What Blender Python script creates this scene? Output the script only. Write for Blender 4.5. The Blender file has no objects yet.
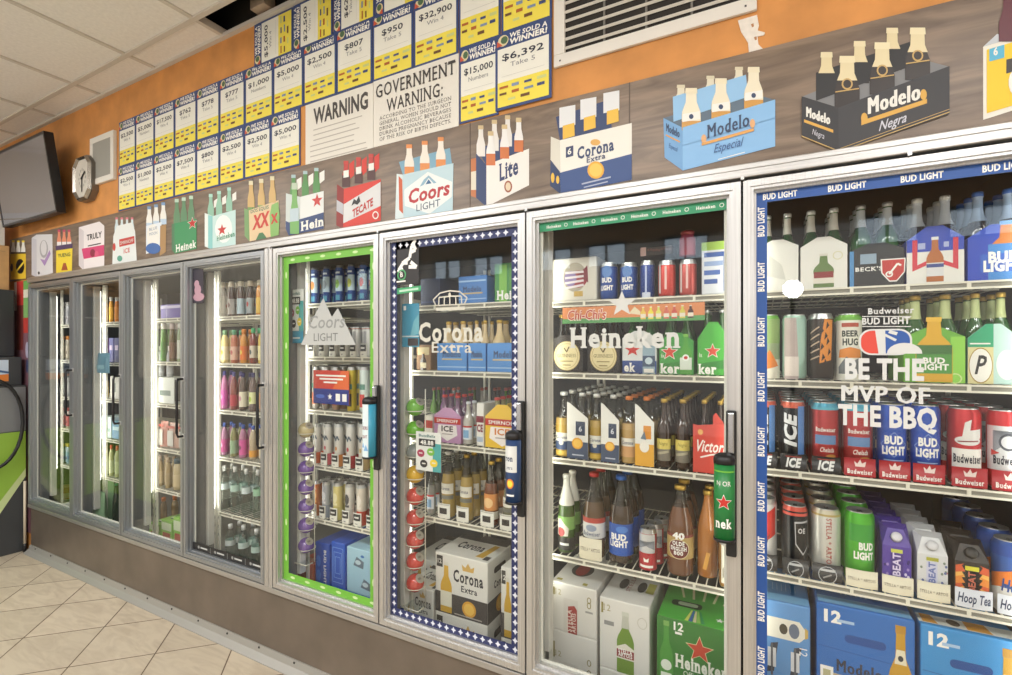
import bpy, bmesh, math, random
from mathutils import Vector, Matrix
random.seed(7)
scn = bpy.context.scene
col = scn.collection
# ---------------------------------------------------------------- camera
FOC, YAW, HOR, DIST, EYE = 490.0, math.radians(27.9), 349.0, 1.5, 1.43
CO, SI = math.cos(YAW), math.sin(YAW)
cam_d = bpy.data.cameras.new('camera'); cam = bpy.data.objects.new('camera', cam_d); col.objects.link(cam)
cam.location = (0, -DIST, EYE); cam.rotation_euler = (math.radians(90), 0, YAW)
cam_d.sensor_width = 36; cam_d.lens = 36 * FOC / 1012; cam_d.shift_y = (HOR - 337.5) / 1012
cam_d.clip_start = 0.01
scn.camera = cam
# ---------------------------------------------------------------- world, light, exposure
wd = bpy.data.worlds.new('world'); scn.world = wd; wd.use_nodes = True
wd.node_tree.nodes['Background'].inputs[0].default_value = (1, .97, .93, 1)
wd.node_tree.nodes['Background'].inputs[1].default_value = 0.55
vs = scn.view_settings
vs.view_transform = 'Standard'; vs.look = 'None'; vs.gamma = 1; vs.use_curve_mapping = False; vs.exposure = 0.0
scn.cycles.transparent_max_bounces = 24
scn.cycles.max_bounces = 8
scn.cycles.sample_clamp_indirect = 6
def area(name, loc, rot, sx, sy, power, colr=(1, .96, .9)):
    l = bpy.data.lights.new(name, 'AREA'); l.shape = 'RECTANGLE'; l.size = sx; l.size_y = sy; l.energy = power; l.color = colr
    o = bpy.data.objects.new(name, l); col.objects.link(o); o.location = loc; o.rotation_euler = rot
    return o
CEIL = 2.98
LAMPS = [(-4.4, -2.2), (-2.6, -2.2), (-.8, -2.2), (1.0, -2.2), (2.6, -2.2)]     # ceiling troffers over the aisle
for lx, ly in LAMPS:
    area('ceiling_lamp_light', (lx, ly, CEIL - .05), (0, 0, 0), 1.15, .55, 31 if lx > -2 else 40, (.97, .985, 1))
area('back_fill_light', (-1.4, -3.52, 1.55), (math.radians(90), 0, 0), 7.2, 1.9, 26, (.97, .985, 1))      # added broad fill light behind the camera, with no window of its own

# ---------------------------------------------------------------- helpers
def W(px, py, Y=0.0):
    """the point of the vertical plane y = Y (parallel to the coolers) seen at a pixel of the photograph -> (X, Z)"""
    t = (px - 506) / FOC; v = (HOR - py) / FOC; k = (Y + DIST) / (CO + t * SI)
    return (-SI + t * CO) * k, EYE + v * k
def WX(px, Y=0.0): return W(px, HOR, Y)[0]
def WZ(px, py, Y=0.0): return W(px, py, Y)[1]
def lin(c):
    if isinstance(c, str):
        c = c.lstrip('#'); c = [int(c[i:i + 2], 16) / 255 for i in (0, 2, 4)]
    return tuple((x / 12.92 if x <= .04045 else ((x + .055) / 1.055) ** 2.4) for x in c)
MC = {}
def M(c, rough=.45, metal=0.0, spec=.5, coat=0.0, emit=0.0, noise=0.0, nscale=30, trans=0.0, bump=0.0, stretch=None):
    key = (c, rough, metal, spec, coat, emit, noise, nscale, trans, bump, stretch)
    if key in MC: return MC[key]
    m = bpy.data.materials.new('paint_' + str(c).strip('#')); m.use_nodes = True
    nt = m.node_tree; b = nt.nodes['Principled BSDF']; L = lin(c)
    b.inputs['Base Color'].default_value = (*L, 1); b.inputs['Roughness'].default_value = rough
    b.inputs['Metallic'].default_value = metal; b.inputs['Specular IOR Level'].default_value = spec
    b.inputs['Coat Weight'].default_value = coat; b.inputs['Coat Roughness'].default_value = .08
    if trans: b.inputs['Transmission Weight'].default_value = trans; b.inputs['IOR'].default_value = 1.2
    if emit:
        b.inputs['Emission Color'].default_value = (*L, 1); b.inputs['Emission Strength'].default_value = emit
    if noise or bump:
        tc = nt.nodes.new('ShaderNodeTexCoord'); n = nt.nodes.new('ShaderNodeTexNoise'); n.inputs['Scale'].default_value = nscale
        n.inputs['Detail'].default_value = 5
        if stretch:
            mp = nt.nodes.new('ShaderNodeMapping'); mp.inputs['Scale'].default_value = stretch
            nt.links.new(tc.outputs['Object'], mp.inputs[0]); nt.links.new(mp.outputs[0], n.inputs['Vector'])
        else: nt.links.new(tc.outputs['Object'], n.inputs['Vector'])
        if noise:
            r = nt.nodes.new('ShaderNodeValToRGB')
            r.color_ramp.elements[0].position = .3; r.color_ramp.elements[1].position = .7
            r.color_ramp.elements[0].color = (*[x * (1 - noise) for x in L], 1)
            r.color_ramp.elements[1].color = (*[min(1, x * (1 + noise)) for x in L], 1)
            nt.links.new(n.outputs['Fac'], r.inputs[0]); nt.links.new(r.outputs[0], b.inputs['Base Color'])
        if bump:
            bp = nt.nodes.new('ShaderNodeBump'); bp.inputs['Strength'].default_value = bump; bp.inputs['Distance'].default_value = .01
            nt.links.new(n.outputs['Fac'], bp.inputs['Height']); nt.links.new(bp.outputs[0], b.inputs['Normal'])
    MC[key] = m
    return m
def glass_mat(name, tint=(1, 1, 1), refl=.04):
    """thin clear sheet: straight-through transmission plus a mirror reflection that grows with the angle (Schlick)"""
    m = bpy.data.materials.new(name); m.use_nodes = True; nt = m.node_tree; N = nt.nodes; N.clear()
    out = N.new('ShaderNodeOutputMaterial'); mix = N.new('ShaderNodeMixShader')
    tr = N.new('ShaderNodeBsdfTransparent'); tr.inputs[0].default_value = (*tint, 1)
    gl = N.new('ShaderNodeBsdfGlossy'); gl.inputs['Roughness'].default_value = .01
    ge = N.new('ShaderNodeNewGeometry'); dt = N.new('ShaderNodeVectorMath'); dt.operation = 'DOT_PRODUCT'
    nt.links.new(ge.outputs['Incoming'], dt.inputs[0]); nt.links.new(ge.outputs['Normal'], dt.inputs[1])
    def mth(op, a, bb=None):
        x = N.new('ShaderNodeMath'); x.operation = op
        for i, q in enumerate((a, bb)):
            if q is None: continue
            if hasattr(q, 'links'): nt.links.new(q, x.inputs[i])
            else: x.inputs[i].default_value = q
        return x.outputs[0]
    ab = mth('ABSOLUTE', dt.outputs['Value']); om = mth('SUBTRACT', 1.0, ab); pw = mth('POWER', om, 5.0)
    fac = mth('ADD', mth('MULTIPLY', pw, 1 - refl), refl)
    nt.links.new(fac, mix.inputs[0]); nt.links.new(tr.outputs[0], mix.inputs[1]); nt.links.new(gl.outputs[0], mix.inputs[2])
    nt.links.new(mix.outputs[0], out.inputs[0])
    return m
class MB:
    """collects shapes; build() links them as one mesh object"""
    def __init__(s): s.v, s.f, s.m, s.sm, s.mats = [], [], [], [], []
    def mi(s, mat):
        if mat not in s.mats: s.mats.append(mat)
        return s.mats.index(mat)
    def add(s, vs_, fs, mat, smooth=False):
        o = len(s.v); s.v += [tuple(p) for p in vs_]; k = s.mi(mat)
        for f in fs: s.f.append([i + o for i in f]); s.m.append(k); s.sm.append(smooth)
    def box(s, x0, x1, y0, y1, z0, z1, mat, bev=0.0, rot=None, piv=None):
        if bev:
            bm = bmesh.new(); bmesh.ops.create_cube(bm, size=1)
            for q in bm.verts: q.co = Vector(((x0 + x1) / 2 + q.co.x * (x1 - x0), (y0 + y1) / 2 + q.co.y * (y1 - y0), (z0 + z1) / 2 + q.co.z * (z1 - z0)))
            bmesh.ops.bevel(bm, geom=bm.edges[:], offset=bev, segments=2, profile=.5, affect='EDGES')
            bm.verts.index_update(); V = [q.co.copy() for q in bm.verts]; F = [[q.index for q in f.verts] for f in bm.faces]; bm.free()
        else:
            V = [Vector((x, y, z)) for x in (x0, x1) for y in (y0, y1) for z in (z0, z1)]
            F = [(0, 1, 3, 2), (4, 6, 7, 5), (0, 4, 5, 1), (2, 3, 7, 6), (0, 2, 6, 4), (1, 5, 7, 3)]
        if rot is not None:
            pv = Vector(piv); V = [pv + rot @ (q - pv) for q in V]
        s.add(V, F, mat)
    def lathe(s, prof, mat, seg=24, cx=0, cy=0, z=0, mats=None, cap0=True, cap1=True):
        n = len(prof); V = []
        for r, h in prof:
            for i in range(seg):
                a = 2 * math.pi * i / seg; V.append((cx + r * math.sin(a), cy - r * math.cos(a), z + h))
        for j in range(n - 1):
            mm = mats[j] if mats else mat
            s.add([], [], mm)
        o = len(s.v); s.v += V
        for j in range(n - 1):
            k = s.mi(mats[j] if mats else mat)
            for i in range(seg):
                i2 = (i + 1) % seg
                s.f.append([o + j * seg + i, o + j * seg + i2, o + (j + 1) * seg + i2, o + (j + 1) * seg + i]); s.m.append(k); s.sm.append(True)
        if cap0 and prof[0][0] > 0: s.f.append([o + i for i in range(seg)][::-1]); s.m.append(s.mi(mats[0] if mats else mat)); s.sm.append(False)
        if cap1 and prof[-1][0] > 0: s.f.append([o + (n - 1) * seg + i for i in range(seg)]); s.m.append(s.mi(mats[-1] if mats else mat)); s.sm.append(False)
    def tube(s, pts, r, mat, seg=6, closed=False):
        P = [Vector(p) for p in pts]; n = len(P); V = []
        for i, p in enumerate(P):
            a = P[i - 1] if (i or closed) else P[0]; b = P[(i + 1) % n] if (i < n - 1 or closed) else P[-1]
            d = (b - a).normalized(); up = Vector((0, 0, 1)) if abs(d.z) < .9 else Vector((1, 0, 0))
            e1 = d.cross(up).normalized(); e2 = d.cross(e1)
            for k in range(seg):
                q = 2 * math.pi * k / seg; V.append(p + e1 * r * math.cos(q) + e2 * r * math.sin(q))
        F = []
        for i in range(n if closed else n - 1):
            j = (i + 1) % n
            for k in range(seg): F.append((i * seg + k, i * seg + (k + 1) % seg, j * seg + (k + 1) % seg, j * seg + k))
        if not closed: F += [tuple(range(seg))[::-1], tuple((n - 1) * seg + k for k in range(seg))]
        s.add(V, F, mat, True)
    def prism(s, pts, y0, y1, mat):
        """polygon in x,z pushed from y0 to y1"""
        n = len(pts); V = [(x, y0, z) for x, z in pts] + [(x, y1, z) for x, z in pts]
        F = [tuple(range(n)), tuple(range(2 * n - 1, n - 1, -1))] + [(i, i + n, (i + 1) % n + n, (i + 1) % n) for i in range(n)]
        s.add(V, F, mat)
    def art(s, art, fn, cyl=False):
        done = []
        for V, F, mat, lay in sorted(art.items, key=lambda q: q[3]):       # each shape lies just above whatever it overlaps
            x0 = min(p[0] for p in V); x1 = max(p[0] for p in V); y0 = min(p[1] for p in V); y1 = max(p[1] for p in V)
            lay = 1 + max([l for a, b, c, d, l in done if a < x1 and b > x0 and c < y1 and d > y0], default=0); done.append((x0, x1, y0, y1, lay))
            if cyl: V, F = split(V, F, art.step)
            s.add([fn(u, v, lay) for u, v in V], F, mat)
    def build(s, name, parent=None, world=False, label=None):
        me = bpy.data.meshes.new(name)
        off = Vector((0, 0, 0))
        if world and parent is not None:
            q = parent
            while q is not None: off += q.location; q = q.parent
        me.from_pydata([tuple(Vector(p) - off) for p in s.v], [], s.f)
        for m in s.mats: me.materials.append(m)
        me.polygons.foreach_set('material_index', s.m); me.polygons.foreach_set('use_smooth', s.sm); me.update()
        o = bpy.data.objects.new(name, me); col.objects.link(o)
        if parent is not None: o.parent = parent
        if label: o['label'] = label
        return o
def split(V, F, step):
    V = [tuple(p) for p in V]; T = []
    for f in F:
        for i in range(1, len(f) - 1): T.append((f[0], f[i], f[i + 1]))
    out = []; cache = {}
    def mid(a, b):
        k = (min(a, b), max(a, b))
        if k not in cache: V.append(((V[a][0] + V[b][0]) / 2, (V[a][1] + V[b][1]) / 2)); cache[k] = len(V) - 1
        return cache[k]
    while T:
        a, b, c = T.pop()
        es = [(abs(V[a][0] - V[b][0]), a, b, c), (abs(V[b][0] - V[c][0]), b, c, a), (abs(V[c][0] - V[a][0]), c, a, b)]
        L, p, q, r = max(es)
        if L <= step: out.append((a, b, c)); continue
        m_ = mid(p, q); T += [(p, m_, r), (m_, q, r)]
    return V, out
TC = {}
def glyphs(txt, bold=0.0, shear=0.0, serif=False, space=1.0):
    key = (txt, bold, shear, serif, space)
    if key in TC: return TC[key]
    cu = bpy.data.curves.new('t', 'FONT'); cu.body = txt; cu.size = 1; cu.offset = bold; cu.shear = shear; cu.resolution_u = 2; cu.space_character = space
    ob = bpy.data.objects.new('t', cu); col.objects.link(ob)
    dg = bpy.context.evaluated_depsgraph_get(); ev = ob.evaluated_get(dg); me = ev.to_mesh()
    V = [(p.co.x, p.co.y) for p in me.vertices]; F = [tuple(p.vertices) for p in me.polygons]
    ev.to_mesh_clear(); bpy.data.objects.remove(ob); bpy.data.curves.remove(cu)
    H = .70; SV = []; SF = []
    if serif and V:     # slab feet on every straight stem end
        cnt = {}
        for f in F:
            for i in range(len(f)):
                a, b = f[i], f[(i + 1) % len(f)]; k = (min(a, b), max(a, b)); cnt[k] = cnt.get(k, 0) + 1
        nb = {}
        for (a, b), c in cnt.items():
            if c == 1: nb.setdefault(a, []).append(b); nb.setdefault(b, []).append(a)
        def stem(p, other, y):      # the outline leaves this corner straight up or down, as at a stem end
            for q in nb[p]:
                if q == other: continue
                dx, dy = V[q][0] - V[p][0], V[q][1] - V[p][1]
                return abs(dy) > .12 and abs(dx) < .06 * abs(dy) + .002
            return False
        for (a, b), c in list(cnt.items()):
            if c != 1: continue
            (x0, y0), (x1, y1) = V[a], V[b]
            if abs(y0 - y1) < .004 and .04 < abs(x0 - x1) < .26 and (stem(a, b, y0) or stem(b, a, y0)):
                lo, hi = min(x0, x1), max(x0, x1); o = len(SV)
                up = y0 > .25
                ya, yb = (y0 - .06, y0) if up else (y0, y0 + .06)
                SV += [(lo - .05, ya), (hi + .05, ya), (hi + .05, yb), (lo - .05, yb)]; SF.append((o, o + 1, o + 2, o + 3))
    if V:
        x0 = min(p[0] for p in V); x1 = max(p[0] for p in V)
        V = [((p[0] - x0) / H, p[1] / H) for p in V]; SV = [((p[0] - x0) / H, p[1] / H) for p in SV]; w = (x1 - x0) / H
    else: w = 0
    TC[key] = (V, F, w, SV, SF); return TC[key]
class Art:
    """flat print: coloured shapes in (u, v), stacked in thin layers"""
    def __init__(s, step=.006): s.items = []; s.step = step
    def poly(s, pts, mat, lay=1): s.items.append(([tuple(p) for p in pts], [tuple(range(len(pts)))], mat, lay))
    def rect(s, u0, v0, u1, v1, mat, lay=1): s.poly([(u0, v0), (u1, v0), (u1, v1), (u0, v1)], mat, lay)
    def ell(s, u, v, a, b, mat, lay=1, n=24): s.poly([(u + a * math.cos(6.28318 * i / n), v + b * math.sin(6.28318 * i / n)) for i in range(n)], mat, lay)
    def ring(s, u, v, a, b, w, mat, lay=1, n=24):
        V = []; F = []
        for i in range(n):
            q = 6.28318 * i / n; V += [(u + a * math.cos(q), v + b * math.sin(q)), (u + (a - w) * math.cos(q), v + (b - w) * math.sin(q))]
            j = (i + 1) % n; F.append((2 * i, 2 * j, 2 * j + 1, 2 * i + 1))
        s.items.append((V, F, mat, lay))
    def star(s, u, v, r, mat, lay=1, sy=1.0, sx=1.0):
        P = [(u + sx * (r if i % 2 == 0 else r * .42) * math.sin(i * math.pi / 5), v + sy * (r if i % 2 == 0 else r * .42) * math.cos(i * math.pi / 5)) for i in range(10)]
        V = P + [(u, v)]; s.items.append((V, [(i, (i + 1) % 10, 10) for i in range(10)], mat, lay))
    def line(s, u0, v0, u1, v1, w, mat, lay=1):
        d = Vector((u1 - u0, v1 - v0)).normalized() * w / 2; n = Vector((-d.y, d.x))
        s.poly([(u0 + n.x, v0 + n.y), (u0 - n.x, v0 - n.y), (u1 - n.x, v1 - n.y), (u1 + n.x, v1 + n.y)], mat, lay)
    def path(s, pts, w, mat, lay=1):
        for a, b in zip(pts, pts[1:]): s.line(*a, *b, w, mat, lay)
    def text(s, t, u, v, h, mat, lay=3, w=None, al='c', rot=0.0, bold=0.0, shear=0.0, serif=False, space=1.0, skew=0.0):
        V, F, ww, SV, SF = glyphs(t, 0 if 'M' in t else bold, shear, serif, space + (.1 if serif else 0) + bold * 1.5)
        if 'M' in t and bold: nudge = bold * h * 1.1
        else: nudge = 0
        if not F: return
        sx = h if w is None else w / ww
        x0 = {'l': 0, 'c': -ww * sx / 2, 'r': -ww * sx}[al]; c, q = math.cos(rot), math.sin(rot)
        def place(P):
            out = []
            for x, y in P: X = x * sx + x0; Y = y * h + X * skew; out.append((u + X * c - Y * q, v + X * q + Y * c))
            return out
        for k in ((0, -1, 1) if nudge else (0,)): s.items.append(([(a + k * nudge * c, b + k * nudge * q) for a, b in place(V)], F, mat, lay + .1 * abs(k) + .05 * (k > 0)))
        if SF: s.items.append((place(SV), SF, mat, lay + .5))
    def bottle(s, u, v, h, w, glass, label, cap, lay=2, liquid=None):
        """a picture of a longneck bottle standing at u, v"""
        a = w / 2; P = [(-a, 0), (a, 0), (a, .52 * h), (a * .85, .6 * h), (a * .42, .72 * h), (a * .36, .93 * h), (-a * .36, .93 * h), (-a * .42, .72 * h), (-a * .85, .6 * h), (-a, .52 * h)]
        s.poly([(u + x, v + y) for x, y in P], glass, lay)
        if label: s.rect(u - a, v + .12 * h, u + a, v + .42 * h, label, lay + 1)
        s.rect(u - a * .42, v + .93 * h, u + a * .42, v + h, cap, lay + 1)
def flat(Y, e=.0004): return lambda u, v, l: (u, Y - l * e, v)
def cyl(r, z0=0, e=.0004, cx=0, cy=0, a0=0.0):
    def f(u, v, l):
        a = u / r + a0; q = r + l * e; return (cx + q * math.sin(a), cy - q * math.cos(a), z0 + v)
    return f
def thing(name, label, cat, loc=(0, 0, 0), group=None, rz=0):
    o = bpy.data.objects.new(name, None); o.empty_display_size = .05; col.objects.link(o); o.location = loc; o.rotation_euler = (0, 0, rz)
    o['label'] = label; o['category'] = cat
    if group: o['group'] = group
    return o
def kids(o): return [c for c in bpy.data.objects if c.parent is o]
CH = {}
def dup(root, loc, label, tree=None):
    r = root.copy(); col.objects.link(r); r.location = loc; r['label'] = label
    for ch, gs in tree:
        c = ch.copy(); col.objects.link(c); c.parent = r
        for g in gs:
            d = g.copy(); col.objects.link(d); d.parent = c
    return r
ORD = ['front', 'second', 'third', 'fourth', 'fifth', 'sixth', 'seventh']
def tree_of(root): return [(c, list(c.children)) for c in root.children]
# ---------------------------------------------------------------- colours
WHITE = M('f2f1ec', .5); PAPER = M('e9e7dc', .6); BLACK = M('17171a', .4); DGREY = M('3a3b3d', .5); NAVY = M('1d2f55', .45)
RED = M('c0322c', .4); BLUE = M('1f4fa3', .4); LBLUE = M('7fb0da', .45); GREEN = M('2f8a45', .4); LIME = M('6db33f', .4); GOLD = M('c9a14a', .35, .4)
YELLOW = M('f0d84a', .5); ORANGE = M('dd8134', .45); CREAM = M('e6dfc4', .5); GREY = M('9a9c9c', .5); SILVER = M('c9cccd', .3, .7); PURPLE = M('5d4596', .4)
TEAL = M('2d93a6', .45); PINK = M('c95488', .45); BROWN = M('6a4a33', .5); DRED = M('7d1f22', .4); FROST = M('dcdedb', .6); DGREEN = M('1f5c34', .4)
ALU = M('b9b8b6', .38, .8, noise=.08, nscale=8, stretch=(.4, 30, 30))
ALUV = M('c6c6c5', .36, .8, noise=.1, nscale=8, stretch=(30, 30, .4))
STEEL = M('a3a8ad', .36, .8, noise=.05, nscale=8, stretch=(30, 30, .4))
KICK = M('7c7268', .42, .55, noise=.14, nscale=5)
RUBBER = M('1c1c1d', .6); WIRE = M('e4e1d2', .4); POST = M('eceade', .45)
PANE = glass_mat('door_glass', (.985, .995, .99), .03)
CLEAR = glass_mat('clear_plastic', (.93, .96, .96), .05)

# ---------------------------------------------------------------- the room
def struct(name, mb, parent=None):
    o = mb.build(name, parent)
    if parent is None: o['kind'] = 'structure'
    return o
X0, X1, YB = -5.6, 3.4, -3.6
def floor_mat():
    m = bpy.data.materials.new('floor_tiles'); m.use_nodes = True; nt = m.node_tree; N = nt.nodes; b = N['Principled BSDF']
    ge = N.new('ShaderNodeNewGeometry'); sp = N.new('ShaderNodeSeparateXYZ'); nt.links.new(ge.outputs['Position'], sp.inputs[0])
    def mth(op, a, c=None):
        x = N.new('ShaderNodeMath'); x.operation = op
        for i, q in enumerate((a, c)):
            if q is None: continue
            if hasattr(q, 'links'): nt.links.new(q, x.inputs[i])
            else: x.inputs[i].default_value = q
        return x.outputs[0]
    a = mth('DIVIDE', mth('ADD', mth('ADD', sp.outputs[0], sp.outputs[1]), 2.295), .475)
    c = mth('DIVIDE', mth('ADD', mth('SUBTRACT', sp.outputs[0], sp.outputs[1]), 2.295), .475)
    g = mth('LESS_THAN', mth('MINIMUM', mth('PINGPONG', a, .5), mth('PINGPONG', c, .5)), .0085)
    cv = N.new('ShaderNodeCombineXYZ'); nt.links.new(mth('FLOOR', a), cv.inputs[0]); nt.links.new(mth('FLOOR', c), cv.inputs[1])
    wn = N.new('ShaderNodeTexWhiteNoise'); nt.links.new(cv.outputs[0], wn.inputs['Vector'])
    no = N.new('ShaderNodeTexNoise'); no.inputs['Scale'].default_value = 3.5; no.inputs['Detail'].default_value = 8; no.inputs['Distortion'].default_value = 2.2
    mp = N.new('ShaderNodeMapping'); mp.inputs['Rotation'].default_value = (0, 0, .8); mp.inputs['Scale'].default_value = (1, 4, 1)
    nt.links.new(ge.outputs['Position'], mp.inputs[0]); nt.links.new(mp.outputs[0], no.inputs['Vector'])
    r = N.new('ShaderNodeValToRGB'); r.color_ramp.elements[0].position = .33; r.color_ramp.elements[1].position = .6
    r.color_ramp.elements[0].color = (*lin('b6a995'), 1); r.color_ramp.elements[1].color = (*lin('c4b8a3'), 1)
    nt.links.new(no.outputs['Fac'], r.inputs[0])
    hv = N.new('ShaderNodeHueSaturation'); nt.links.new(r.outputs[0], hv.inputs['Color']); nt.links.new(mth('ADD', mth('MULTIPLY', wn.outputs['Value'], .12), .94), hv.inputs['Value'])
    mx = N.new('ShaderNodeMixRGB'); nt.links.new(g, mx.inputs[0]); nt.links.new(hv.outputs[0], mx.inputs[1]); mx.inputs[2].default_value = (*lin('5d4c3b'), 1)
    nt.links.new(mx.outputs[0], b.inputs['Base Color']); b.inputs['Roughness'].default_value = .42
    bp = N.new('ShaderNodeBump'); bp.inputs['Strength'].default_value = .25; bp.inputs['Distance'].default_value = .004
    nt.links.new(mth('SUBTRACT', mth('MULTIPLY', no.outputs['Fac'], .6), g), bp.inputs['Height']); nt.links.new(bp.outputs[0], b.inputs['Normal'])
    return m
mb = MB(); mb.box(X0, X1, YB, 1.6, -.1, 0, floor_mat()); struct('floor', mb)
TILE = M('e6e3de', .8, noise=.05, nscale=60, bump=.08); GRID = M('c9c3ba', .5)
GX = [-5.39, -4.79, -4.185, -3.58, -2.975, -2.37, -1.77, -1.17, -.57, .03, .63, 1.23, 1.83, 2.43, 3.03]
GY = [-.154, -1.373, -2.592]
ex = [X0] + GX + [X1]; ey = [.0] + GY + [YB]
mb = MB(); gb = MB(); lb_cells = []
for i in range(len(ex) - 1):
    for j in range(len(ey) - 1):
        if j == 0 and ex[i] >= -2.4 and ex[i] < -1.3: continue           # the missing strip of tiles above the wall
        mb.box(ex[i] + .004, ex[i + 1] - .004, ey[j + 1] + .004, ey[j] - .004, CEIL + .004, CEIL + .02, TILE)
for x in GX: gb.box(x - .011, x + .011, YB, 0, CEIL - .004, CEIL + .03, GRID)
for y in GY: gb.box(X0, X1, y - .012, y + .012, CEIL - .006, CEIL + .032, GRID)
gb.box(X0, X1, -.022, 0, CEIL - .012, CEIL + .006, GRID)
ce = struct('ceiling', mb); struct('ceiling_grid', gb, ce)
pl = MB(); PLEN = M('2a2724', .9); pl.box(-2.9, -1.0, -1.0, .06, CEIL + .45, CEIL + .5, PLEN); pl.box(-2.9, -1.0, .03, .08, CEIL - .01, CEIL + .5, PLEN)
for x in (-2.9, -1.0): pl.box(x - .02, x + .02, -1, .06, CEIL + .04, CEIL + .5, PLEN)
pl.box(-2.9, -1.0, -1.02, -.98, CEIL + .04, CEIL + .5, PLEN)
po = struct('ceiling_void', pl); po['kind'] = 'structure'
st = thing('roof_stud', 'bare grey wooden stud seen through the gap of the missing ceiling tile', 'timber', (-2.06, -.02, CEIL + .02))
mb = MB(); mb.box(-.05, .05, -.03, .03, .0, .42, M('a3917e', .8, noise=.25, nscale=12), bev=.004); mb.build('stud', st)
mb = MB(); mb.box(-.07, .07, -.035, .03, .2, .26, M('8d7a68', .8, noise=.2, nscale=12), bev=.003); mb.build('cross_brace', st)
# front wall: plain from the floor strip to the ceiling where no cooler stands, orange plaster above
OW = M('cd8d4c', .62, noise=.15, nscale=7, bump=.1)
mb = MB(); mb.box(X0, X1, 0.0, .06, 1.93, CEIL + .02, OW); mb.box(X0, -4.6, .0, .06, 0, 1.93, OW); mb.box(.68, X1, .0, .06, 0, 1.93, OW)
wf = struct('wall_front', mb)
pp = MB(); PLA = M('e3ddd4', .9, noise=.08, nscale=50, bump=.3)
pts = [W(x, y) for x, y in ((738, 21), (757, 15.5), (759, 26), (757.5, 31), (765, 33), (764, 35.5), (757.5, 37), (758.5, 45), (763, 49.5), (749, 54), (748, 43), (741, 32))]
pp.prism(pts, -.003, .0, PLA)
for x, y in ((751, 25), (754, 38)): pp.prism([W(x, y), W(x + 2.5, y - 1), W(x + 3, y + 2), W(x + 1, y + 3)], -.0036, -.003, M('b3835a', .8))
pp.build('plaster_patch', wf)
WALL = M('d8cfc0', .7, noise=.04, nscale=4)
mb = MB(); mb.box(X0 - .06, X0, YB, .06, 0, CEIL + .02, WALL); struct('wall_left', mb)
mb = MB(); mb.box(X1, X1 + .06, YB, 1.6, 0, CEIL + .02, WALL); struct('wall_right', mb)
# back wall behind the photographer, orange above, high window band whose reflections show in the doors
bw = MB(); BWM = M('a89c8d', .7, noise=.05, nscale=4); OB = M('a58a6a', .6)
WZ0, WZ1 = 2.3, 2.56
bw.box(X0, X1, YB - .06, YB, 0, WZ0, BWM); bw.box(X0, X1, YB - .06, YB, WZ1, CEIL + .02, OB)
wins = [-4.9, -4.3, -3.55, -2.95, -2.1, -1.5, -.7, .9, 1.5, 2.5]
edges = [X0] + [q for w in wins for q in (w - .22, w + .22)] + [X1]
for i in range(0, len(edges), 2): bw.box(edges[i], edges[i + 1], YB - .06, YB, WZ0, WZ1, BWM)
struct('wall_back', bw)
SKYW = M('cfe3f5', .5, emit=3.2)
for i, w in enumerate(wins):
    mb = MB()
    for a, b_, c, d in ((w - .22, w + .22, WZ0, WZ0 + .02), (w - .22, w + .22, WZ1 - .02, WZ1), (w - .22, w - .2, WZ0 + .02, WZ1 - .02), (w + .2, w + .22, WZ0 + .02, WZ1 - .02), (w - .008, w + .008, WZ0 + .02, WZ1 - .02)):
        mb.box(a, b_, YB - .04, YB + .01, c, d, DGREY)
    o = struct('window_%d' % (i + 1), mb)
    mb = MB(); mb.box(w - .2, w + .2, YB - .05, YB - .045, WZ0 + .02, WZ1 - .02, SKYW); mb.build('daylight_pane', o)
LAMPM = M('fff6e6', .5, emit=5)
for i, (lx, ly) in enumerate(LAMPS):
    t = thing('ceiling_light', ['white flat ceiling light over the far end of the aisle', 'white flat ceiling light over the middle of the aisle', 'white flat ceiling light behind the camera', 'white flat ceiling light right of the camera', 'white flat ceiling light by the right wall'][i], 'light', (lx, ly, CEIL - .03), 'ceiling lights over the aisle')
    mb = MB(); mb.box(-.61, .61, -.3, .3, .0, .026, WHITE); mb.build('lamp_frame', t)
    mb = MB(); mb.box(-.57, .57, -.26, .26, -.006, -.0005, LAMPM); mb.build('diffuser', t)

# ---------------------------------------------------------------- cooler front
ZH0, ZH1 = 1.892, 1.93             # header trim
ZS0, ZS1 = .318, .343              # sill ledge
ZD0, ZD1 = .349, 1.884             # doors
BX = [-4.578, -3.93, -3.312, -2.684, -2.036, -1.978, -1.345, -.7044, -.056, .60]
BAYS = [(BX[0], BX[1]), (BX[1], BX[2]), (BX[2], BX[3]), (BX[3], BX[4]), (BX[5], BX[6]), (BX[6], BX[7]), (BX[7], BX[8]), (BX[8], BX[9])]
XL, XR = -4.584, .66
cc = thing('cooler_case', 'long stainless steel cooler front carrying eight glass doors under the wood banner', 'cooler', ((XL + XR) / 2, 0, 0))
def cpart(mb, n): return mb.build(n, cc, True)
mb = MB(); mb.box(XL, XR, -.034, .05, ZH0, ZH1, ALU, bev=.003); mb.box(XL, XR, -.037, -.034, ZH0 + .022, ZH0 + .026, ALU)
for x in (-1.99, -1.345, -.7, -.055, .3): mb.box(x - .004, x + .004, -.038, -.03, ZH0 - .006, ZH0 + .002, SILVER)
cpart(mb, 'header_trim')
mb = MB(); mb.box(XL, XR, -.03, .05, ZS0, ZS1, ALU, bev=.003); cpart(mb, 'sill_trim')
mb = MB(); mb.box(XL, XR, -.012, .03, .05, ZS0, KICK)
cpart(mb, 'kick_panel')
mb = MB(); BT = M('a6a5a0', .45, .4)
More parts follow.
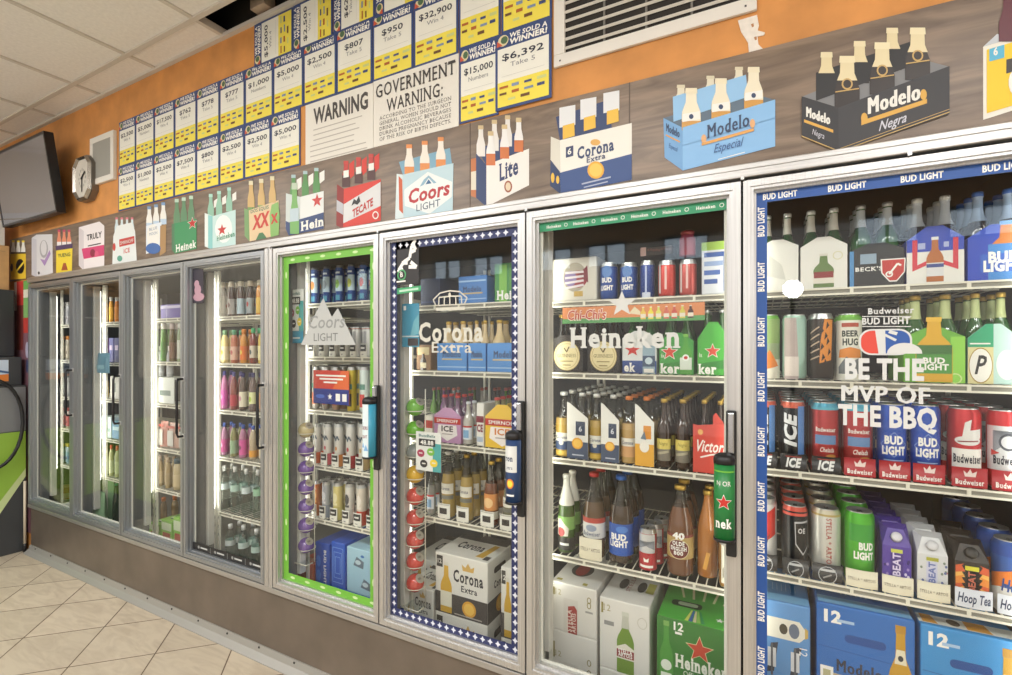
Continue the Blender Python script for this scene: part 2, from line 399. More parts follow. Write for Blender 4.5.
mb.add([(x, y, z) for x in (XL, XR) for y, z in ((-.012, .05), (-.018, .05), (-.026, .022), (-.054, .004), (-.054, 0), (-.012, 0))], [(0, 6, 7, 1), (1, 7, 8, 2), (2, 8, 9, 3), (3, 9, 10, 4), (4, 10, 11, 5), (0, 1, 2, 3, 4, 5), (11, 10, 9, 8, 7, 6)], BT)
k = XL + .1
while k < XR: mb.box(k - .004, k + .004, -.024, -.017, .037, .044, BLACK); k += .24
cpart(mb, 'base_trim')
for a, b_, mt in ((BX[4] + .002, -2.009, ALUV), (-2.005, BX[5] - .002, ALUV), (BX[9] + .002, XR, ALUV)):
    mb = MB(); mb.box(a, b_, -.032, .05, ZS1, ZH0, mt, bev=.003); cpart(mb, 'jamb')
MULL = M('6d7073', .5); LEDM = M('fffdf2', .4, emit=7); LEDH = M('d9d8d1', .45)
mulls = [BX[0] + .012, BX[1], BX[2], BX[3], BX[4] - .012, BX[5] + .012, BX[6], BX[7], BX[8], BX[9] - .012]
for i, x in enumerate(mulls):  # noqa
    mb = MB(); mb.box(x - .022, x + .022, .022, .075, ZS1, ZH0, MULL, bev=.002); mb.box(x - .004, x + .004, .012, .022, ZS1, ZH0, BLACK); cpart(mb, 'mullion')
    if i in (0, 5): sides = (1,)
    elif i in (4, 9): sides = (-1,)
    else: sides = (-1, 1)
    for s_ in sides:
        mb = MB(); mb.box(x + s_ * .024 - .015, x + s_ * .024 + .015, .078, .112, ZS1 + .03, ZH0 - .05, LEDH, bev=.003); mb.box(x + s_ * .024 - .011, x + s_ * .024 + .011, .1121, .1145, ZS1 + .22, ZH0 - .08, LEDM); cpart(mb, 'led_lamp')
mb = MB(); mb.box(XL, XR, .02, .06, ZH0 - .05, ZH0 + .003, MULL); cpart(mb, 'top_rail')
# walk-in box behind the doors
ci = MB(); CW = M('55575a', .6); CF = M('6f6f6c', .6); XIL = -5.3
FZ5, FZ1 = .05, .25            # floor inside: low on the right, a raised base on the left
ci.box(XIL, XR, 1.25, 1.3, .0, 2.02, CW); ci.box(XIL, -2.005, .0605, 1.25, .0, FZ1 - .001, CF); ci.box(-2.005, XR, .0605, 1.25, .0, FZ5 - .001, CF); ci.box(XIL, XR, .0605, 1.3, 1.98, 2.02, CW)
ci.box(XIL - .03, XIL, .06, 1.3, .0, 2.02, CW); ci.box(XR - .02, XR, .0605, 1.25, .0, 1.98, CW); ci.box(XIL, XL - .01, .061, .07, .0, 1.98, CW)
o = struct('wall_cooler', ci)
# ---------------------------------------------------------------- doors
FW = .036
def door(i, label, metal, handle=None):
    FW = .031 if i == 7 else .036
    a, b_ = BAYS[i]; a += .003; b_ -= .003; xc = (a + b_) / 2
    mb = MB()
    # mitred aluminium members with a stepped face
    def member(o4, i4):
        for (d0, d1, y) in ((0, .55, -.03), (.55, .8, -.026), (.8, 1.0, -.01)):
            q = [(o4[k][0] + (i4[k][0] - o4[k][0]) * e, y, o4[k][1] + (i4[k][1] - o4[k][1]) * e) for k in (0, 1) for e in (d0, d1)]
            mb.add(q, [(0, 2, 3, 1)], metal)
    O = [(a, ZD0), (b_, ZD0), (b_, ZD1), (a, ZD1)]; I = [(a + FW, ZD0 + FW), (b_ - FW, ZD0 + FW), (b_ - FW, ZD1 - FW), (a + FW, ZD1 - FW)]
    for k in range(4):
        member((O[k], O[(k + 1) % 4]), (I[k], I[(k + 1) % 4]))
    for (p, q) in ((0, 1), (1, 2), (2, 3), (3, 0)):
        for P, y0, y1 in ((O, -.03, .009), (I, -.01, .009)):
            mb.add([(P[p][0], y0, P[p][1]), (P[q][0], y0, P[q][1]), (P[q][0], y1, P[q][1]), (P[p][0], y1, P[p][1])], [(0, 1, 2, 3)], metal)
        for e, y0, y1 in ((.55, -.03, -.026), (.8, -.026, -.01)):
            g = [(O[k][0] + (I[k][0] - O[k][0]) * e, O[k][1] + (I[k][1] - O[k][1]) * e) for k in (p, q)]
            mb.add([(g[0][0], y0, g[0][1]), (g[1][0], y0, g[1][1]), (g[1][0], y1, g[1][1]), (g[0][0], y1, g[0][1])], [(0, 1, 2, 3)], metal)
        mb.add([(O[p][0], .009, O[p][1]), (O[q][0], .009, O[q][1]), (I[q][0], .009, I[q][1]), (I[p][0], .009, I[p][1])], [(0, 1, 2, 3)], metal)
    d = mb.build('cooler_door', cc, True, label)
    mb = MB(); mb.box(I[0][0] - .004, I[1][0] + .004, 0, .006, I[0][1] - .004, I[2][1] + .004, PANE); mb.build('glass_pane', d, True)
    mb = MB(); GK = M('d9d8d0', .5)
    for (x0, x1, z0, z1) in ((I[0][0], I[0][0] + .008, I[0][1], I[2][1]), (I[1][0] - .008, I[1][0], I[0][1], I[2][1]), (I[0][0] + .008, I[1][0] - .008, I[0][1], I[0][1] + .008), (I[0][0] + .008, I[1][0] - .008, I[2][1] - .008, I[2][1])):
        mb.box(x0, x1, .0065, .011, z0, z1, GK)
    mb.build('spacer_bar', d, True)
    return d, I
DL = ['cooler door farthest from the camera with bright lamp inside and no stickers', 'second cooler door from the far end, narrow pull handle and no stickers', 'cooler door over green cartons, third from the far end', 'cooler door with a black logo strip along its bottom edge',
      'cooler door with a green border and grey mountain decal', 'cooler door with a navy diamond border and crown decal', 'cooler door with a green top strip and white star decal', 'cooler door with a blue border and barbecue slogan in white letters']
DO = [door(i, DL[i], STEEL if i < 4 else ALUV) for i in range(8)]
YD = 0.0
def pull(d, px, y0, y1):
    x = WX(px, -.03); z1 = WZ(px, y0, -.03); z0 = WZ(px, y1, -.03)
    mb = MB(); mb.tube([(x, -.028, z0), (x, -.06, z0), (x, -.066, z0 + .02), (x, -.066, z1 - .02), (x, -.06, z1), (x, -.028, z1)], .0065, BLACK, 8)
    for z in (z0, z1): mb.box(x - .01, x + .01, -.036, -.029, z - .012, z + .012, SILVER, bev=.002)
    mb.build('handle', d, True)
pull(DO[1][0], 120.5, 376, 423); pull(DO[2][0], 184, 379, 436); pull(DO[3][0], 264.5, 385, 447); pull(DO[0][0], 73, 370, 415)
def can_handle(d, x0, x1, ytop, ybot, ybar, body, capm, artfn):
    """upright round handle sleeve dressed like a can, on a black bracket"""
    Y = -.062; a = WX(x0, Y); b_ = WX(x1, Y); xc = (a + b_) / 2; r = min((b_ - a) / 2, .026); zt = WZ((x0 + x1) / 2, ytop, Y); zb = WZ((x0 + x1) / 2, ybot, Y); zbar = WZ(x1, ybar, Y)
    mb = MB(); mb.box(xc + r * .1, xc + r * 1.1, -.045, -.029, zb - .05, zbar, RUBBER, bev=.004)
    h = mb.build('handle', d, True)
    mb = MB(); mb.lathe([(r, 0), (r, zt - zb - .03)], body, 24, xc, Y, zb + .008); A = Art(); artfn(A, r, zt - zb - .03); mb.art(A, cyl(r, zb + .008, cx=xc, cy=Y), True); mb.build('handle_sleeve', d, True)
    mb = MB(); mb.lathe([(r * 1.05, 0), (r * 1.05, .004), (r * 1.05, .008)], capm, 24, xc, Y, zb)
    mb.build('handle_foot', d, True); mb = MB()
    mb.lathe([(r * 1.06, 0), (r * 1.06, .012), (r * .95, .02), (r * .6, .026), (0, .028)], capm, 24, xc, Y, zt - .022); mb.build('handle_cap', d, True)
    mb = MB(); mb.box(xc + r * .3, xc + r * .9, -.058, -.045, zt + .004, zbar - .004, M('b8bbc0', .2, .9), bev=.003); mb.build('handle_bar', d, True)
def h5(A, r, h):
    A.rect(-r * 1.6, 0, r * .6, h, M('d7e6ea', .4), 1); A.text('COORS', -.002, h * .52, .013, DRED, 3, w=.03, bold=.02); A.text('LIGHT', -.002, h * .36, .011, DRED, 3, w=.026, bold=.02)
    for x, y, s_ in ((-.008, .18, 1), (.006, .12, 1.2)): A.poly([(x - .008 * s_, h * y), (x + .008 * s_, h * y), (x, h * y + .02 * s_)], LBLUE, 2)
def h6(A, r, h):
    A.rect(-r * 1.5, h * .48, r * .9, h * .9, M('d9dcda', .5), 1); A.text('ron', -.004, h * .66, .018, NAVY, 3, w=.026, bold=.03, serif=True); A.text('xtra', -.002, h * .53, .011, NAVY, 3, w=.022, serif=True)
    A.ell(.0, h * .3, .013, .016, ORANGE, 2); A.ell(0, h * .3, .009, .011, YELLOW, 3); A.rect(-.014, h * .1, .014, h * .13, WHITE, 2)
def h7(A, r, h):
    A.text('N OR', 0, h * .72, .013, WHITE, 3, w=.036); A.star(0, h * .5, .019, RED, 3); A.star(0, h * .5, .022, WHITE, 2); A.text('nek', 0, h * .16, .024, WHITE, 3, w=.042, bold=.03, serif=True)
    A.rect(-.03, h * .9, .03, h * .92, LIME, 1)
can_handle(DO[4][0], 361, 378, 398, 458, 386, M('3f9dbd', .35), BLACK, h5)
can_handle(DO[5][0], 504, 523, 432, 503, 402, M('26426f', .35), BLACK, h6)
can_handle(DO[6][0], 712, 737, 455, 540, 412, M('1f7a3c', .35), BLACK, h7)

# stickers, decals and one painted reflection on the glass, each a part of its door
def decal(d, name, A, y=-.0006, lab=None):
    mb = MB(); mb.art(A, flat(y)); return mb.build(name, d, True, lab)
d, I = DO[7]
A = Art(); BB = M('22519b', .4); w = .026
zA, zB = I[0][1], I[2][1]; xa, xb = I[0][0], I[1][0]
A.rect(xa, zA, xa + w, zB - w, BB); A.rect(xa, zB - w, xb, zB, BB)
z = WZ(761, 222)
while z > zA + .04: A.text('BUD LIGHT', xa + w * .74, z, .0155, WHITE, 2, w=.08, al='c', rot=math.pi / 2, bold=.035); z -= .149
x = xa + .056
while x < xb - .03: A.text('BUD LIGHT', x, zB - w * .75, .0155, WHITE, 2, w=.08, bold=.035); x += .148
decal(d, 'border_sticker', A)
A = Art(); L8 = M('cfd2d1', .55)
def gtxt(A, t, px0, px1, yb, hpx, mat=None, **kw):
    xa_, z0 = W(px0, yb); xb_, _ = W(px1, yb); zt = WZ((px0 + px1) / 2, yb - hpx); zb = WZ((px0 + px1) / 2, yb)
    A.text(t, (xa_ + xb_) / 2, zb, zt - zb, mat or L8, 2, w=xb_ - xa_, **kw)
gtxt(A, 'BE THE', 845, 924, 379, 20, bold=.04); gtxt(A, 'MVP OF', 842, 929, 402.5, 16.5, bold=.04); gtxt(A, 'THE BBQ', 838, 937, 426.5, 20, bold=.04)
gtxt(A, 'Budweiser', 868, 914, 313.5, 6, bold=.02, serif=True); gtxt(A, 'BUD LIGHT', 862, 910, 324, 6.5, bold=.035)
for ya in (316.5, 326.5):
    p, q = W(862, ya), W(911, ya); A.line(*p, *q, .002, L8, 2)
x0, z0 = W(859, 355); x1, z1 = W(912, 328.5); r = (z1 - z0) / 2
def rrect(u0, v0, u1, v1, r, n=6):
    P = []
    for cx, cy, a0 in ((u1 - r, v0 + r, -90), (u1 - r, v1 - r, 0), (u0 + r, v1 - r, 90), (u0 + r, v0 + r, 180)):
        for i in range(n + 1):
            a = math.radians(a0 + 90 * i / n); P.append((cx + r * math.cos(a), cy + r * math.sin(a)))
    return P
A.poly(rrect(x0, z0, x1, z1, r * .8), L8, 1)
xm = x0 + (x1 - x0) * .38
P = [p for p in rrect(x0 + .004, z0 + .004, x1 - .004, z1 - .004, r * .7)]
A.poly([(min(p[0], xm - (p[1] - z0) * .12), p[1]) for p in P], M('d1493c', .5), 2)
A.poly([(max(p[0], xm + .014 - (p[1] - z0) * .02), p[1]) for p in P], M('2c56a0', .5), 2)
A.poly([(xm + .05 + .034 * math.cos(q), z0 + .004 + .026 * math.sin(q)) for q in [math.pi * i / 10 for i in range(11)]], L8, 3)
A.line(xm + .012, z0 + .05, xm + .034, z0 + .036, .006, L8, 3); A.line(xm + .02, z0 + .058, xm + .036, z0 + .052, .008, L8, 3)
decal(d, 'slogan_decal', A)
d, I = DO[6]
A = Art(); G7 = M('2c8e62', .45); xa, xb = I[0][0], I[1][0]; zB = I[2][1]
A.rect(xa, zB - .028, xb, zB, G7); x = xa + .05
while x < xb - .02:
    A.text('Heineken', x, zB - .019, .0095, WHITE, 2, w=.05, bold=.02, serif=True); A.ring(x + .042, zB - .014, .006, .006, .0015, WHITE, 2, 12); x += .093
decal(d, 'border_sticker', A)
A = Art()
gtxt(A, 'Heineken', 571, 679, 347, 20, M('c6c9c5', .55), bold=.035, serif=True)
p = W(622, 304); A.star(*p, .043, M('c9cbc8', .6), 2, sy=.95); decal(d, 'lettering_decal', A)
d, I = DO[5]
A = Art(); N6 = M('27305f', .45); w = .029; xa, xb = I[0][0], I[1][0]; zA, zB = I[0][1], I[2][1]
for r4 in ((xa, zA, xa + w, zB), (xb - w, zA, xb, zB), (xa + w, zB - w, xb - w, zB), (xa + w, zA, xb - w, zA + w)): A.rect(*r4, N6)
F6 = M('dfe3ee', .5)
def fleur(x, z): A.poly([(x - .011, z), (x - .004, z - .004), (x, z - .012), (x + .004, z - .004), (x + .011, z), (x + .004, z + .004), (x, z + .012), (x - .004, z + .004)], F6, 2)
z = zA + w / 2
while z < zB: fleur(xa + w / 2, z); fleur(xb - w / 2, z); z += .031
x = xa + w * 1.6
while x < xb - w: fleur(x, zA + w / 2); fleur(x, zB - w / 2); x += .031
decal(d, 'border_sticker', A)
A = Art(); C6 = M('cbcabe', .55)
gtxt(A, 'Corona', 419, 483, 341, 19, C6, bold=.03, serif=True); gtxt(A, 'Extra', 432, 472, 352.5, 11, C6, bold=.01, serif=True)
x0, z0 = W(436, 311); x1, z1 = W(465, 311); xm = (x0 + x1) / 2; zt = WZ(450, 293)
A.rect(x0, z0, x1, z0 + .012, C6, 2); A.rect(x0 + .006, z0 + .018, x1 - .006, z0 + .022, C6, 2)
for k in range(5):
    q = (k - 2) / 2.2; A.path([(x0 + (x1 - x0) * (k + .5) / 5, z0 + .02), (xm + q * (x1 - x0) * .42, z0 + .05), (xm, zt - .012)], .005, C6, 2)
A.path([(x0, z0 + .02), (x0 - .012, z0 + .042), (x0 + .02, z0 + .066), (xm, z0 + .072), (x1 - .02, z0 + .066), (x1 + .012, z0 + .042), (x1, z0 + .02)], .005, C6, 2); A.ell(xm, zt - .008, .006, .01, C6, 3, 10)
decal(d, 'crown_decal', A)
A = Art(); KB = M('2a2829', .5)
q = [W(x, y) for x, y in ((396, 285), (419, 284), (419, 237), (396, 240))]; A.poly(q, KB, 1)
for pth in (((399, 270), (404, 262), (410, 258), (412, 246), (416, 240)), ((402, 263), (408, 263)), ((411, 262), (417, 267), (409, 267)), ((412, 252), (416, 250), (413, 243)), ((398, 272), (403, 268))):
    A.path([W(*p) for p in pth], .014, WHITE, 2)
p = W(402, 275); A.ring(*p, .022, .022, .006, M('4da067', .5), 2, 16); A.text('B', p[0], p[1] - .008, .018, WHITE, 3, bold=.02)
A.line(*W(397, 282), *W(406, 281), .006, WHITE, 2)
q = [W(x, y) for x, y in ((397, 294.5), (421, 291), (421, 285.5), (397, 288.5))]; A.poly(q, M('3fa06a', .5), 2); A.line(*W(399.5, 291.3), *W(418.5, 288.6), .008, M('b9dcc5', .5), 3)
decal(d, 'rider_sticker', A, lab='black sticker with white rider drawing and green tag')
d, I = DO[4]
A = Art(); G5 = M('6fb43c', .45); w = .033; xa, xb = I[0][0], I[1][0]; zA, zB = I[0][1], I[2][1]
for r4 in ((xa, zA, xa + w, zB), (xb - w, zA, xb, zB), (xa + w, zB - w, xb - w, zB), (xa + w, zA, xb - w, zA + w)): A.rect(*r4, G5)
for k in range(6):
    for zz in (zA + w * .5, zB - w * .5): A.ell(xa + .06 + k * .095, zz, .016, .006, M('c7e3a6', .5), 2, 8)
for k in range(9):
    for xx in (xa + w * .5, xb - w * .5): A.ell(xx, zA + .1 + k * .16, .006, .016, M('c7e3a6', .5), 2, 8)
decal(d, 'border_sticker', A)
A = Art(); MT = M('b5b8b6', .55); MT2 = M('d4d6d3', .55)
A.poly([W(*p) for p in ((301, 345), (313, 319), (323.5, 298), (332, 317), (338, 308), (356, 345))], MT, 1)
gtxt(A, 'Coors', 309, 345, 328, 13, M('8e9190', .6), bold=.01, shear=.15); gtxt(A, 'LIGHT', 314, 338, 341, 8, M('6f7271', .6), bold=.0)
decal(d, 'mountain_decal', A)
d, I = DO[3]
A = Art(); xa, xb = I[0][0], I[1][0]; zA = I[0][1]
A.rect(xa, zA, xb, zA + .038, M('1d1e20', .45))
for k in range(4):
    x = xa + .09 + k * .14; A.ell(x - .04, zA + .019, .008, .008, GREY, 2, 10); A.rect(x - .024, zA + .015, x + .034, zA + .023, M('bfc3c2', .5), 2); A.line(x + .06, zA + .004, x + .06, zA + .034, .003, GREY, 2)
decal(d, 'border_sticker', A)
A = Art(); A.poly([W(*p) for p in ((192.5, 303), (203.5, 303), (203.5, 269), (192.5, 269))], M('2f2a38', .5), 1)
for x, y, a, b_ in ((198, 290, .03, .03), (199, 297, .05, .022), (197, 284, .022, .02)): A.ell(*W(x, y), a, b_, M('b58f9e', .5), 2, 10)
decal(d, 'painted_reflection', A)  # dark reflection painted as a flat patch on the glass
# ---------------------------------------------------------------- wood-look banner with printed six-packs
YBAN = -.006
ban = thing('beer_banner', 'long wood-look printed banner of beer packs above the cooler doors', 'banner', (-2.0, 0, 1.932))
def wood_mat():
    m = bpy.data.materials.new('printed_wood'); m.use_nodes = True; nt = m.node_tree; N = nt.nodes; b = N['Principled BSDF']
    tc = N.new('ShaderNodeTexCoord'); mp = N.new('ShaderNodeMapping'); mp.inputs['Scale'].default_value = (.7, 1, 5); nt.links.new(tc.outputs['Object'], mp.inputs[0])
    n = N.new('ShaderNodeTexNoise'); n.inputs['Scale'].default_value = 3; n.inputs['Detail'].default_value = 9; n.inputs['Distortion'].default_value = 2.5; nt.links.new(mp.outputs[0], n.inputs['Vector'])
    r = N.new('ShaderNodeValToRGB'); E_ = r.color_ramp.elements; E_[0].position = .3; E_[0].color = (*lin('5f5043'), 1); E_[1].position = .72; E_[1].color = (*lin('8a7765'), 1)
    nt.links.new(n.outputs['Fac'], r.inputs[0]); nt.links.new(r.outputs[0], b.inputs['Base Color']); b.inputs['Roughness'].default_value = .35
    return m
mb = MB(); mb.box(-4.966, XR + .3, YBAN, -.0005, 1.932, 2.241, wood_mat())
for x in (WX(630), WX(471), WX(254)): mb.box(x - .0015, x + .0015, YBAN - .0008, YBAN, 1.932, 2.241, M('584a40', .5))
mb.build('panel', ban, True)
def PX(pts): return [W(x, y, YBAN) for x, y in pts]
def print_part(A, lab):
    mb = MB(); mb.art(A, flat(YBAN - .0003)); return mb.build('printed_pack', ban, True, lab)
def lerp(a, b, t): return (a[0] + (b[0] - a[0]) * t, a[1] + (b[1] - a[1]) * t)
def bt(A, x, ytop, ybot, w, glass, cap, neck=None, nh=.0, lay=2, sl=0.0):
    """printed bottle top: cap, neck, shoulders down to the pack edge (pixels)"""
    h = ybot - ytop
    A.poly(PX([(x - w * .5, ybot), (x + w * .5, ybot), (x + w * .5, ytop + h * .62), (x + w * .28, ytop + h * .35), (x + w * .26, ytop + h * .1), (x - w * .26, ytop + h * .1), (x - w * .28, ytop + h * .35), (x - w * .5, ytop + h * .62)]), glass, lay)
    if neck and nh < .56: q_ = .29 + .19 * (nh - .33) / .23; A.poly(PX([(x - w * q_, ytop + h * nh), (x + w * q_, ytop + h * nh), (x + w * .29, ytop + h * .33), (x + w * .27, ytop + h * .08), (x - w * .27, ytop + h * .08), (x - w * .29, ytop + h * .33)]), neck, lay + 1)
    elif neck: A.poly(PX([(x - w * .5, ytop + h * nh), (x + w * .5, ytop + h * nh), (x + w * .48, ytop + h * .56), (x + w * .29, ytop + h * .33), (x + w * .27, ytop + h * .08), (x - w * .27, ytop + h * .08), (x - w * .29, ytop + h * .33), (x - w * .48, ytop + h * .56)]), neck, lay + 1)
    A.poly(PX([(x - w * .32, ytop + h * .13), (x + w * .32, ytop + h * .13), (x + w * .3, ytop), (x - w * .3, ytop)]), cap, lay + 2)
def pt(A, t, x0, y0, x1, y1, hpx, mat, lay=6, **kw):
    """print text along the pixel baseline x0,y0 -> x1,y1"""
    a = W(x0, y0, YBAN); b = W(x1, y1, YBAN); h = WZ(x0, y0 - hpx, YBAN) - a[1]; d = (b[0] - a[0], b[1] - a[1])
    A.text(t, a[0], a[1], h, mat, lay, w=d[0], al='l', skew=d[1] / max(d[0], 1e-5), **kw)
P_ = lambda A, pts, m, l=3: A.poly(PX(pts), m, l)
def pe(A, x, y, rx, ry, m, l=5):
    P_(A, [(x + rx * math.cos(q * .4189), y + ry * math.sin(q * .4189)) for q in range(15)], m, l)
def pstar(A, x, y, r, m, l=5):
    P = [(x + (r if i % 2 == 0 else r * .42) * math.sin(i * math.pi / 5) * .8, y - (r if i % 2 == 0 else r * .42) * math.cos(i * math.pi / 5) - .12 * (r if i % 2 == 0 else r * .42) * math.sin(i * math.pi / 5)) for i in range(10)]
    V = PX(P) + [W(x, y, YBAN)]; A.items.append((V, [(i, (i + 1) % 10, 10) for i in range(10)], m, l))
GB = M('6f9c6a', .4); BRN = M('2b2422', .4); AMB = M('c9702c', .4); STR = M('e0b53c', .4); FOIL = M('d8cfae', .4); PWHITE = M('e8e8e2', .5)
# yellow pack at the far left
A = Art(); P_(A, [(10.6, 254), (26, 253.6), (26, 278.6), (10.6, 279.6)], M('e6c43a', .5))
for x in (13.5, 18.5, 23.5): bt(A, x, 240.5, 255, 4.4, BRN, YELLOW, PWHITE, .8)
pe(A, 20.4, 266.4, 4.3, 7.5, BLACK); P_(A, [(16.8, 270), (24, 261), (24, 263.5), (16.8, 272.5)], YELLOW, 6); pe(A, 12, 267.5, 1.3, 4, BLACK); print_part(A, 'printed yellow pack of dark bottles')
A = Art(); P_(A, [(31.8, 238), (36.7, 234.6), (52.5, 234.2), (53, 273), (38.3, 277.8), (31.8, 275)], M('d9d9dc', .5)); P_(A, [(31.8, 238), (36.7, 239.5), (36.9, 277), (31.8, 275)], M('c7c7cf', .5), 4)
pe(A, 44, 249, 4.2, 9, M('a9a9ad', .5)); pe(A, 44, 248, 3, 7.5, M('d9d9dc', .5), 6); P_(A, [(40.5, 259), (45, 266), (51, 254), (50, 250), (45, 260)], M('a98bc0', .5), 6); pe(A, 39, 273, 1, 1.5, DGREY); print_part(A, 'printed white box with purple swirl')
A = Art(); P_(A, [(56.3, 250.5), (72.6, 248), (72, 271), (56.3, 273)], M('ead23c', .5)); P_(A, [(55.6, 246), (72.8, 243.5), (72.6, 248.2), (56.3, 250.6)], M('4a3560', .5), 5)
for x in (59.3, 64.3, 69.3): bt(A, x, 229.7, 247, 4.2, M('e8e4e6', .5), M('c3456a', .5), M('de8a6a', .5), .7, 1)
pt(A, 'YUENG', 58, 257.5, 70.5, 256, 3.4, M('2c4a35', .5), bold=.02); P_(A, [(61.5, 270.5), (63.5, 263), (66, 263), (68, 270)], M('a3502c', .5), 5); print_part(A, 'printed yellow and purple pack with three bottles')
A = Art(); WB_ = M('e9e3e4', .5); P_(A, [(79, 227.3), (99.5, 221.6), (104.4, 225.7), (104.4, 265.6), (83.2, 269.7), (79, 265.6)], WB_); P_(A, [(79, 227.3), (84, 231), (84, 269.5), (79, 265.6)], M('d2ccd0', .5), 4)
P_(A, [(82, 248.8), (104.4, 244.8), (104.4, 255.5), (84, 259)], M('cf3f74', .5), 5); pt(A, 'TRULY', 87, 240.5, 102, 237, 5.5, BLACK, bold=.03); P_(A, [(88, 245.5), (101, 242.8), (101, 243.9), (88, 246.6)], BLACK, 6)
pe(A, 93, 253, 2.6, 4, M('8c2440', .5), 6); pe(A, 97, 254, 2, 3, M('d95c80', .5), 6); print_part(A, 'printed pink and white box')
A = Art(); P_(A, [(113.5, 236), (117, 226), (132, 222.5), (135.3, 231), (137, 260.7), (112.5, 264.8)], M('dfe5e4', .5))
for x in (116.8, 122, 127.2, 132.3): bt(A, x, 217.5, 233, 4, M('c7dbe0', .4), M('d67a8a', .5), None, 0, 2)
P_(A, [(119.5, 239.5), (134.6, 236), (134.8, 243.5), (119.7, 247)], M('c4443f', .5), 5); pt(A, 'SMIRNOFF', 120.6, 245, 133.8, 242, 3.4, PWHITE, bold=.02); pt(A, 'ICE', 124, 253.5, 130, 252, 4.4, M('c4443f', .5), bold=.02)
pe(A, 120, 258.5, 2.6, 3, M('5ba08e', .5)); pe(A, 114.4, 247, 1.5, 4, M('c4443f', .5)); print_part(A, 'printed pale pack with red band')
A = Art(); P_(A, [(146.3, 226), (161.8, 222), (161, 250), (146.3, 254)], M('dfe7ee', .5))
for x, y in ((149.5, 206.5), (156.3, 204.5), (163.5, 202.5)): bt(A, x, y, y + 22, 6.2, M('b9cfe4', .4), M('7a9cc4', .4), PWHITE, .75, 2)
pe(A, 153.5, 236, 6.5, 12, PWHITE, 4); pe(A, 153.5, 248.5, 7.5, 5.5, M('3f68a8', .5), 5); P_(A, [(160.5, 226), (166.5, 224), (166, 252), (160, 256)], M('a8865a', .5), 3)
pt(A, 'BLUE', 149.6, 231.2, 157.6, 229, 3, M('8195ad', .5)); pt(A, 'MOON', 149.6, 236, 157.6, 234, 3, M('8195ad', .5)); print_part(A, 'printed blue and white bottles')
A = Art(); P_(A, [(174.8, 223.5), (196.8, 218.7), (196.8, 248.8), (174.8, 253.7)], M('3f8f5d', .5)); P_(A, [(172, 224), (174.8, 223.5), (174.8, 253.7), (172, 250)], M('4e7a5a', .5), 3)
for x, y in ((177, 199), (184, 197.5), (191.4, 195.8)): bt(A, x, y, y + 26, 6.4, M('5f8a68', .4), M('b9d3c2', .4), None, 0, 2)
P_(A, [(175, 221.5), (196.8, 213), (196.8, 219), (174.8, 223.8)], M('7a6a5c', .5), 1); pstar(A, 192.7, 223.4, 6.6, PWHITE, 5); pstar(A, 192.7, 223.4, 5.6, RED, 6); pt(A, 'Heinek', 176.4, 252, 196.6, 247, 7, PWHITE, bold=.03, serif=True); print_part(A, 'printed green pack with red star')
A = Art(); P_(A, [(213, 216.2), (236, 209.7), (236, 245.5), (213, 249.6)], M('c3dfdc', .5)); P_(A, [(205, 213), (213, 216.2), (213, 249.6), (205, 246.5)], M('e3ece8', .5), 3); P_(A, [(208.5, 215), (213, 216.2), (213, 249.6), (208.5, 248)], M('8cc9c8', .5), 4)
for x, y in ((211, 194), (219.3, 191), (229.4, 187.5)): bt(A, x, y, y + 24, 6.2, M('8fbfa8', .4), M('a9d6c8', .4), None, 0, 2); P_(A, [(x + 3, y + 7), (x + 7, y + 4), (x + 7, y + 12), (x + 3, y + 14)], PWHITE, 1)
pe(A, 224, 229, 8.6, 14, M('e7efec', .5), 4); pstar(A, 222.4, 230, 6, RED, 6); pt(A, 'Heineken', 217.5, 241, 235, 236.2, 5, M('3f8f6d', .5), bold=.02, serif=True); print_part(A, 'printed pale teal pack with red star')
A = Art(); P_(A, [(249, 210.5), (279, 200), (279, 235), (249.8, 241.5)], M('dcc39c', .5)); P_(A, [(244.5, 208), (249, 210.5), (249.8, 241.5), (245, 236)], M('7aa06a', .5), 3)
for x, y in ((251.4, 181), (261.6, 179), (272.6, 176.3)): bt(A, x, y, y + 31, 7, M('6f9a52', .4), M('d9d2b0', .4), M('c9a86a', .4), .85, 2)
P_(A, [(272, 205), (278.5, 202), (280, 216), (279, 235), (271, 237), (270, 216)], M('7fae5c', .4), 5); pt(A, 'DOS EQUIS', 251, 213.5, 269, 208.5, 3.4, M('4a7a6a', .5), bold=.02)
pt(A, 'XX', 252.5, 229.5, 270, 224.5, 13, M('c4443a', .5), 6, bold=.05, shear=.15, serif=True); pt(A, 'X', 271, 224, 278.5, 222, 9, M('c4443a', .5), 7, bold=.05, serif=True); P_(A, [(256, 240.3), (259.5, 233), (263, 232.5), (267, 238)], M('4a7a52', .5), 5); print_part(A, 'printed pale gold pack with red letters')
A = Art(); P_(A, [(300.4, 197), (324, 191), (324, 228.8), (300, 233)], M('dfe3e2', .5)); P_(A, [(286.3, 193.3), (300.4, 197), (300, 233), (289, 235.5), (286, 227)], M('c8d2cf', .5), 3)
P_(A, [(286.2, 221), (289.5, 222.5), (324, 212.5), (324, 228.8), (289, 235.5), (286.2, 229)], M('3a4c78', .5), 4)
for x, y in ((293.7, 174.8), (305.5, 171), (316.6, 168)): bt(A, x, y, y + 25, 7, M('4f8a4a', .4), M('a7c0c4', .4), None, 0, 2); P_(A, [(x + 3, y + 5), (x + 8, y + 2), (x + 8, y + 12), (x + 3, y + 16)], PWHITE, 1)
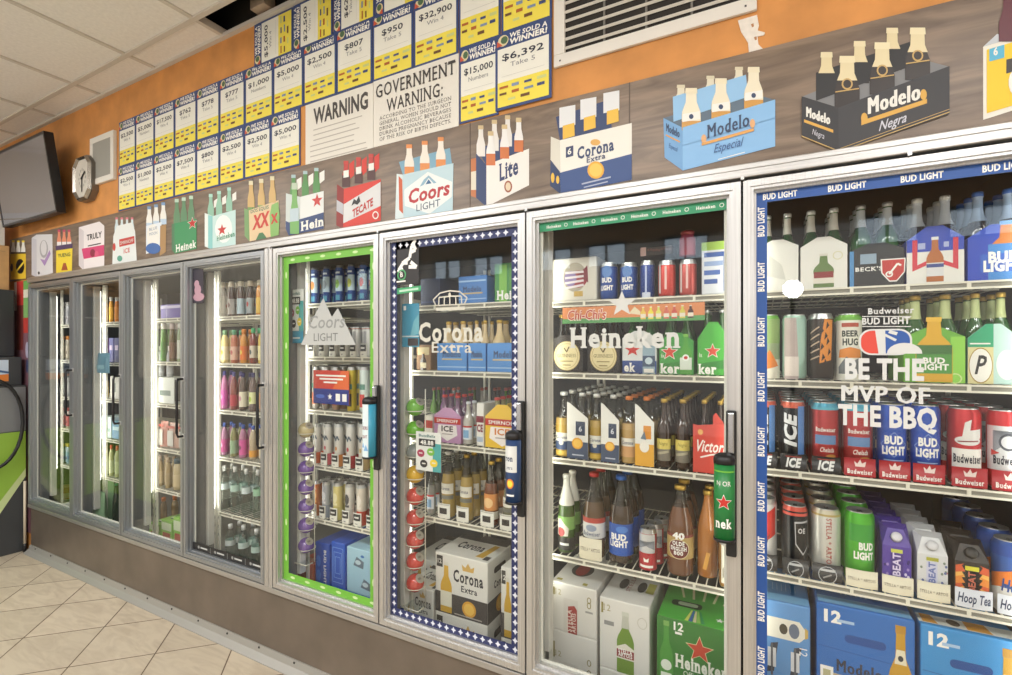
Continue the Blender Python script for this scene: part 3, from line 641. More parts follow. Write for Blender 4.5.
bt(A, 295, 183, 234, 9, M('6fa85a', .4), M('b7c7b0', .4), None, 0, 5); P_(A, [(290.6, 209), (299.4, 208), (299.4, 221), (290.6, 222)], M('b9cbd3', .5), 8); pstar(A, 317.4, 200.7, 7.2, RED, 6); pt(A, 'Hein', 301.8, 230.8, 323.8, 225.5, 8.6, PWHITE, bold=.04, serif=True); print_part(A, 'printed white and navy pack with red star')
A = Art(); P_(A, [(344, 188.9), (381, 179.2), (381, 220.7), (343.3, 228.8)], M('cf4238', .5)); P_(A, [(344, 204.5), (381, 182), (381, 206), (343.6, 223.5)], M('d3d5d6', .5), 4); P_(A, [(337.4, 184.4), (344, 188.9), (343.3, 228.8), (336.6, 225.4)], M('8c3532', .5), 3); P_(A, [(337.2, 200), (343.8, 204), (343.6, 215), (337, 211)], M('b9bcc4', .5), 4)
for x, y in ((346.3, 161), (358.8, 157.5), (371.4, 154)): bt(A, x, y, y + 26, 8, M('4a2420', .4), M('c0423a', .4), M('b83a34', .4), .55, 2); P_(A, [(x - 2.5, y + 10), (x + 2.8, y + 9), (x + 2.8, y + 16), (x - 2.5, y + 17)], PWHITE, 5); P_(A, [(x + 3, y + 3), (x + 8, y - 1), (x + 8, y + 14), (x + 3, y + 19)], M('cf4238', .5), 1)
pt(A, 'TECATE', 353, 217.8, 373.5, 205.5, 7.6, M('b83a38', .5), bold=.03); P_(A, [(352, 206), (354.5, 199), (357, 201), (359.5, 196), (361, 201.5), (358, 205), (355, 204)], BLACK, 6); pe(A, 376, 215.3, 3.1, 4, PWHITE); pe(A, 376, 215.3, 2.2, 2.8, RED, 6); print_part(A, 'printed red and silver pack')
A = Art(); P_(A, [(403, 174.7), (453.7, 163.2), (453, 210.3), (404, 220)], M('b9d3dc', .5)); P_(A, [(397, 174), (403, 174.7), (404, 220), (395.4, 219)], M('d3e0e3', .5), 3); P_(A, [(399, 176), (402.6, 180), (403.4, 214), (399.5, 210)], M('c9603c', .5), 4)
P_(A, [(404.5, 190), (428, 172), (452.5, 182), (452, 197), (430, 214), (405, 206)], M('e4eaea', .5), 4)
P_(A, [(399, 162), (450, 148), (452, 163.5), (403, 174.9)], M('7ba6bd', .5), 1)
for x, y in ((409.5, 144.5), (425, 141), (441, 137.2)): bt(A, x, y, y + 31, 9.6, M('d5843a', .4), M('d98a4a', .4), M('e3dcd0', .4), .72, 2)
pt(A, 'Coors', 409, 203.8, 450, 194.3, 13.5, M('b2343a', .5), bold=.03, shear=.12); pt(A, 'LIGHT', 416.8, 211.6, 440.6, 206, 7, M('3c5468', .5)); P_(A, [(426, 184.5), (429, 179.5), (432, 183.5)], M('3c6a94', .5), 6); P_(A, [(420, 187), (424, 180), (429, 175.5), (437, 183), (434, 183.6), (429, 178), (424, 185)], M('8fb4c8', .5), 5); print_part(A, 'printed pale blue pack with red script')
A = Art(); P_(A, [(486.5, 165), (529.2, 148.7), (529.2, 185.3), (486.5, 207)], M('e6e3de', .5)); P_(A, [(476.3, 153.5), (486.5, 165), (486.5, 207), (476.3, 197.8)], M('34446c', .5), 3); P_(A, [(471, 159), (476.3, 158), (476.3, 198), (471, 196)], M('b86a34', .4), 2); P_(A, [(471.2, 172), (476.3, 171), (476.3, 190), (471.2, 190)], M('d9d2c0', .5), 3)
P_(A, [(477, 150), (521, 130), (524, 150), (486.5, 165)], M('34446c', .5), 1)
for x, y in ((481, 125.5), (494.6, 120), (507.8, 115.5)): bt(A, x, y, y + 31, 8.6, M('dedbd6', .4), M('c9b48a', .4), None, 0, 1)
for x, y in ((491, 131.5), (504.8, 124.8), (519, 118)): bt(A, x, y, y + 34, 9, M('c66f38', .4), M('c9b48a', .4), M('e3e2e0', .4), .66, 3)
pt(A, 'Lite', 499.8, 181, 518.4, 173.4, 16.5, M('37436a', .5), bold=.03, serif=True); pe(A, 508.4, 186.7, 4, 6, M('9a5a44', .5), 5); pe(A, 508.4, 186.7, 2.6, 4.2, M('d9c9ae', .5), 6); print_part(A, 'printed white and navy pack')
A = Art(); P_(A, [(559.8, 140.4), (631.9, 123.1), (631.9, 179.9), (561, 194.3)], M('e5e3db', .5)); P_(A, [(564, 171.9), (631.9, 154), (631.9, 179.9), (561, 194.3), (560.2, 173)], M('3a5286', .5), 4)
P_(A, [(551, 136.7), (559.8, 140.4), (561, 194.3), (550.4, 186)], M('d4d2c6', .5), 3); P_(A, [(550.8, 160), (560.2, 172), (561, 194.3), (550.4, 186)], M('2c3d63', .5), 4); pe(A, 553, 178, 1.8, 5, STR, 5); pe(A, 558, 180, 1.6, 4, STR, 5)
P_(A, [(556, 117), (608, 100), (612, 128), (560, 140.6)], M('34446c', .5), 1)
for x, y in ((567.5, 106), (588.5, 98), (611.5, 91.5)): P_(A, [(x - 8, y + 2), (x + 8, y - 1), (x + 8, y + 19), (x - 8, y + 22)], M('dcdfe2', .5), 3); P_(A, [(x - 8.4, y + 12), (x + 4, y + 8.5), (x + 4, y + 16), (x - 8.4, y + 20)], M('34446c', .5), 2); P_(A, [(x - 4.5, y + 20), (x + 7, y + 17), (x + 7.4, y + 30), (x - 4.5, y + 33.5)], M('e0b53c', .4), 4)
pt(A, 'Corona', 577.5, 159.3, 614, 150, 11.5, M('38486e', .5), bold=.03, serif=True); pt(A, 'Extra', 587, 163.2, 605.5, 158.3, 5.5, M('38486e', .5), bold=.01, serif=True); pe(A, 595.5, 142.5, 5, 3.2, M('d9a95c', .5), 5); pe(A, 596, 170.3, 8.4, 8.8, M('e2a93c', .5), 5); pe(A, 596, 170.3, 6.4, 6.8, M('eec25c', .5), 6)
P_(A, [(566, 147.5), (573.5, 145.5), (573.5, 156), (566, 158)], M('3a4568', .5), 5); pt(A, '6', 567.8, 155, 571.6, 154, 6, PWHITE, bold=.02)
P_(A, [(582, 183.5), (611, 176.5), (611, 178), (582, 185)], M('aab4c8', .5), 5); P_(A, [(584, 187), (608, 181.2), (608, 182.4), (584, 188.2)], M('aab4c8', .5), 5); print_part(A, 'printed white and navy pack with gold seal')
A = Art(); LB = M('86b6e2', .5); P_(A, [(682.8, 128), (775.2, 100.1), (775.2, 146.6), (682.8, 170.8)], LB); P_(A, [(663.5, 118.2), (682.8, 128), (682.8, 170.8), (664.7, 157.7)], M('74a4d2', .5), 3)
P_(A, [(663.5, 118.2), (747, 92), (775.2, 100.1), (682.8, 128)], M('5d6f80', .5), 1); P_(A, [(672.9, 97), (746, 75), (748, 97), (673.5, 122)], M('8fbde4', .5), 2)
for x, y in ((681, 85), (710.5, 76), (739, 67)): bt(A, x, y, y + 24, 13, M('d8d2bc', .4), M('cfc7ac', .4), None, 0, 1)
for x, y in ((691.4, 88.5), (721, 78.8), (753.7, 67.5)): bt(A, x, y, y + 42, 19, M('c89444', .4), M('e2d9bd', .4), M('e3dcc4', .4), .78, 4); P_(A, [(x - 8.6, y + 26), (x + 8.6, y + 23), (x + 9, y + 31), (x - 9, y + 34)], PWHITE, 6); pe(A, x, y + 28.5, 2.3, 2.5, M('3a4a6a', .5), 7)
P_(A, [(682.8, 128), (775.2, 100.1), (775.2, 118), (682.8, 146)], LB, 8)
pt(A, 'Modelo', 708, 139, 749, 126.5, 13.5, M('3a4a68', .5), 10, bold=.02, serif=True); P_(A, [(701.8, 143.5), (753.7, 128.6), (754, 131.5), (702, 146.2)], M('d9a05a', .5), 9); pe(A, 704, 139.5, 2.6, 4.5, M('d9a878', .5), 9); pe(A, 752.5, 124, 2.6, 4.5, M('d9a878', .5), 9)
pt(A, 'Especial', 714, 153.5, 743.8, 145.6, 8.5, M('3d5f94', .5), 10, shear=.35); P_(A, [(718, 159.4), (745, 152), (745, 152.8), (718, 160.2)], PWHITE, 9); pt(A, 'Modelo', 666.5, 131.5, 679.5, 138, 8, M('3a4a68', .5), 9, bold=.02, serif=True); P_(A, [(666, 134.5), (680, 141.5), (680, 143), (666, 136)], M('d9a05a', .5), 9); pt(A, 'Especial', 669, 148, 678, 152.5, 5, M('3d5f94', .5), 9, shear=.35); print_part(A, 'printed light blue pack')
A = Art(); NB = M('3a3b3f', .5); P_(A, [(838, 108.3), (949, 66.8), (949, 114.6), (838.6, 152.4)], NB, 8); P_(A, [(801.6, 97), (838, 108.3), (838.6, 152.4), (801.6, 137.3)], M('323337', .5), 8); P_(A, [(801.6, 97), (905, 55), (949, 66.8), (838, 108.3)], M('7d7f82', .5), 1); P_(A, [(816, 73), (910, 42), (912, 66), (816, 101)], M('2a2b2e', .5), 2)
for x, y in ((826.5, 52.5), (859.5, 41.5), (892, 28.3)): bt(A, x, y, y + 42, 19, BRN, M('ded3ae', .4), M('d8cba2', .4), .5, 1)
for x, y in ((847, 56.5), (882, 43), (917.4, 28.2)): bt(A, x, y, y + 52, 25, BRN, M('e2d8b4', .4), M('dbcfa8', .4), .47, 4); pe(A, x, y + 28, 5.6, 5.8, M('c3a468', .5), 6); pe(A, x, y + 28, 4, 4.2, BRN, 7); P_(A, [(x - 11.8, y + 35.5), (x + 11.8, y + 32), (x + 11.8, y + 33.2), (x - 11.8, y + 36.7)], M('c3a468', .5), 6)
pt(A, 'Modelo', 868.3, 115, 919, 100.3, 16.5, PWHITE, 11, bold=.04, serif=True); P_(A, [(861, 121.5), (926.5, 99.5), (926.5, 104), (861, 126)], M('d4a64e', .5), 10); pe(A, 864, 119, 3.3, 5.5, M('d4a64e', .5), 10); pe(A, 923, 95.5, 3.3, 5.5, M('d4a64e', .5), 10)
pt(A, 'Negra', 878.4, 132, 906, 122.4, 9.5, M('c9cbd6', .5), 11, shear=.35, bold=.01); P_(A, [(840, 151.4), (949, 112.2), (949, 113.2), (840, 152.3)], M('c3a468', .5), 10); P_(A, [(840, 148.8), (949, 109.6), (949, 110.2), (840, 149.4)], M('c3a468', .5), 10)
pt(A, 'Modelo', 806.5, 117.5, 829.5, 125.5, 10, PWHITE, 11, bold=.04, serif=True); P_(A, [(804, 120), (833, 130.5), (833, 133.5), (804, 123)], M('d4a64e', .5), 10); pt(A, 'Negra', 812, 135, 824, 140, 6, M('c9cbd6', .5), 11, shear=.3); P_(A, [(801.6, 136.3), (838.6, 151.3), (838.6, 152.4), (801.6, 137.3)], M('c3a468', .5), 10); print_part(A, 'printed black pack of dark bottles')
A = Art(); P_(A, [(983, 47), (1046, 28), (1046, 100), (983, 120)], M('e4e2d8', .5), 2); P_(A, [(986.5, 50), (1042, 34), (1042, 97), (986.5, 113.5)], M('e8c52f', .5), 3); P_(A, [(983, 47), (997, 34), (1010, 39)], M('bdc4cc', .5), 2)
bt(A, 1008, -8, 42, 19, M('5c2430', .4), M('5c2430', .4), None, 0, 4); P_(A, [(989, 49.5), (1004, 45), (1004, 58), (989, 62)], M('58b0d4', .5), 5); pt(A, '6', 993, 56, 997.5, 55, 7.5, PWHITE, bold=.03); P_(A, [(1006, 60), (1040, 52), (1040, 64), (1006, 74)], BRN, 5); pe(A, 1017, 83, 9, 14, PWHITE, 5); print_part(A, 'printed yellow pack at the right end')

# ---------------------------------------------------------------- lottery winner posters
PB = M('34497c', .5); PW = M('e9e9df', .55); PY = M('ecdb52', .55); PT = M('2c3040', .55); PG = M('8a8c90', .6)
MARK = [M('b0622c', .6), M('7a8fae', .6), M('3c4a78', .6), M('c9cf86', .6), M('6a4a2c', .6)]
def winner(xa, xb, z0, z1, amount, cap, label, y=-.003, rot=False, head=True):
    """printed poster: blue head with ball emblem, white field, yellow foot of game marks"""
    xc, zc = (xa + xb) / 2, (z0 + z1) / 2
    w, h = (xb - xa, z1 - z0) if not rot else (z1 - z0, xb - xa)
    t = thing('winner_poster', label, 'poster', (xc, y, zc), 'lottery winner posters')
    def tf(p): return p if not rot else (-p[1], p[0])
    def fn(u, v, l):
        q = tf((u, v)); return (q[0], -base[0] - l * .0004, q[1])
    mb = MB(); a, b_ = tf((-w / 2, -h / 2)), tf((w / 2, h / 2)); mb.box(min(a[0], b_[0]), max(a[0], b_[0]), -.0004, .0012, min(a[1], b_[1]), max(a[1], b_[1]), PB)
    A = Art(); m = w * .045; yt = h / 2 - h * .2
    A.rect(-w / 2 + m, -h / 2 + m, w / 2 - m, -h / 2 + h * .36, PY, 2); A.rect(-w / 2 + m, -h / 2 + h * .36, w / 2 - m, yt, PW, 2)
    base = [.0006]; mb.art(A, fn); mb.build('sheet', t); base[0] = .0014
    A = Art(); A.text('WE SOLD A', w * .1, h / 2 - h * .088, h * .06, WHITE, 3, w=w * .66, bold=.03, shear=.1); A.text('WINNER!', w * .1, h / 2 - h * .172, h * .068, WHITE, 3, w=w * .66, bold=.04, shear=.1)
    A.ell(-w * .35, h / 2 - h * .1, w * .1, h * .075, M('d9cfa8', .5), 3, 12); A.ell(-w * .33, h / 2 - h * .095, w * .065, h * .05, M('4a6a4a', .5), 4, 10); A.poly([(-w * .47, h / 2 - h * .17), (-w * .36, h / 2 - h * .16), (-w * .46, h / 2 - h * .09)], M('cf5a3c', .5), 4)
    mb = MB(); mb.art(A, fn); mb.build('headline', t)
    A = Art(); n = len(amount); A.text(amount, 0, h * .135, h * .085, PT, 3, w=w * min(.74, .12 * n + .04), bold=.015)
    if cap: A.text(cap, 0, h * .035, h * .06, PG, 3, w=w * min(.6, .065 * len(cap) + .05))
    A.rect(-w * .38, -h * .075, w * .38, -h * .07, M('c9c9c2', .6), 3)
    mb = MB(); mb.art(A, fn); mb.build('lettering', t)
    A = Art(); k = 0
    for r_ in range(3):
        for c_ in range(4 if r_ < 2 else 2):
            u = -w * .34 + c_ * w * .225 + (w * .16 if r_ == 2 else 0); v = -h * .21 - r_ * h * .085; A.rect(u - w * .08, v - h * .018, u + w * (.05 if k % 3 else .08), v + h * (.02 if k % 2 else .012), MARK[k % 5], 3); k += 1
    mb = MB(); mb.art(A, fn); mb.build('game_marks', t)
    return t
def zz(x, y): return WZ(x, y)
# upper row
xe = [WX(q) for q in (119.6, 136.3, 155, 175.3, 197.2, 220.2, 245.5, 273.8, 304)]
Z1, Z0 = zz(220.2, 81), zz(220.2, 134.3)
print('row1', Z1, Z0, zz(274, 65), zz(274, 119), zz(155, 113.5), zz(155, 157))
amts = [('$2,500', 'Win 4'), ('$5,000', 'Numbers'), ('$17,500', 'Win 4'), ('$762', 'Take 5'), ('$778', 'Take 5'), ('$777', 'Take 5'), ('$1,000', 'Numbers'), ('$5,000', 'Win 4')]
for i, (a, c_) in enumerate(amts):
    winner(xe[i] + .001, xe[i + 1] - .001, Z0, Z1, a, c_, ['winner poster reading $2,500 at the left end of the long upper row', 'winner poster reading $5,000, second from the left end of the upper row', 'winner poster reading $17,500', 'winner poster reading $762', 'winner poster reading $778', 'winner poster reading $777', 'winner poster reading $1,000 in the upper row', 'winner poster reading $5,000 beside the upright $2,500 one'][i])
xe2 = [WX(q) for q in (304, 337, 373, 414, 459)]
for i, (a, c_, l) in enumerate((('$2,500', 'Win 4', 'winner poster reading $2,500, upright, above the plain warning sign'), ('$807', 'Take 5', 'winner poster reading $807'), ('$950', 'Take 5', 'winner poster reading $950'), ('$32,900', 'Win 4', 'winner poster reading $32,900'))):
    winner(xe2[i] + .001, xe2[i + 1] - .001, Z0, Z1 + .004, a, c_, l)
winner(WX(459.5), WX(501), zz(461, 50.5), zz(461, 50.5) + .3, '$2,500', 'Win 4', 'winner poster reading $2,500 cut by the top edge, above the $15,000 poster', -.0035)
winner(WX(502), WX(552.5), zz(503, 35), zz(503, 35) + .3, '', '', 'winner poster with amount cut off, directly above the $6,392 poster', -.004)
winner(WX(460), WX(499), zz(461, 124.5), zz(461, 50.5) - .001, '$15,000', 'Numbers', 'winner poster reading $15,000 right of the government warning', -.004)
winner(WX(496.5), WX(552.5), zz(499, 112), zz(503, 35) - .001, '$6,392', 'Take 5', 'winner poster reading $6,392 next to the large vent', -.0075)
# lower row
xe = [WX(q) for q in (119, 136.3, 154.5, 175, 197, 220.2, 245, 271.5, 301.2)]
Z3, Z2 = Z0 - .0005, zz(220.2, 186)
print('row2', Z3, Z2, zz(274, 123), zz(274, 170.5))
amts = [('$2,500', 'Win 4', 'winner poster reading $2,500 at the left end of the lower row'), ('$1,000', 'Numbers', 'winner poster reading $1,000 in the lower row'), ('$2,500', 'Win 4', 'winner poster reading $2,500 directly left of the $7,500 poster'), ('$7,500', 'Win 4', 'winner poster reading $7,500'), ('$800', 'Take 5', 'winner poster reading $800'),
        ('$2,500', 'Win 4', 'winner poster reading $2,500 directly right of the $800 poster'), ('$2,500', 'Win 4', 'winner poster reading $2,500, second last in the lower row'), ('$5,000', 'Win 4', 'winner poster reading $5,000 in the lower row beside the warning sign')]
for i, (a, c_, l) in enumerate(amts):
    winner(xe[i] + .001, xe[i + 1] - .001, Z2, Z3, a, c_, l, -.0032)
# top row, turned on their side
xr = [WX(q) for q in (255, 294, 334, 376, 424, 462)]
zb = zz(258, 67.5)
for i, (a, c_, l) in enumerate((('$5,000', 'Win 4', 'sideways winner poster reading $5,000 at the left end of the top row'), ('$2,500', 'Win 4', 'sideways winner poster reading $2,500 in the top row'), ('$622', 'Take 5', 'sideways winner poster with an amount starting $62, third in the top row'), ('$500', '', 'sideways winner poster fourth in the top row, cut by the picture edge'))):
    winner(xr[i] + .002, xr[i + 1] - .002, zb - .004 * (i % 2), min(zb + .245, CEIL - .015), a, c_, l, -.0045 - .0012 * (i % 2), rot=True)
# ---------------------------------------------------------------- warning signs
SG = M('e2dfd6', .5)
def sign(label, pts, lay=0):
    xs = [W(*p) for p in pts]; xa = xs[0][0]; xb = xs[1][0]; z1 = xs[0][1]; z0 = xs[2][1]
    t = thing('warning_sign', label, 'sign', ((xa + xb) / 2, -.003, (z0 + z1) / 2)); mb = MB(); mb.box(xa, xb, -.0052 - lay, -.0022, z0, z1, SG); mb.build('board', t, True)
    return t, xa, xb, z0, z1
t, xa, xb, z0, z1 = sign('white sign headed WARNING over small grey lines of text', ((306.5, 106), (374, 90), (306.5, 165.5)))
A = Art(); gtxt(A, 'WARNING', 315, 369, 120, 16, PT, bold=.04)
A.items = []; A.text('WARNING', (WX(314.5) + WX(369)) / 2, WZ(342, 116.5), .066, M('4a4644', .6), 2, w=WX(369) - WX(314.5), bold=.035); rr = random.Random(3)
for k in range(9):
    z = WZ(342, 116.5) - .028 - k * .0225; A.rect(xa + .03 + (.02 if k < 3 else 0), z, xb - .03 - rr.random() * .12, z + .0045, M('b5b0a8', .6), 2)
mb = MB(); mb.art(A, flat(-.0054)); mb.build('lettering', t, True)
t, xa, xb, z0, z1 = sign('white government warning sign in tall serif capitals', ((374.5, 82.5), (459.5, 62), (374.5, 148)), .0006)
A = Art(); xm = (xa + xb) / 2; w = xb - xa; ht = z1 - z0; SK = M('45413f', .6)
A.text('GOVERNMENT', xm, z1 - ht * .27, ht * .2, SK, 2, w=w * .93, bold=.012, serif=True); A.text('WARNING:', xm, z1 - ht * .52, ht * .19, SK, 2, w=w * .66, bold=.012, serif=True)
for k, s_ in enumerate(('ACCORDING TO THE SURGEON', 'GENERAL, WOMEN SHOULD NOT', 'DRINK ALCOHOLIC BEVERAGES', 'DURING PREGNANCY BECAUSE', 'OF THE RISK OF BIRTH DEFECTS.')):
    A.text(s_, xm, z1 - ht * (.615 + k * .079), ht * .056, M('6b6764', .6), 2, w=w * .84, serif=True)
mb = MB(); mb.art(A, flat(-.0062)); mb.build('lettering', t, True)
# ---------------------------------------------------------------- vents
def vent(name, label, xa, xb, z0, z1, fr, slat, n, dark, y=-.012, vertical=False):
    t = thing(name, label, 'vent', ((xa + xb) / 2, 0, (z0 + z1) / 2))
    mb = MB()
    for q in ((xa, xb, z0, z0 + fr), (xa, xb, z1 - fr, z1), (xa, xa + fr, z0 + fr, z1 - fr), (xb - fr, xb, z0 + fr, z1 - fr)): mb.box(q[0], q[1], y, -.0005, q[2], q[3], slat, bev=.002)
    mb.build('frame', t, True)
    mb = MB(); mb.box(xa + fr * .9, xb - fr * .9, -.0015, -.0005, z0 + fr * .9, z1 - fr * .9, dark); mb.build('backing', t, True)
    mb = MB(); L = (z1 - z0 - 2 * fr)
    for k in range(n):
        if vertical:
            x = xa + fr + (xb - xa - 2 * fr) * (k + .5) / n; mb.box(x - .003, x + .003, y + .002, -.002, z0 + fr, z1 - fr, M('a7a69f', .6))
        else:
            z = z0 + fr + L * (k + .5) / n; R_ = Matrix.Rotation(math.radians(-35), 3, 'X'); mb.box(xa + fr, xb - fr, y * .75 - .004, y * .75 + .004, z - .0012, z + .0012, slat, rot=R_, piv=(0, y * .6, z))
    mb.build('louvers', t, True)
    if not vertical:
        mb = MB()
        for k in range(1, 4):
            x = xa + fr + (xb - xa - 2 * fr) * k / 4
            mb.box(x - .003, x + .003, -.006, -.002, z0 + fr, z1 - fr, M('77746e', .6))
        for x in (xa + .02, xb - .03): mb.box(x, x + .005, y - .001, y, z0 + .014, z0 + .019, DGREY)
        mb.build('support_bars', t, True)
xa, z0 = W(555, 69); xb, zr = W(757, 12)
vent('return_vent', 'large white louvered return vent high on the orange wall', xa, xb, (z0 + zr) / 2, CEIL - .06, .038, M('dcd9d2', .5), 17, M('2e2b28', .9))
xa, z1 = W(93.5, 142); xb, _ = W(117, 133); z0 = WZ(93.5, 187)
vent('wall_grille', 'small white framed wall grille behind the octagonal clock', xa, xb, z0, z1 + .01, .035, M('dfdcd4', .5), 26, M('aaa79f', .8), y=-.02, vertical=True)
# ---------------------------------------------------------------- clock
xa, xb = WX(75.5, -.036), WX(92, -.036); zt = WZ(85, 156, -.036); zb = WZ(85, 200, -.036)
xc, zc = (xa + xb) / 2, (zt + zb) / 2; hw, hh = (xb - xa) / 2, (zt - zb) / 2
t = thing('wall_clock', 'tall octagonal clock with chrome rim on the orange wall', 'clock', (xc, -.0275, zc))
def octo(w, h, c): return [(-w + c, -h), (w - c, -h), (w, -h + c), (w, h - c), (w - c, h), (-w + c, h), (-w, h - c), (-w, -h + c)]
mb = MB(); mb.prism(octo(hw, hh, .05), -.008, .026, M('7d776f', .35, .6)); mb.build('case', t)
CH_ = M('a59f96', .25, .9); mb = MB(); o_, i_ = octo(hw, hh, .05), octo(hw - .022, hh - .022, .044)
for k in range(8):
    j = (k + 1) % 8; m0 = ((o_[k][0] + i_[k][0]) / 2, (o_[k][1] + i_[k][1]) / 2); m1 = ((o_[j][0] + i_[j][0]) / 2, (o_[j][1] + i_[j][1]) / 2)
    mb.add([(o_[k][0], -.012, o_[k][1]), (o_[j][0], -.012, o_[j][1]), (m1[0], -.028, m1[1]), (m0[0], -.028, m0[1]), (i_[j][0], -.014, i_[j][1]), (i_[k][0], -.014, i_[k][1])], [(0, 1, 2, 3), (3, 2, 4, 5)], CH_)
mb.build('rim', t)
mb = MB(); mb.prism(octo(hw - .022, hh - .022, .044), -.0155, -.0125, M('cfcac0', .5)); A = Art()
for k in range(12): A.rect((hw - .055) * math.sin(k * .5236) * .8 - .004, (hh - .07) * math.cos(k * .5236) * .8 - .008, (hw - .055) * math.sin(k * .5236) * .8 + .004, (hh - .07) * math.cos(k * .5236) * .8 + .008, M('8e8a84', .6), 1)
mb.art(A, flat(-.0156)); mb.build('dial', t)
mb = MB(); mb.box(-.004, .004, -.019, -.017, -.085, .01, BLACK); mb.box(-.005, .005, -.0215, -.0195, -.01, .055, BLACK, rot=Matrix.Rotation(.9, 3, 'Y'), piv=(0, -.02, 0)); mb.lathe([(.008, 0), (.008, .001)], BLACK, 10, 0, 0, 0); mb.build('hands', t)
# ---------------------------------------------------------------- television, tilted down from the wall
t = thing('television', 'flat black television on a wall bracket at the upper left', 'television', (0, 0, 0))
Yb, Yt = -.10, -.165
xr = WX(57.5, Yb); zb = WZ(61, 211, Yb); zt = WZ(52, 127, Yt); xl = xr - .84
t.location = ((xl + xr) / 2, 0, (zb + zt) / 2)
def tv(u, v, dd):
    """u along the set 0..1, v up 0..1, dd in front of the screen face"""
    n = Vector((0, -(zt - zb), Yb - Yt)).normalized(); n = Vector((0, n.y, -abs(n.z)))
    return Vector((xl + u * (xr - xl), Yb + v * (Yt - Yb), zb + v * (zt - zb))) + n * dd
def slab(mb, u0, u1, v0, v1, d0, d1, m):
    V = [tv(u, v, d) for u in (u0, u1) for v in (v0, v1) for d in (d0, d1)]
    mb.add(V, [(0, 1, 3, 2), (4, 6, 7, 5), (0, 4, 5, 1), (2, 3, 7, 6), (0, 2, 6, 4), (1, 5, 7, 3)], m)
mb = MB(); slab(mb, 0, 1, 0, 1, -.045, -.002, BLACK); mb.build('back_case', t, True)
mb = MB(); TVM = M('1b1c20', .3)
for q in ((0, 1, 0, .03), (0, 1, .97, 1), (0, .016, .03, .97), (.984, 1, .03, .97)): slab(mb, *q, -.002, .004, TVM)
mb.build('bezel', t, True)
SCR = M('a4a6b0', .12, .75, .9); mb = MB(); slab(mb, .016, .984, .03, .97, -.0015, .001, SCR); mb.build('screen', t, True)
mb = MB(); mb.box((xl + xr) / 2 - .12, (xl + xr) / 2 + .12, -.022, -.002, (zb + zt) / 2 - .12, (zb + zt) / 2 + .12, BLACK, bev=.003); mb.box((xl + xr) / 2 - .03, (xl + xr) / 2 + .03, -.065, -.022, (zb + zt) / 2 - .04, (zb + zt) / 2 + .04, BLACK); mb.build('wall_bracket', t, True)
# ---------------------------------------------------------------- machine at the left end
XM = -4.645
t = thing('vending_machine', 'dark floor machine with slanted green panel at the left end', 'machine', (XM - .3, -.4, 0))
def mz(py, Y): # height on the face x = XM seen at a pixel row, via its depth along the view
    return EYE + (HOR - py) / FOC * (-SI * XM + CO * (Y + DIST))
mb = MB(); DK = M('3e4144', .4); GY2 = M('84878a', .4, .3)
zt1, zt2, zg = mz(385, -.02), mz(430, -.02), .0
mb.box(XM - .62, XM, -.82, -.015, .0, zt1, DK, bev=.006); mb.build('cabinet', t, True)
def fm(u, v, l): return (XM + l * .0008 + .0002, u, v)
A = Art(); A.rect(-.81, zt2, -.02, zt1 - .012, GY2, 1); mb = MB(); mb.art(A, fm); mb.build('upper_panel', t, True)
A = Art(); GP = M('8fb743', .45); A.poly([(-.81, zt2 - .006), (-.02, zt2 - .006), (-.02, mz(468, -.02)), (-.2, mz(520, -.2)), (-.42, .32), (-.81, .1)], GP, 1); A.poly([(-.02, mz(468, -.02)), (-.02, mz(476, -.02)), (-.2, mz(528, -.2)), (-.2, mz(514, -.2))], M('c3d39a', .5), 2)
mb = MB(); mb.art(A, fm); mb.build('green_panel', t, True)
mb = MB(); hp = []
for k in range(17):
    q = math.pi * (k / 16) - math.pi / 2; hp.append((XM + .045, -.2 + .15 * math.cos(q), .92 + .3 * math.sin(q)))
hp = [(XM + .0, -.26, .62)] + hp + [(XM + .0, -.26, 1.22)]
mb.tube(hp, .011, RUBBER, 8); mb.build('hose', t, True)
zz1, zz2 = mz(357, -.06), zt1 + .001
mb = MB(); mb.box(XM - .5, XM - .032, -.7, -.03, zz2, zz1, DK, bev=.005); h_ = mb.build('slot_unit', t, True)
A = Art(); fm2 = lambda u, v, l: (XM - .0318 + l * .0008, u, v); A.rect(-.34, zz2 + .03, -.1, zz1 - .02, M('c4d4e4', .5), 1); A.poly([(-.34, zz2 + .03), (-.1, zz2 + .03), (-.1, zz2 + .08), (-.34, zz2 + .06)], ORANGE, 2); A.path([(-.34, zz2 + .09), (-.22, zz2 + .12), (-.1, zz2 + .09)], .014, M('3a5f8c', .5), 3)
mb = MB(); mb.art(A, fm2); mb.build('picture_label', h_, True)
zz3 = mz(289, -.06)
mb = MB(); mb.box(XM - .5, XM - .12, -.75, -.04, zz1 + .001, zz3, M('34373a', .35), bev=.008); mb.box(XM - .1195, XM - .118, -.5, -.14, zz1 + .3, zz1 + .31, SILVER); mb.build('display_head', t, True)
def carton(label, x0, x1, y0, y1, z0, z1, m, marks):
    o = thing('storage_box', label, 'box', ((x0 + x1) / 2, (y0 + y1) / 2, z0)); mb = MB(); mb.box(x0, x1, y0, y1, z0, z1, m, bev=.004); mb.build('box_body', o, True)
    A = Art(); 
    if marks:
        for k in range(3): A.rect(y0 + .12, z0 + .05 + k * .035, y0 + .3, z0 + .065 + k * .035, M('6b5236', .6), 1)
    A.rect(y0 + .02, z1 - .045, y1 - .02, z1 - .04, M('a88a62', .6), 1); mb = MB(); mb.art(A, lambda u, v, l: (x1 + l * .0006, u, v)); mb.build('box_marks', o, True)
z4 = mz(243, -.1); z5 = mz(218, -.1)
carton('tan cardboard box standing on top of the dark machine', XM - .5, XM - .15, -.7, -.06, zz3 + .001, z4, M('c19a6a', .7, noise=.06), 1)
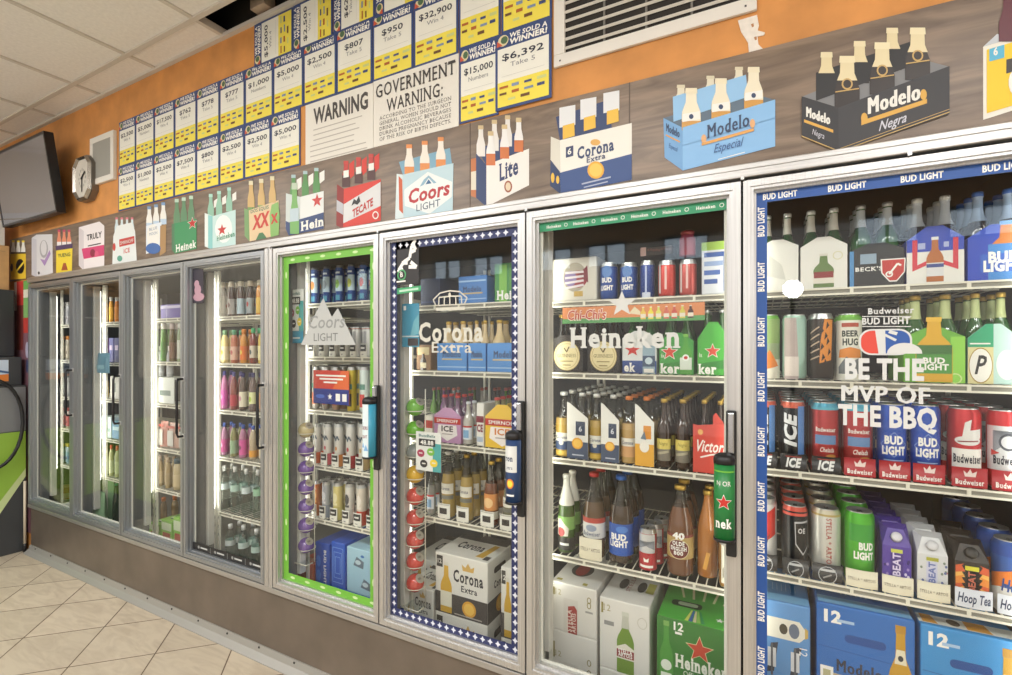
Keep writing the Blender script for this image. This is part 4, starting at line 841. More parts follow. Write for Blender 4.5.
carton('white box on the tan cardboard box above the machine', XM - .5, XM - .16, -.66, -.08, z4 + .001, z5 + .05, M('d9d8d4', .6), 0)
# side poster strip between machine and cooler
t = thing('wall_poster', 'narrow red and green poster on the wall between machine and cooler', 'poster', (WX(24), -.002, 1.4))
xa, xb = WX(15), WX(31.5); z1 = WZ(24, 281); z0 = .12
mb = MB(); mb.box(xa, xb, -.004, -.0006, z0, z1, M('7b5560', .5)); A = Art(); xm = WX(24.2); RD = M('c23a35', .5)
zf = lambda p: WZ(24, p)
A.rect(xa, zf(310), WX(17.5), z1, M('e0d2cc', .5), 1); A.rect(WX(17.5), zf(305), xm, z1, RD, 1); A.rect(WX(17.5), zf(350), xm, zf(305), M('6a2e2c', .5), 1); A.rect(xm, zf(290), xb, z1, M('6aa85a', .5), 1); A.rect(xm, zf(298), xb, zf(290), M('dcd9c8', .5), 1); A.rect(xm, zf(318), xb, zf(298), M('7fb06a', .5), 1); A.rect(xm, zf(333), xb, zf(318), M('b83c34', .5), 1)
A.rect(xa, zf(480), xb, zf(455), M('8c4a3c', .5), 1); A.ell(WX(28), zf(350), .03, .06, M('a9a6bc', .5), 2, 12); A.ell(WX(28), zf(366), .022, .05, M('3c4468', .5), 2, 12)
mb.art(A, flat(-.0041)); mb.build('sheet', t, True)
t = thing('drain_pipe', 'thin pale pipe with black foot in the gap beside the cooler', 'pipe', (-4.612, -.035, 0)); mb = MB(); mb.tube([(0, 0, .06), (0, 0, .5)], .008, M('cfc4b0', .5), 8); mb.build('pipe_run', t); mb = MB(); mb.lathe([(.0105, 0), (.0105, .04), (.009, .06)], BLACK, 12); mb.build('foot', t)
# ---------------------------------------------------------------- shelf racks
YF = .145                       # front edge of the shelves
def SZ(pts): return sum(WZ(x, y, YF) for x, y in pts) / len(pts)
SH = {0: [SZ([(60, 325)]), SZ([(60.6, 360)]), SZ([(60.6, 396.3)]), SZ([(60.6, 428)]), SZ([(60.6, 464)])],
      1: [SZ([(104, 322.2)]), SZ([(111.6, 362.7)]), SZ([(102, 398.3)]), SZ([(96, 436.6), (115, 440)]), SZ([(104, 476)])],
      2: [SZ([(155.7, 318.7)]), SZ([(156, 361.5)]), SZ([(165, 404)]), SZ([(156, 446.9), (184, 452.2)]), SZ([(156, 487.7), (184, 494)])],
      3: [SZ([(219, 316.4), (262, 314.7)]), SZ([(240, 363.6)]), SZ([(219, 409.6), (257, 413)]), SZ([(219.7, 456.4), (262, 463)]), SZ([(219.4, 511.6), (262, 521.4)])],
      4: [SZ([(310, 302.7), (372, 300.7)]), SZ([(340, 356.7)]), SZ([(311, 408.9), (360, 414)]), SZ([(316, 465), (370, 472.6)]), SZ([(315, 517), (370, 530.5)])],
      5: [1.612, 1.341, 1.046, .738], 6: [1.601, 1.347, 1.040, .693], 7: [1.603, 1.341, 1.078, .772]}
for k in SH: print(k, [round(q, 3) for q in SH[k]])
BN = ['bay 1', 'bay 2']
RL = ['white wire shelf rack behind the farthest glass door', 'white wire shelf rack holding orange bottles and green bags', 'white wire shelf rack above the green cartons', 'white wire shelf rack full of juice and water bottles', 'white wire shelf rack of slim cans behind the green bordered door',
      'white wire shelf rack behind the door with navy diamond border', 'white wire shelf rack of longneck bottles behind the white star door', 'white wire shelf rack of tall cans behind the slogan door']
YB_ = .82
def FLZ(b): return FZ1 if b < 4 else FZ5
for b in range(8):
    a, e = BAYS[b]; a += .014; e -= .014
    t = thing('shelf_rack', RL[b], 'shelf rack', ((a + e) / 2, .5, FLZ(b)), 'wire shelf racks inside the cooler')
    for x in (a + .001, e - .001):
        for y in (YF + .008, YB_):
            mb = MB(); mb.box(x - .006, x + .006, y - .006, y + .006, FLZ(b), 1.86, POST)
            z = .4
            while y < .5 and z < 1.84: mb.box(x - .0025, x + .0025, y - .0064, y - .006, z, z + .016, GREY); z += .045
            mb.build('upright_post', t, True)
    for z in SH[b]:
        mb = MB(); x0, x1 = a + .008, e - .008
        mb.box(x0, x1, YF - .002, YF + .002, z - .006, z - .001, WIRE); mb.box(x0, x1, YF - .002, YF + .002, z - .022, z - .0165, WIRE); mb.box(x0, x1, YF + .0025, YF + .004, z - .0165, z - .006, M('8a877c', .6))
        n = int((x1 - x0) / .11)
        for k in range(n + 1):
            x = x0 + (x1 - x0) * k / n; mb.box(x - .004, x + .004, YF - .002, YF + .0024, z - .0165, z - .006, WIRE)
        n = int((x1 - x0) / .028)
        for k in range(n + 1):
            x = x0 + (x1 - x0) * k / n; mb.box(x - .0015, x + .0015, YF + .0045, YB_, z - .004, z - .001, WIRE)
        for y in (.36, .52, .68, YB_): mb.box(x0, x1, y - .002, y + .002, z - .009, z - .0045, WIRE)
        mb.build('wire_shelf', t, True)
# ---------------------------------------------------------------- product makers (front towards -y, base centre at the origin)
LID = M('c6c8c8', .28, .85); 
def mk_can(r, h, body, art, rim=None, tab=True):
    t = thing('drink_can', 'x', 'can'); sh = rim or body
    mb = MB(); mb.lathe([(r * .78, 0), (r * .86, .003), (r, .012), (r, h - .015), (r * .86, h - .003), (r * .86, h)], body, 28, mats=[LID, body, body, sh, LID], cap1=False)
    if art: A = Art(); art(A, r, h); mb.art(A, cyl(r), True)
    mb.build('can_body', t)
    mb = MB(); mb.lathe([(r * .86, h), (r * .82, h + .0006), (r * .78, h - .003), (0, h - .003)], LID, 28, cap0=False); l = mb.build('lid', t)
    if tab: mb = MB(); mb.box(-r * .16, r * .16, -r * .45, r * .12, h - .0028, h - .0012, M('a9abac', .25, .9)); mb.box(-r * .2, r * .2, -r * .72, -r * .5, h - .0029, h - .0022, M('6f7173', .4, .6)); mb.build('pull_tab', l)
    return t
PROF = {'long': [(.86, 0), (.98, .012), (1, .03), (1, .54), (.93, .60), (.72, .66), (.5, .72), (.41, .79), (.38, .86), (.37, .93), (.42, .935), (.42, .955)],
        'forty': [(.86, 0), (.98, .01), (1, .03), (1, .5), (.96, .56), (.82, .66), (.6, .76), (.42, .85), (.36, .9), (.36, .94), (.4, .945), (.4, .96)],
        'soda': [(.8, 0), (.95, .015), (1, .04), (1, .14), (.93, .19), (.93, .42), (1, .48), (1, .6), (.93, .68), (.7, .78), (.45, .86), (.4, .9)],
        'juice': [(.86, 0), (1, .02), (1, .3), (.95, .34), (.95, .42), (1, .46), (1, .66), (.85, .76), (.6, .82), (.55, .87)],
        'wide': [(.86, 0), (1, .02), (1, .66), (.9, .74), (.76, .8), (.74, .86)]}
NECKG = glass_mat('bottle_neck_glass', (.62, .63, .58), .08)
def mk_bottle(r, h, kind, glass, cap, label=None,  art=None, neck=None, caprad=None, lv=(.1, .46), fill=None):
    t = thing('drink_bottle', 'x', 'bottle'); P = [(a * r, b * h) for a, b in PROF[kind]]
    mb = MB(); mb.lathe(P, glass, 22, mats=[glass if (fill is None or b / h <= fill) else NECKG for a, b in P[1:]], cap1=True); mb.build('bottle_body', t)
    cr = caprad or P[-1][0] * 1.12; z = P[-1][1]
    mb = MB(); mb.lathe([(cr, z - h * .012), (cr, z + (h - z) * .7), (cr * .85, h), (0, h)] if kind in ('long', 'forty') else [(cr, z - h * .02), (cr * 1.02, h * .985), (cr * .9, h), (0, h)], cap, 16, cap0=True); mb.build('cap', t)
    if label or art:
        A = Art()
        if label: A.rect(-r * 2.6, lv[0] * h, r * 2.6, lv[1] * h, label, 1)
        if art: art(A, r, h)
        mb = MB(); mb.art(A, cyl(r * (1.0 if kind in ('long', 'forty', 'wide') else 1.005)), True); mb.build('label', t)
    if neck:
        k0, k1, m = neck; mb = MB(); q = []
        for (a, b), (c, d_) in zip(PROF[kind], PROF[kind][1:]):
            for s_ in (0, .5):
                bb = b + (d_ - b) * s_
                if k0 <= bb <= k1: q.append(((a + (c - a) * s_) * r + .0006, bb * h))
        if len(q) > 1: mb.lathe(q, m, 22, cap0=False, cap1=False); mb.build('neck_label', t)
    return t
def mk_carrier(w, d, hs, hp, side, front, art, handle=None):
    """open-topped card carrier for six bottles: house-shaped ends, low sides, tall divider with a hand hole"""
    t = thing('bottle_carrier', 'x', 'carrier'); c = .003
    mb = MB()
    mb.prism([(-w / 2, 0), (w / 2, 0), (w / 2, hs), (w * .14, hp), (-w * .14, hp), (-w / 2, hs)], -d / 2, -d / 2 + c, front); A = Art(); art(A, w, hs, hp); mb.art(A, flat(-d / 2)); mb.build('front_panel', t)
    mb = MB(); mb.prism([(-w / 2, 0), (w / 2, 0), (w / 2, hs), (w * .14, hp), (-w * .14, hp), (-w / 2, hs)], d / 2 - c, d / 2, side)
    for s_ in (-1, 1): mb.box(min(s_ * w / 2, s_ * (w / 2 - c)), max(s_ * w / 2, s_ * (w / 2 - c)), -d / 2 + c, d / 2 - c, 0, hs, side)
    mb.box(-w / 2 + c, w / 2 - c, -d / 2 + c, d / 2 - c, 0, .002, side); mb.build('carrier_body', t)
    mb = MB(); mb.prism([(-d / 2 + c, 0.0025), (d / 2 - c, .0025), (d / 2 - c, hs), (d * .2, hp), (d * .2, hp * 1.0), (-d * .2, hp), (-d / 2 + c, hs)], -.0015, .0015, handle or side)
    o = mb.build('divider_handle', t); o.rotation_euler = (0, 0, math.pi / 2)
    return t
def mk_case(w, d, h, body, art, topart=None, sideart=None, slot=True):
    t = thing('beer_case', 'x', 'box'); mb = MB(); mb.box(-w / 2, w / 2, 0, d, 0, h, body, bev=.004)
    A = Art(); art(A, w, h); mb.art(A, flat(-.0002)); mb.build('case_body', t)
    if topart: A = Art(); topart(A, w, d); mb = MB(); mb.art(A, lambda u, v, l: (u, v, h + .0002 + l * .0004)); mb.build('top_print', t)
    if sideart: A = Art(); sideart(A, d, h); mb = MB(); mb.art(A, lambda u, v, l: (w / 2 + .0002 + l * .0004, u, v)); mb.build('side_print', t)
    return t
def mk_tetra(w, h, body, art, cap):
    t = thing('drink_carton', 'x', 'carton'); d = w * .9; mb = MB(); hs = h * .72
    V = [(-w / 2, -d / 2, 0), (w / 2, -d / 2, 0), (w / 2, d / 2, 0), (-w / 2, d / 2, 0), (-w / 2, -d / 2, hs), (w / 2, -d / 2, hs), (w / 2, d / 2, h), (-w / 2, d / 2, h), (-w * .28, -d * .18, h * .97), (w * .28, -d * .18, h * .97)]
    mb.add(V, [(0, 3, 2, 1), (0, 1, 5, 4), (1, 2, 6, 5), (3, 0, 4, 7), (2, 3, 7, 6), (4, 5, 9, 8), (5, 6, 9), (4, 8, 7), (8, 9, 6, 7)], body); A = Art(); art(A, w, hs); mb.art(A, flat(-d / 2 - .0002)); mb.build('carton_body', t)
    mb = MB(); mb.lathe([(w * .2, 0), (w * .2, .012), (w * .17, .015), (0, .015)], cap, 14); c = mb.build('screw_cap', t); c.location = (0, -d * .34, h * .84); c.rotation_euler = (.95, 0, 0)
    return t
def mk_bag(w, h, body, art, d=.05):
    t = thing('drink_pouch', 'x', 'pouch'); mb = MB(); n = 8; V = []; F = []
    for s_ in (-1, 1):
        for j in range(n + 1):
            for i in range(n + 1):
                u = i / n * 2 - 1; v = j / n; V.append((u * w / 2 * (1 - .06 * math.sin(v * 3.14)), s_ * d / 2 * max(0, 1 - u * u) ** .5 * (math.sin(min(1, v * 1.25 + .35) * 2.2) if v < 1 else 0) * (1 - v ** 6) + .0005 * s_, v * h))
    N_ = (n + 1) ** 2
    for s_ in (0, 1):
        for j in range(n):
            for i in range(n):
                q = [s_ * N_ + j * (n + 1) + i, s_ * N_ + j * (n + 1) + i + 1, s_ * N_ + (j + 1) * (n + 1) + i + 1, s_ * N_ + (j + 1) * (n + 1) + i]; F.append(q if s_ == 0 else q[::-1])
    mb.add(V, F, body, True); mb.build('pouch_body', t)
    if art: A = Art(); art(A, w, h); mb = MB(); mb.art(A, lambda u, v, l: (u, -d / 2 - .001 - l * .0005, v)); mb.build('label', t)
    return t
# ---------------------------------------------------------------- placing
def spot(x0, x1, Y):
    """centre and radius of a round thing filling x0..x1 of the photograph, its front touching y = Y"""
    r = .03
    for _ in range(4):
        Yc = Y + r; a, b = WX(x0, Yc), WX(x1, Yc); xc = (a + b) / 2; r = (b - a) / 2 * math.cos(math.atan2(abs(xc), Yc + DIST)) * .98
    return xc, r, Y + r
YP = .16
def label_all(root, desc, group, cat=None):
    root['label'] = desc
    if group: root['group'] = group
    if cat: root['category'] = cat
def file_of(mk, x0, x1, ytop, z, desc, group, n=1, Y=YP, name=None, cat=None, slim=1.0, gap=.002, dx=0.0, hmax=None):
    xc, r, yc = spot(x0, x1, Y); h = WZ((x0 + x1) / 2, ytop, yc - r * .4) - z
    if hmax: h = min(h, hmax)
    r *= slim
    root = mk(r, h)
    if name: root.name = name
    label_all(root, desc + (', at the front' if n > 1 else ''), group, cat)
    root.location = (xc, yc, z + .0005); tr = tree_of(root)
    for k in range(1, n):
        dup(root, (xc + dx * k, yc + k * (2 * r + gap), z + .0005), '%s, %s from the front' % (desc, ORD[k]), tr)
    return root, xc, r, yc
def tray(x0, x1, z, h, panel, art, desc, n=4, Y=YP):
    """clear pusher tray with a printed front lip"""
    xc, r, yc = spot(x0, x1, Y); w = r * 1.02
    t = thing('can_tray', desc, 'tray', (xc, Y - .006, z + .0004), 'clear pusher trays with printed fronts')
    mb = MB(); P = [(-w + 2 * w * i / 10, -.006 + .006 * ((i - 5) / 5) ** 2) for i in range(11)]
    V = [(x, y, q) for x, y in P for q in (0, h)] + [(x, y + .0015, q) for x, y in P for q in (0, h)]; F = []
    for i in range(10): a = 2 * i; F += [(a, a + 2, a + 3, a + 1), (22 + a, 22 + a + 1, 22 + a + 3, 22 + a + 2), (a + 1, a + 3, 22 + a + 3, 22 + a + 1)]
    mb.add(V, F, panel, True); A = Art(.004); art(A, w, h); mb.art(A, lambda u, v, l: (u, -.006 + .006 * (u / w) ** 2 - l * .0005, v), True); mb.build('front_lip', t)
    return t
def carrier_at(x0, x1, ysh, ypk, z, desc, side, front, art, glass=None, cap=None, neck=None, bkind='long', d=.19, bh=None, Y=YP, handle=None, bdesc=None, rows=3):
    a, b = WX(x0, Y), WX(x1, Y); w = (b - a) - .003; xm = (x0 + x1) / 2
    root = mk_carrier(w, d, WZ(xm, ysh, Y) - z, WZ(xm, ypk, Y) - z, side, front, art, handle); root['label'] = desc; root['group'] = 'six-bottle carriers'; xc = (a + b) / 2
    root.location = (xc, Y + d / 2, z + .0006)
    if glass:
        r = min(w * .215, d / 3 * .46); bh = bh or .23; bo = mk_bottle(r, bh, bkind, glass, cap, neck=neck); tr = tree_of(bo); g = 'bottles in the ' + desc.split(' with ')[0]
        l = bdesc or ('bottle standing in the ' + ' '.join(desc.split()[:11])); bo['label'] = l; bo['group'] = g; first = True
        for s_ in (-1, 1):
            for k in range(rows):
                p = (xc + s_ * w * .25, Y + d / 2 + (k - 1) * d * .31, z + .0035)
                if first: bo.location = p; first = False
                else: dup(bo, p, l, tr)
    return root
def case_at(x0, x1, ytop, z, desc, body, art, topart=None, sideart=None, d=.26, Y=YP, ybot=None):
    a, b = WX(x0, Y), WX(x1, Y); h = WZ(x0, ytop, Y) - z; root = mk_case(b - a - .003, d, h, body, art, topart, sideart); label_all(root, desc, None); root.location = ((a + b) / 2, Y, z + .0005); return root, z + .001 + h
def gls(c): return M(c, .09, 0, .6, .6)
BRG = gls('2e1c12'); GRG = gls('2c5a2e'); CLG = gls('8e8c7c'); DKG = gls('1b1917'); AMG = gls('a5682c'); STG = gls('c79a3c')
CAPW = M('d9dad6', .35, .3); CAPG = M('c9a64e', .3, .6); CAPR = M('b5322e', .4); CAPB = M('2f62b0', .4); CAPO = M('c8722e', .4); CAPS = M('b9bbbb', .3, .7)
def bands(*bs):
    def f(A, r, h):
        for v0, v1, m in bs: A.rect(-r * 3.1, v0 * h, r * 3.1, v1 * h, m, 1)
    return f
# ================================================================ bay behind the slogan door
S = SH[7]
def a_white1(A, w, hs, hp): A.poly([(-w * .3, hp * .3), (-w * .2, hp * .7), (w * .1, hp * .5), (w * .2, hp * .2)], M('d4d4cc', .5), 1)
def a_white2(A, w, hs, hp):
    A.bottle(.0, .002, hp * .66, w * .44, M('5d7a3c', .3), M('e1dccf', .5), M('d9d6ca', .5)); A.rect(-w * .21, hp * .2, w * .21, hp * .32, M('8c2f30', .5), 4); A.ring(w * .3, hp * .62, .012, .012, .002, M('d6d2a8', .5), 2, 14)
WC = M('e7e6df', .5)
carrier_at(757, 799, 247, 240, S[0], 'white carrier behind the top left corner of the slogan door', WC, WC, a_white1, GRG, CAPW, (.72, .93, M('d9d6cc', .4)))
carrier_at(800, 848, 246, 237, S[0], 'white carrier with a green bottle picture, topmost shelf', WC, WC, a_white2, GRG, CAPW, (.72, .93, M('d9d6cc', .4)))
def a_becks(A, w, hs, hp):
    A.rect(-w / 2, 0, -w * .42, hs, M('4f8ec4', .5), 1); A.text("BECK'S", -w * .14, hs * .42, .011, WHITE, 3, w=w * .5, bold=.02, serif=True); A.rect(-w * .3, hs * .62, w * .0, hs * .9, M('8ea4b8', .5), 2)
    x, z, s_ = w * .3, hs * .42, w * .2
    for k, m, l in ((1.12, WHITE, 2), (1, RED, 3)): A.poly([(x - s_ * k, z + s_ * 1.1 * k), (x + s_ * k, z + s_ * 1.1 * k), (x + s_ * .95 * k, z - s_ * .3 * k), (x + s_ * .3 * k, z - s_ * 1.2 * k), (x - s_ * .3 * k, z - s_ * 1.2 * k), (x - s_ * .95 * k, z - s_ * .3 * k)], m, l)
    A.line(x - s_ * .35, z - s_ * .5, x + s_ * .4, z + s_ * .65, s_ * .2, WHITE, 4); A.ring(x - s_ * .35, z - s_ * .5, s_ * .35, s_ * .35, s_ * .15, WHITE, 4, 12); A.line(x + s_ * .4, z + s_ * .65, x + s_ * .7, z + s_ * .4, s_ * .2, WHITE, 4)
carrier_at(849, 905, 250, 243, S[0], 'black and blue carrier with a red key shield', BLACK, M('24272b', .5), a_becks, GRG, CAPS, (.72, .93, M('c6ccd0', .4)))
def a_mich(A, w, hs, hp):
    UB = M('2a46b4', .45); A.poly([(-w / 2, hs * .72), (w / 2, hs * .72), (w / 2, hs), (w * .14, hp), (-w * .14, hp), (-w / 2, hs)], UB, 1)
    for s_ in (-1, 1): A.poly([(s_ * w * .4, hs), (s_ * w * .31, hs), (s_ * w * .31, hs * .42), (s_ * w * .12, hs * .52), (s_ * w * .12, hs * .42), (s_ * w * .4, hs * .28)], M('cf3546', .45), 2)
    A.bottle(0, .003, hs * 1.02, w * .3, M('b3672c', .3), M('dadbdc', .5), M('e4e4e2', .5), 4); A.rect(-w * .15, hs * .35, w * .15, hs * .43, M('3a4a8c', .5), 6); A.rect(-w * .3, hs * .78, -w * .17, hs * .92, M('a9b4dc', .5), 2); A.rect(w * .15, hs * .8, w * .24, hs * .92, M('a9b4dc', .5), 2)
carrier_at(906, 965, 239, 226, S[0], 'blue and white carrier with red ribbons and an amber bottle picture', M('2a46b4', .45), WC, a_mich, BRG, CAPW, (.66, .95, M('c9cfd6', .4)))
def a_bl(A, w, hs, hp):
    A.bottle(w * .14, 0, hp * 1.05, w * .62, M('cf7a30', .35), None, M('6aa0dc', .5), 2); A.rect(-w * .17, 0, w * .45, hs * .82, M('3f86cc', .45), 4); A.rect(-w * .3, hs * .18, w * .46, hs * .6, M('2c5fc0', .45), 5)
    A.text('BUD', w * .08, hs * .4, .026, WHITE, 6, w=w * .5, bold=.05); A.text('LIGHT', w * .08, hs * .2, .026, WHITE, 6, w=w * .66, bold=.05)
carrier_at(967, 1032, 236, 224, S[0], 'deep blue carrier with big white letters over an orange bottle picture', M('2546b8', .45), M('2546b8', .45), a_bl, BRG, CAPB, (.66, .95, M('9fb6d4', .4)))
# second shelf
def a_mint(A, r, h): A.rect(-r * 1.0, 0, r * .3, h * .95, M('b7a8a4', .5), 1); A.rect(-r * .9, h * .05, r * .3, h * .35, M('d9cfc8', .5), 2); A.poly([(r * .3, h * .2), (r * .9, h * .3), (r * .9, h * .9), (r * .1, h * .95)], M('a8cbbd', .5), 1)
def a_leaf(A, r, h): A.rect(-r * 1.6, 0, r * 1.6, h * .3, M('d9d6c6', .5), 1); A.poly([(-r, h * .1), (r * .2, h * .45), (r, h * .2)], ORANGE, 2); A.rect(-r * 1.6, h * .55, r * 1.6, h * .93, M('8fae6a', .5), 1)
def a_orange(A, r, h):
    A.poly([(-r * .2, h * .25), (r * .8, h * .3), (r * 1.0, h * .9), (r * .2, h * .92), (-r * .1, h * .6)], M('dc8a30', .45), 1)
    for k in range(5): A.line(-r * 1.0, h * (.3 + k * .1), -r * .2, h * (.36 + k * .11), .004, M('b9a48c', .5), 2)
    for k in range(8): q = random.random(); A.poly([(r * (q - .2), h * (.2 + k * .08)), (r * (q + .1), h * (.26 + k * .08)), (r * (q - .1), h * (.32 + k * .08))], M('2b1c14', .5), 2)
def a_hug(A, r, h):
    A.rect(-r * 1.8, 0, r * 1.8, h * .9, M('e3e2d6', .45), 1); A.text('BEER', 0, h * .66, .016, M('2f3a34', .5), 3, w=r * 1.35, bold=.04); A.text('HUG', 0, h * .53, .018, M('2f3a34', .5), 3, w=r * 1.25, bold=.04); A.rect(-r * .7, h * .8, r * .7, h * .86, M('b04a34', .5), 2)
    A.poly([(-r, h * .34), (0, h * .42), (r, h * .34), (r * .9, h * .46), (0, h * .5), (-r * .9, h * .46)], M('df8a3a', .45), 2); A.poly([(-r, h * .2), (-r * .3, h * .36), (r * .3, h * .26), (r, h * .36), (r, h * .1), (-r, h * .1)], M('6e7478', .5), 2); A.rect(-r * 1.7, h * .9, r * 1.7, h * .95, LIME, 1)
G = 'single cans on the second shelf behind the slogan door'
file_of(lambda r, h: mk_can(r, h, M('9db08a', .35, .3), a_leaf, LIME), 754, 780, 315, S[1], 'pale green and orange can beside the blue border', G, 2)
file_of(lambda r, h: mk_can(r, h, M('9fc4b4', .35, .3), a_mint), 782, 807, 315, S[1], 'mint can with faded pinkish print', G, 2)
file_of(lambda r, h: mk_can(r, h, M('2c2420', .35, .2), a_orange, LID), 808, 834, 314, S[1], 'black can with an orange patch', G, 2)
file_of(lambda r, h: mk_can(r, h, M('6fb03c', .35, .3), a_hug), 836, 862, 314, S[1], 'lime-topped can reading BEER HUG', G, 2)
def a_lime(A, w, hs, hp):
    A.rect(w * .27, 0, w / 2, hs, M('8fd04e', .45), 1); A.bottle(0, .002, hp * 1.18, w * .6, M('d9a826', .35), None, M('e6b93a', .4), 3); A.rect(-w * .29, hs * .2, w * .29, hs * .82, M('4d9440', .45), 5); A.rect(-w * .29, hs * .62, w * .29, hs * .82, M('3a6f34', .45), 6)
    A.text('BUD', 0, hs * .42, .015, WHITE, 7, w=w * .36, bold=.04); A.text('LIGHT', 0, hs * .28, .015, WHITE, 7, w=w * .48, bold=.04); A.ring(w * .34, hs * .1, .014, .014, .003, M('cfe39a', .5), 2, 12)
carrier_at(903, 966, 337, 328, S[1], 'bright lime green carrier with a golden bottle picture', M('6fb03c', .45), M('69ad3a', .45), a_lime, GRG, CAPG, (.7, .93, M('b9c48a', .4)))
def a_P(A, w, hs, hp):
    A.rect(-w / 2, 0, -.0, hs * .8, M('d8cf9a', .5), 1); A.poly([(-w / 2, hs * .8), (0, hs * .8), (0, hp), (-w * .14, hp), (-w / 2, hs)], M('2f9f72', .45), 1); A.poly([(0, 0), (w / 2, 0), (w / 2, hs), (w * .14, hp), (0, hp)], M('b5d4cd', .45), 1)
    A.ell(-w * .25, hs * .4, w * .235, hs * .39, M('a98a3a', .5), 2); A.ell(-w * .25, hs * .4, w * .22, hs * .365, M('eceae2', .5), 3); A.text('P', -w * .25, hs * .22, hs * .4, M('2b2c2c', .5), 4, w=w * .24, bold=.02, shear=.3, serif=True); A.ell(w * .25, hs * .42, w * .2, hs * .32, M('e6ece8', .5), 2); A.rect(-w * .46, hs * .86, -w * .06, hs * .89, WHITE, 2)
carrier_at(967, 1021, 338, 324, S[1], 'teal and gold carrier with a big letter P in a white circle', M('2f9f72', .45), M('a9ccc4', .45), a_P, GRG, CAPG, (.7, .93, M('b9c48a', .4)))
# third shelf: tall cans
def a_ice(A, r, h):
    A.text('ICE', r * .2, h * .58, r * .95, M('d7d9da', .4), 3, w=h * .5, rot=math.pi / 2, bold=.05, shear=.2); A.rect(r * .35, h * .22, r * .95, h * .93, M('5384c4', .45), 2); A.text('ICE', 0, h * .06, .017, M('d7d9da', .4), 3, w=r * 1.2, bold=.05, shear=.25); A.rect(-r * .9, h * .9, r * .9, h * .94, M('c9604a', .5), 1)
def a_chel(A, r, h):
    A.text('Budweiser', 0, h * .58, .012, WHITE, 3, w=r * 1.5, bold=.02, serif=True); A.rect(-r * .8, h * .4, r * .8, h * .53, M('5d84b4', .45), 2); A.text('Chelada', r * .1, h * .29, .013, WHITE, 3, w=r * 1.0, shear=.35, bold=.01); A.rect(-r * 3.1, h * .89, r * 3.1, h * .93, M('59b0c8', .4), 1); A.rect(-r * 3.1, 0, r * 3.1, h * .2, M('a32c2e', .45), 1); A.ell(r * .4, h * .23, r * .4, h * .03, M('c98a3a', .5), 2, 10)
def a_blue(A, r, h):
    A.rect(-r * .95, h * .3, r * .95, h * .62, M('1f4bb0', .4), 1); A.text('BUD', 0, h * .47, .021, WHITE, 3, w=r * 1.25, bold=.05); A.text('LIGHT', 0, h * .33, .021, WHITE, 3, w=r * 1.6, bold=.05); A.ring(0, h * .46, r * .95, h * .17, .0015, M('9fbce8', .4), 2, 4); A.poly([(-r, h * .66), (0, h * .86), (r, h * .66)], M('2a52b0', .4), 1); A.line(-r * .7, h * .25, r * .7, h * .25, .003, M('9fbce8', .4), 2)
def a_bud(A, r, h):
    A.rect(-r * 1.0, h * .22, r * 1.0, h * .48, M('e8e6e0', .4), 1); A.text('Budweiser', 0, h * .3, .021, M('2c2e3c', .4), 3, w=r * 1.75, bold=.03, serif=True); A.poly([(-r * .3, h * .56), (r * .85, h * .62), (r * .85, h * .74), (r * .1, h * .72), (r * .2, h * .86), (-r * .2, h * .82), (-r * .35, h * .64)], M('dedcd8', .4), 2); A.ell(0, h * .585, r * .8, h * .06, M('dedcd8', .4), 2); A.line(-r * .6, h * .57, r * .6, h * .585, .003, M('8a2c2e', .4), 3)
def a_bow(A, r, h):
    A.rect(-r * 1.4, h * .24, r * 1.4, h * .8, M('d9dcdf', .35, .3), 1); A.poly([(-r * .9, h * .74), (0, h * .6), (r * .9, h * .74), (r * .9, h * .46), (0, h * .6), (-r * .9, h * .46)], M('8a8f98', .4), 2); A.ell(0, h * .6, r * .55, h * .11, M('4a4f5c', .4), 3); A.ell(0, h * .6, r * .42, h * .08, M('d0d3d8', .4), 4); A.text('Budweiser', 0, h * .32, .021, M('2c2e3c', .4), 3, w=r * 1.75, bold=.03, serif=True); A.poly([(-r, h * .5), (-r * .5, h * .46), (-r, h * .42)], RED, 3)
G = 'tall cans in files on the third shelf behind the slogan door'
BK = M('26282b', .3, .4); CR = M('b2383a', .32, .45); CB = M('2450b2', .3, .4); BR = M('bf2a30', .3, .4)
RIMR = M('c9624c', .3, .4); RIMB = M('4fa6c4', .3, .4)
C8 = [(753, 777, 400, BK, a_ice, RIMR, 'tall black and silver ICE can by the blue border', 0), (780, 806, 401, BK, a_ice, RIMR, 'tall black ICE can with blue stripe and orange rim', 0), (810.5, 839, 402, CR, a_chel, RIMB, 'tall red can with blue rim in a black ICE tray', 0), (842, 873, 403, CR, a_chel, RIMB, 'tall red can with blue rim in a red crown tray', 1),
      (876, 907, 404, CB, a_blue, CB, 'tall royal blue can under the letters BB', 1), (909, 941, 405, CB, a_blue, CB, 'tall royal blue can beside the red cans', 1), (946, 982, 408, BR, a_bud, BR, 'tall red can with white hat emblem', 1), (985, 1022, 410, BR, a_bow, BR, 'tall red and white can with bow-tie emblem', 1)]
def t_ice(A, w, h): A.text('ICE', 0, h * .2, h * .55, M('e4e6e6', .4), 2, w=w * 1.2, bold=.05, shear=.25); A.rect(-w * .6, h * .8, w * .6, h * .88, M('8c3a34', .5), 2)
def t_bud(A, w, h):
    A.text('Budweiser', 0, h * .14, h * .26, WHITE, 2, w=w * 1.6, bold=.02, serif=True); A.poly([(-w * .3, h * .55), (w * .3, h * .55), (w * .38, h * .85), (w * .14, h * .68), (0, h * .95), (-w * .14, h * .68), (-w * .38, h * .85)], M('e6d2ce', .5), 2)
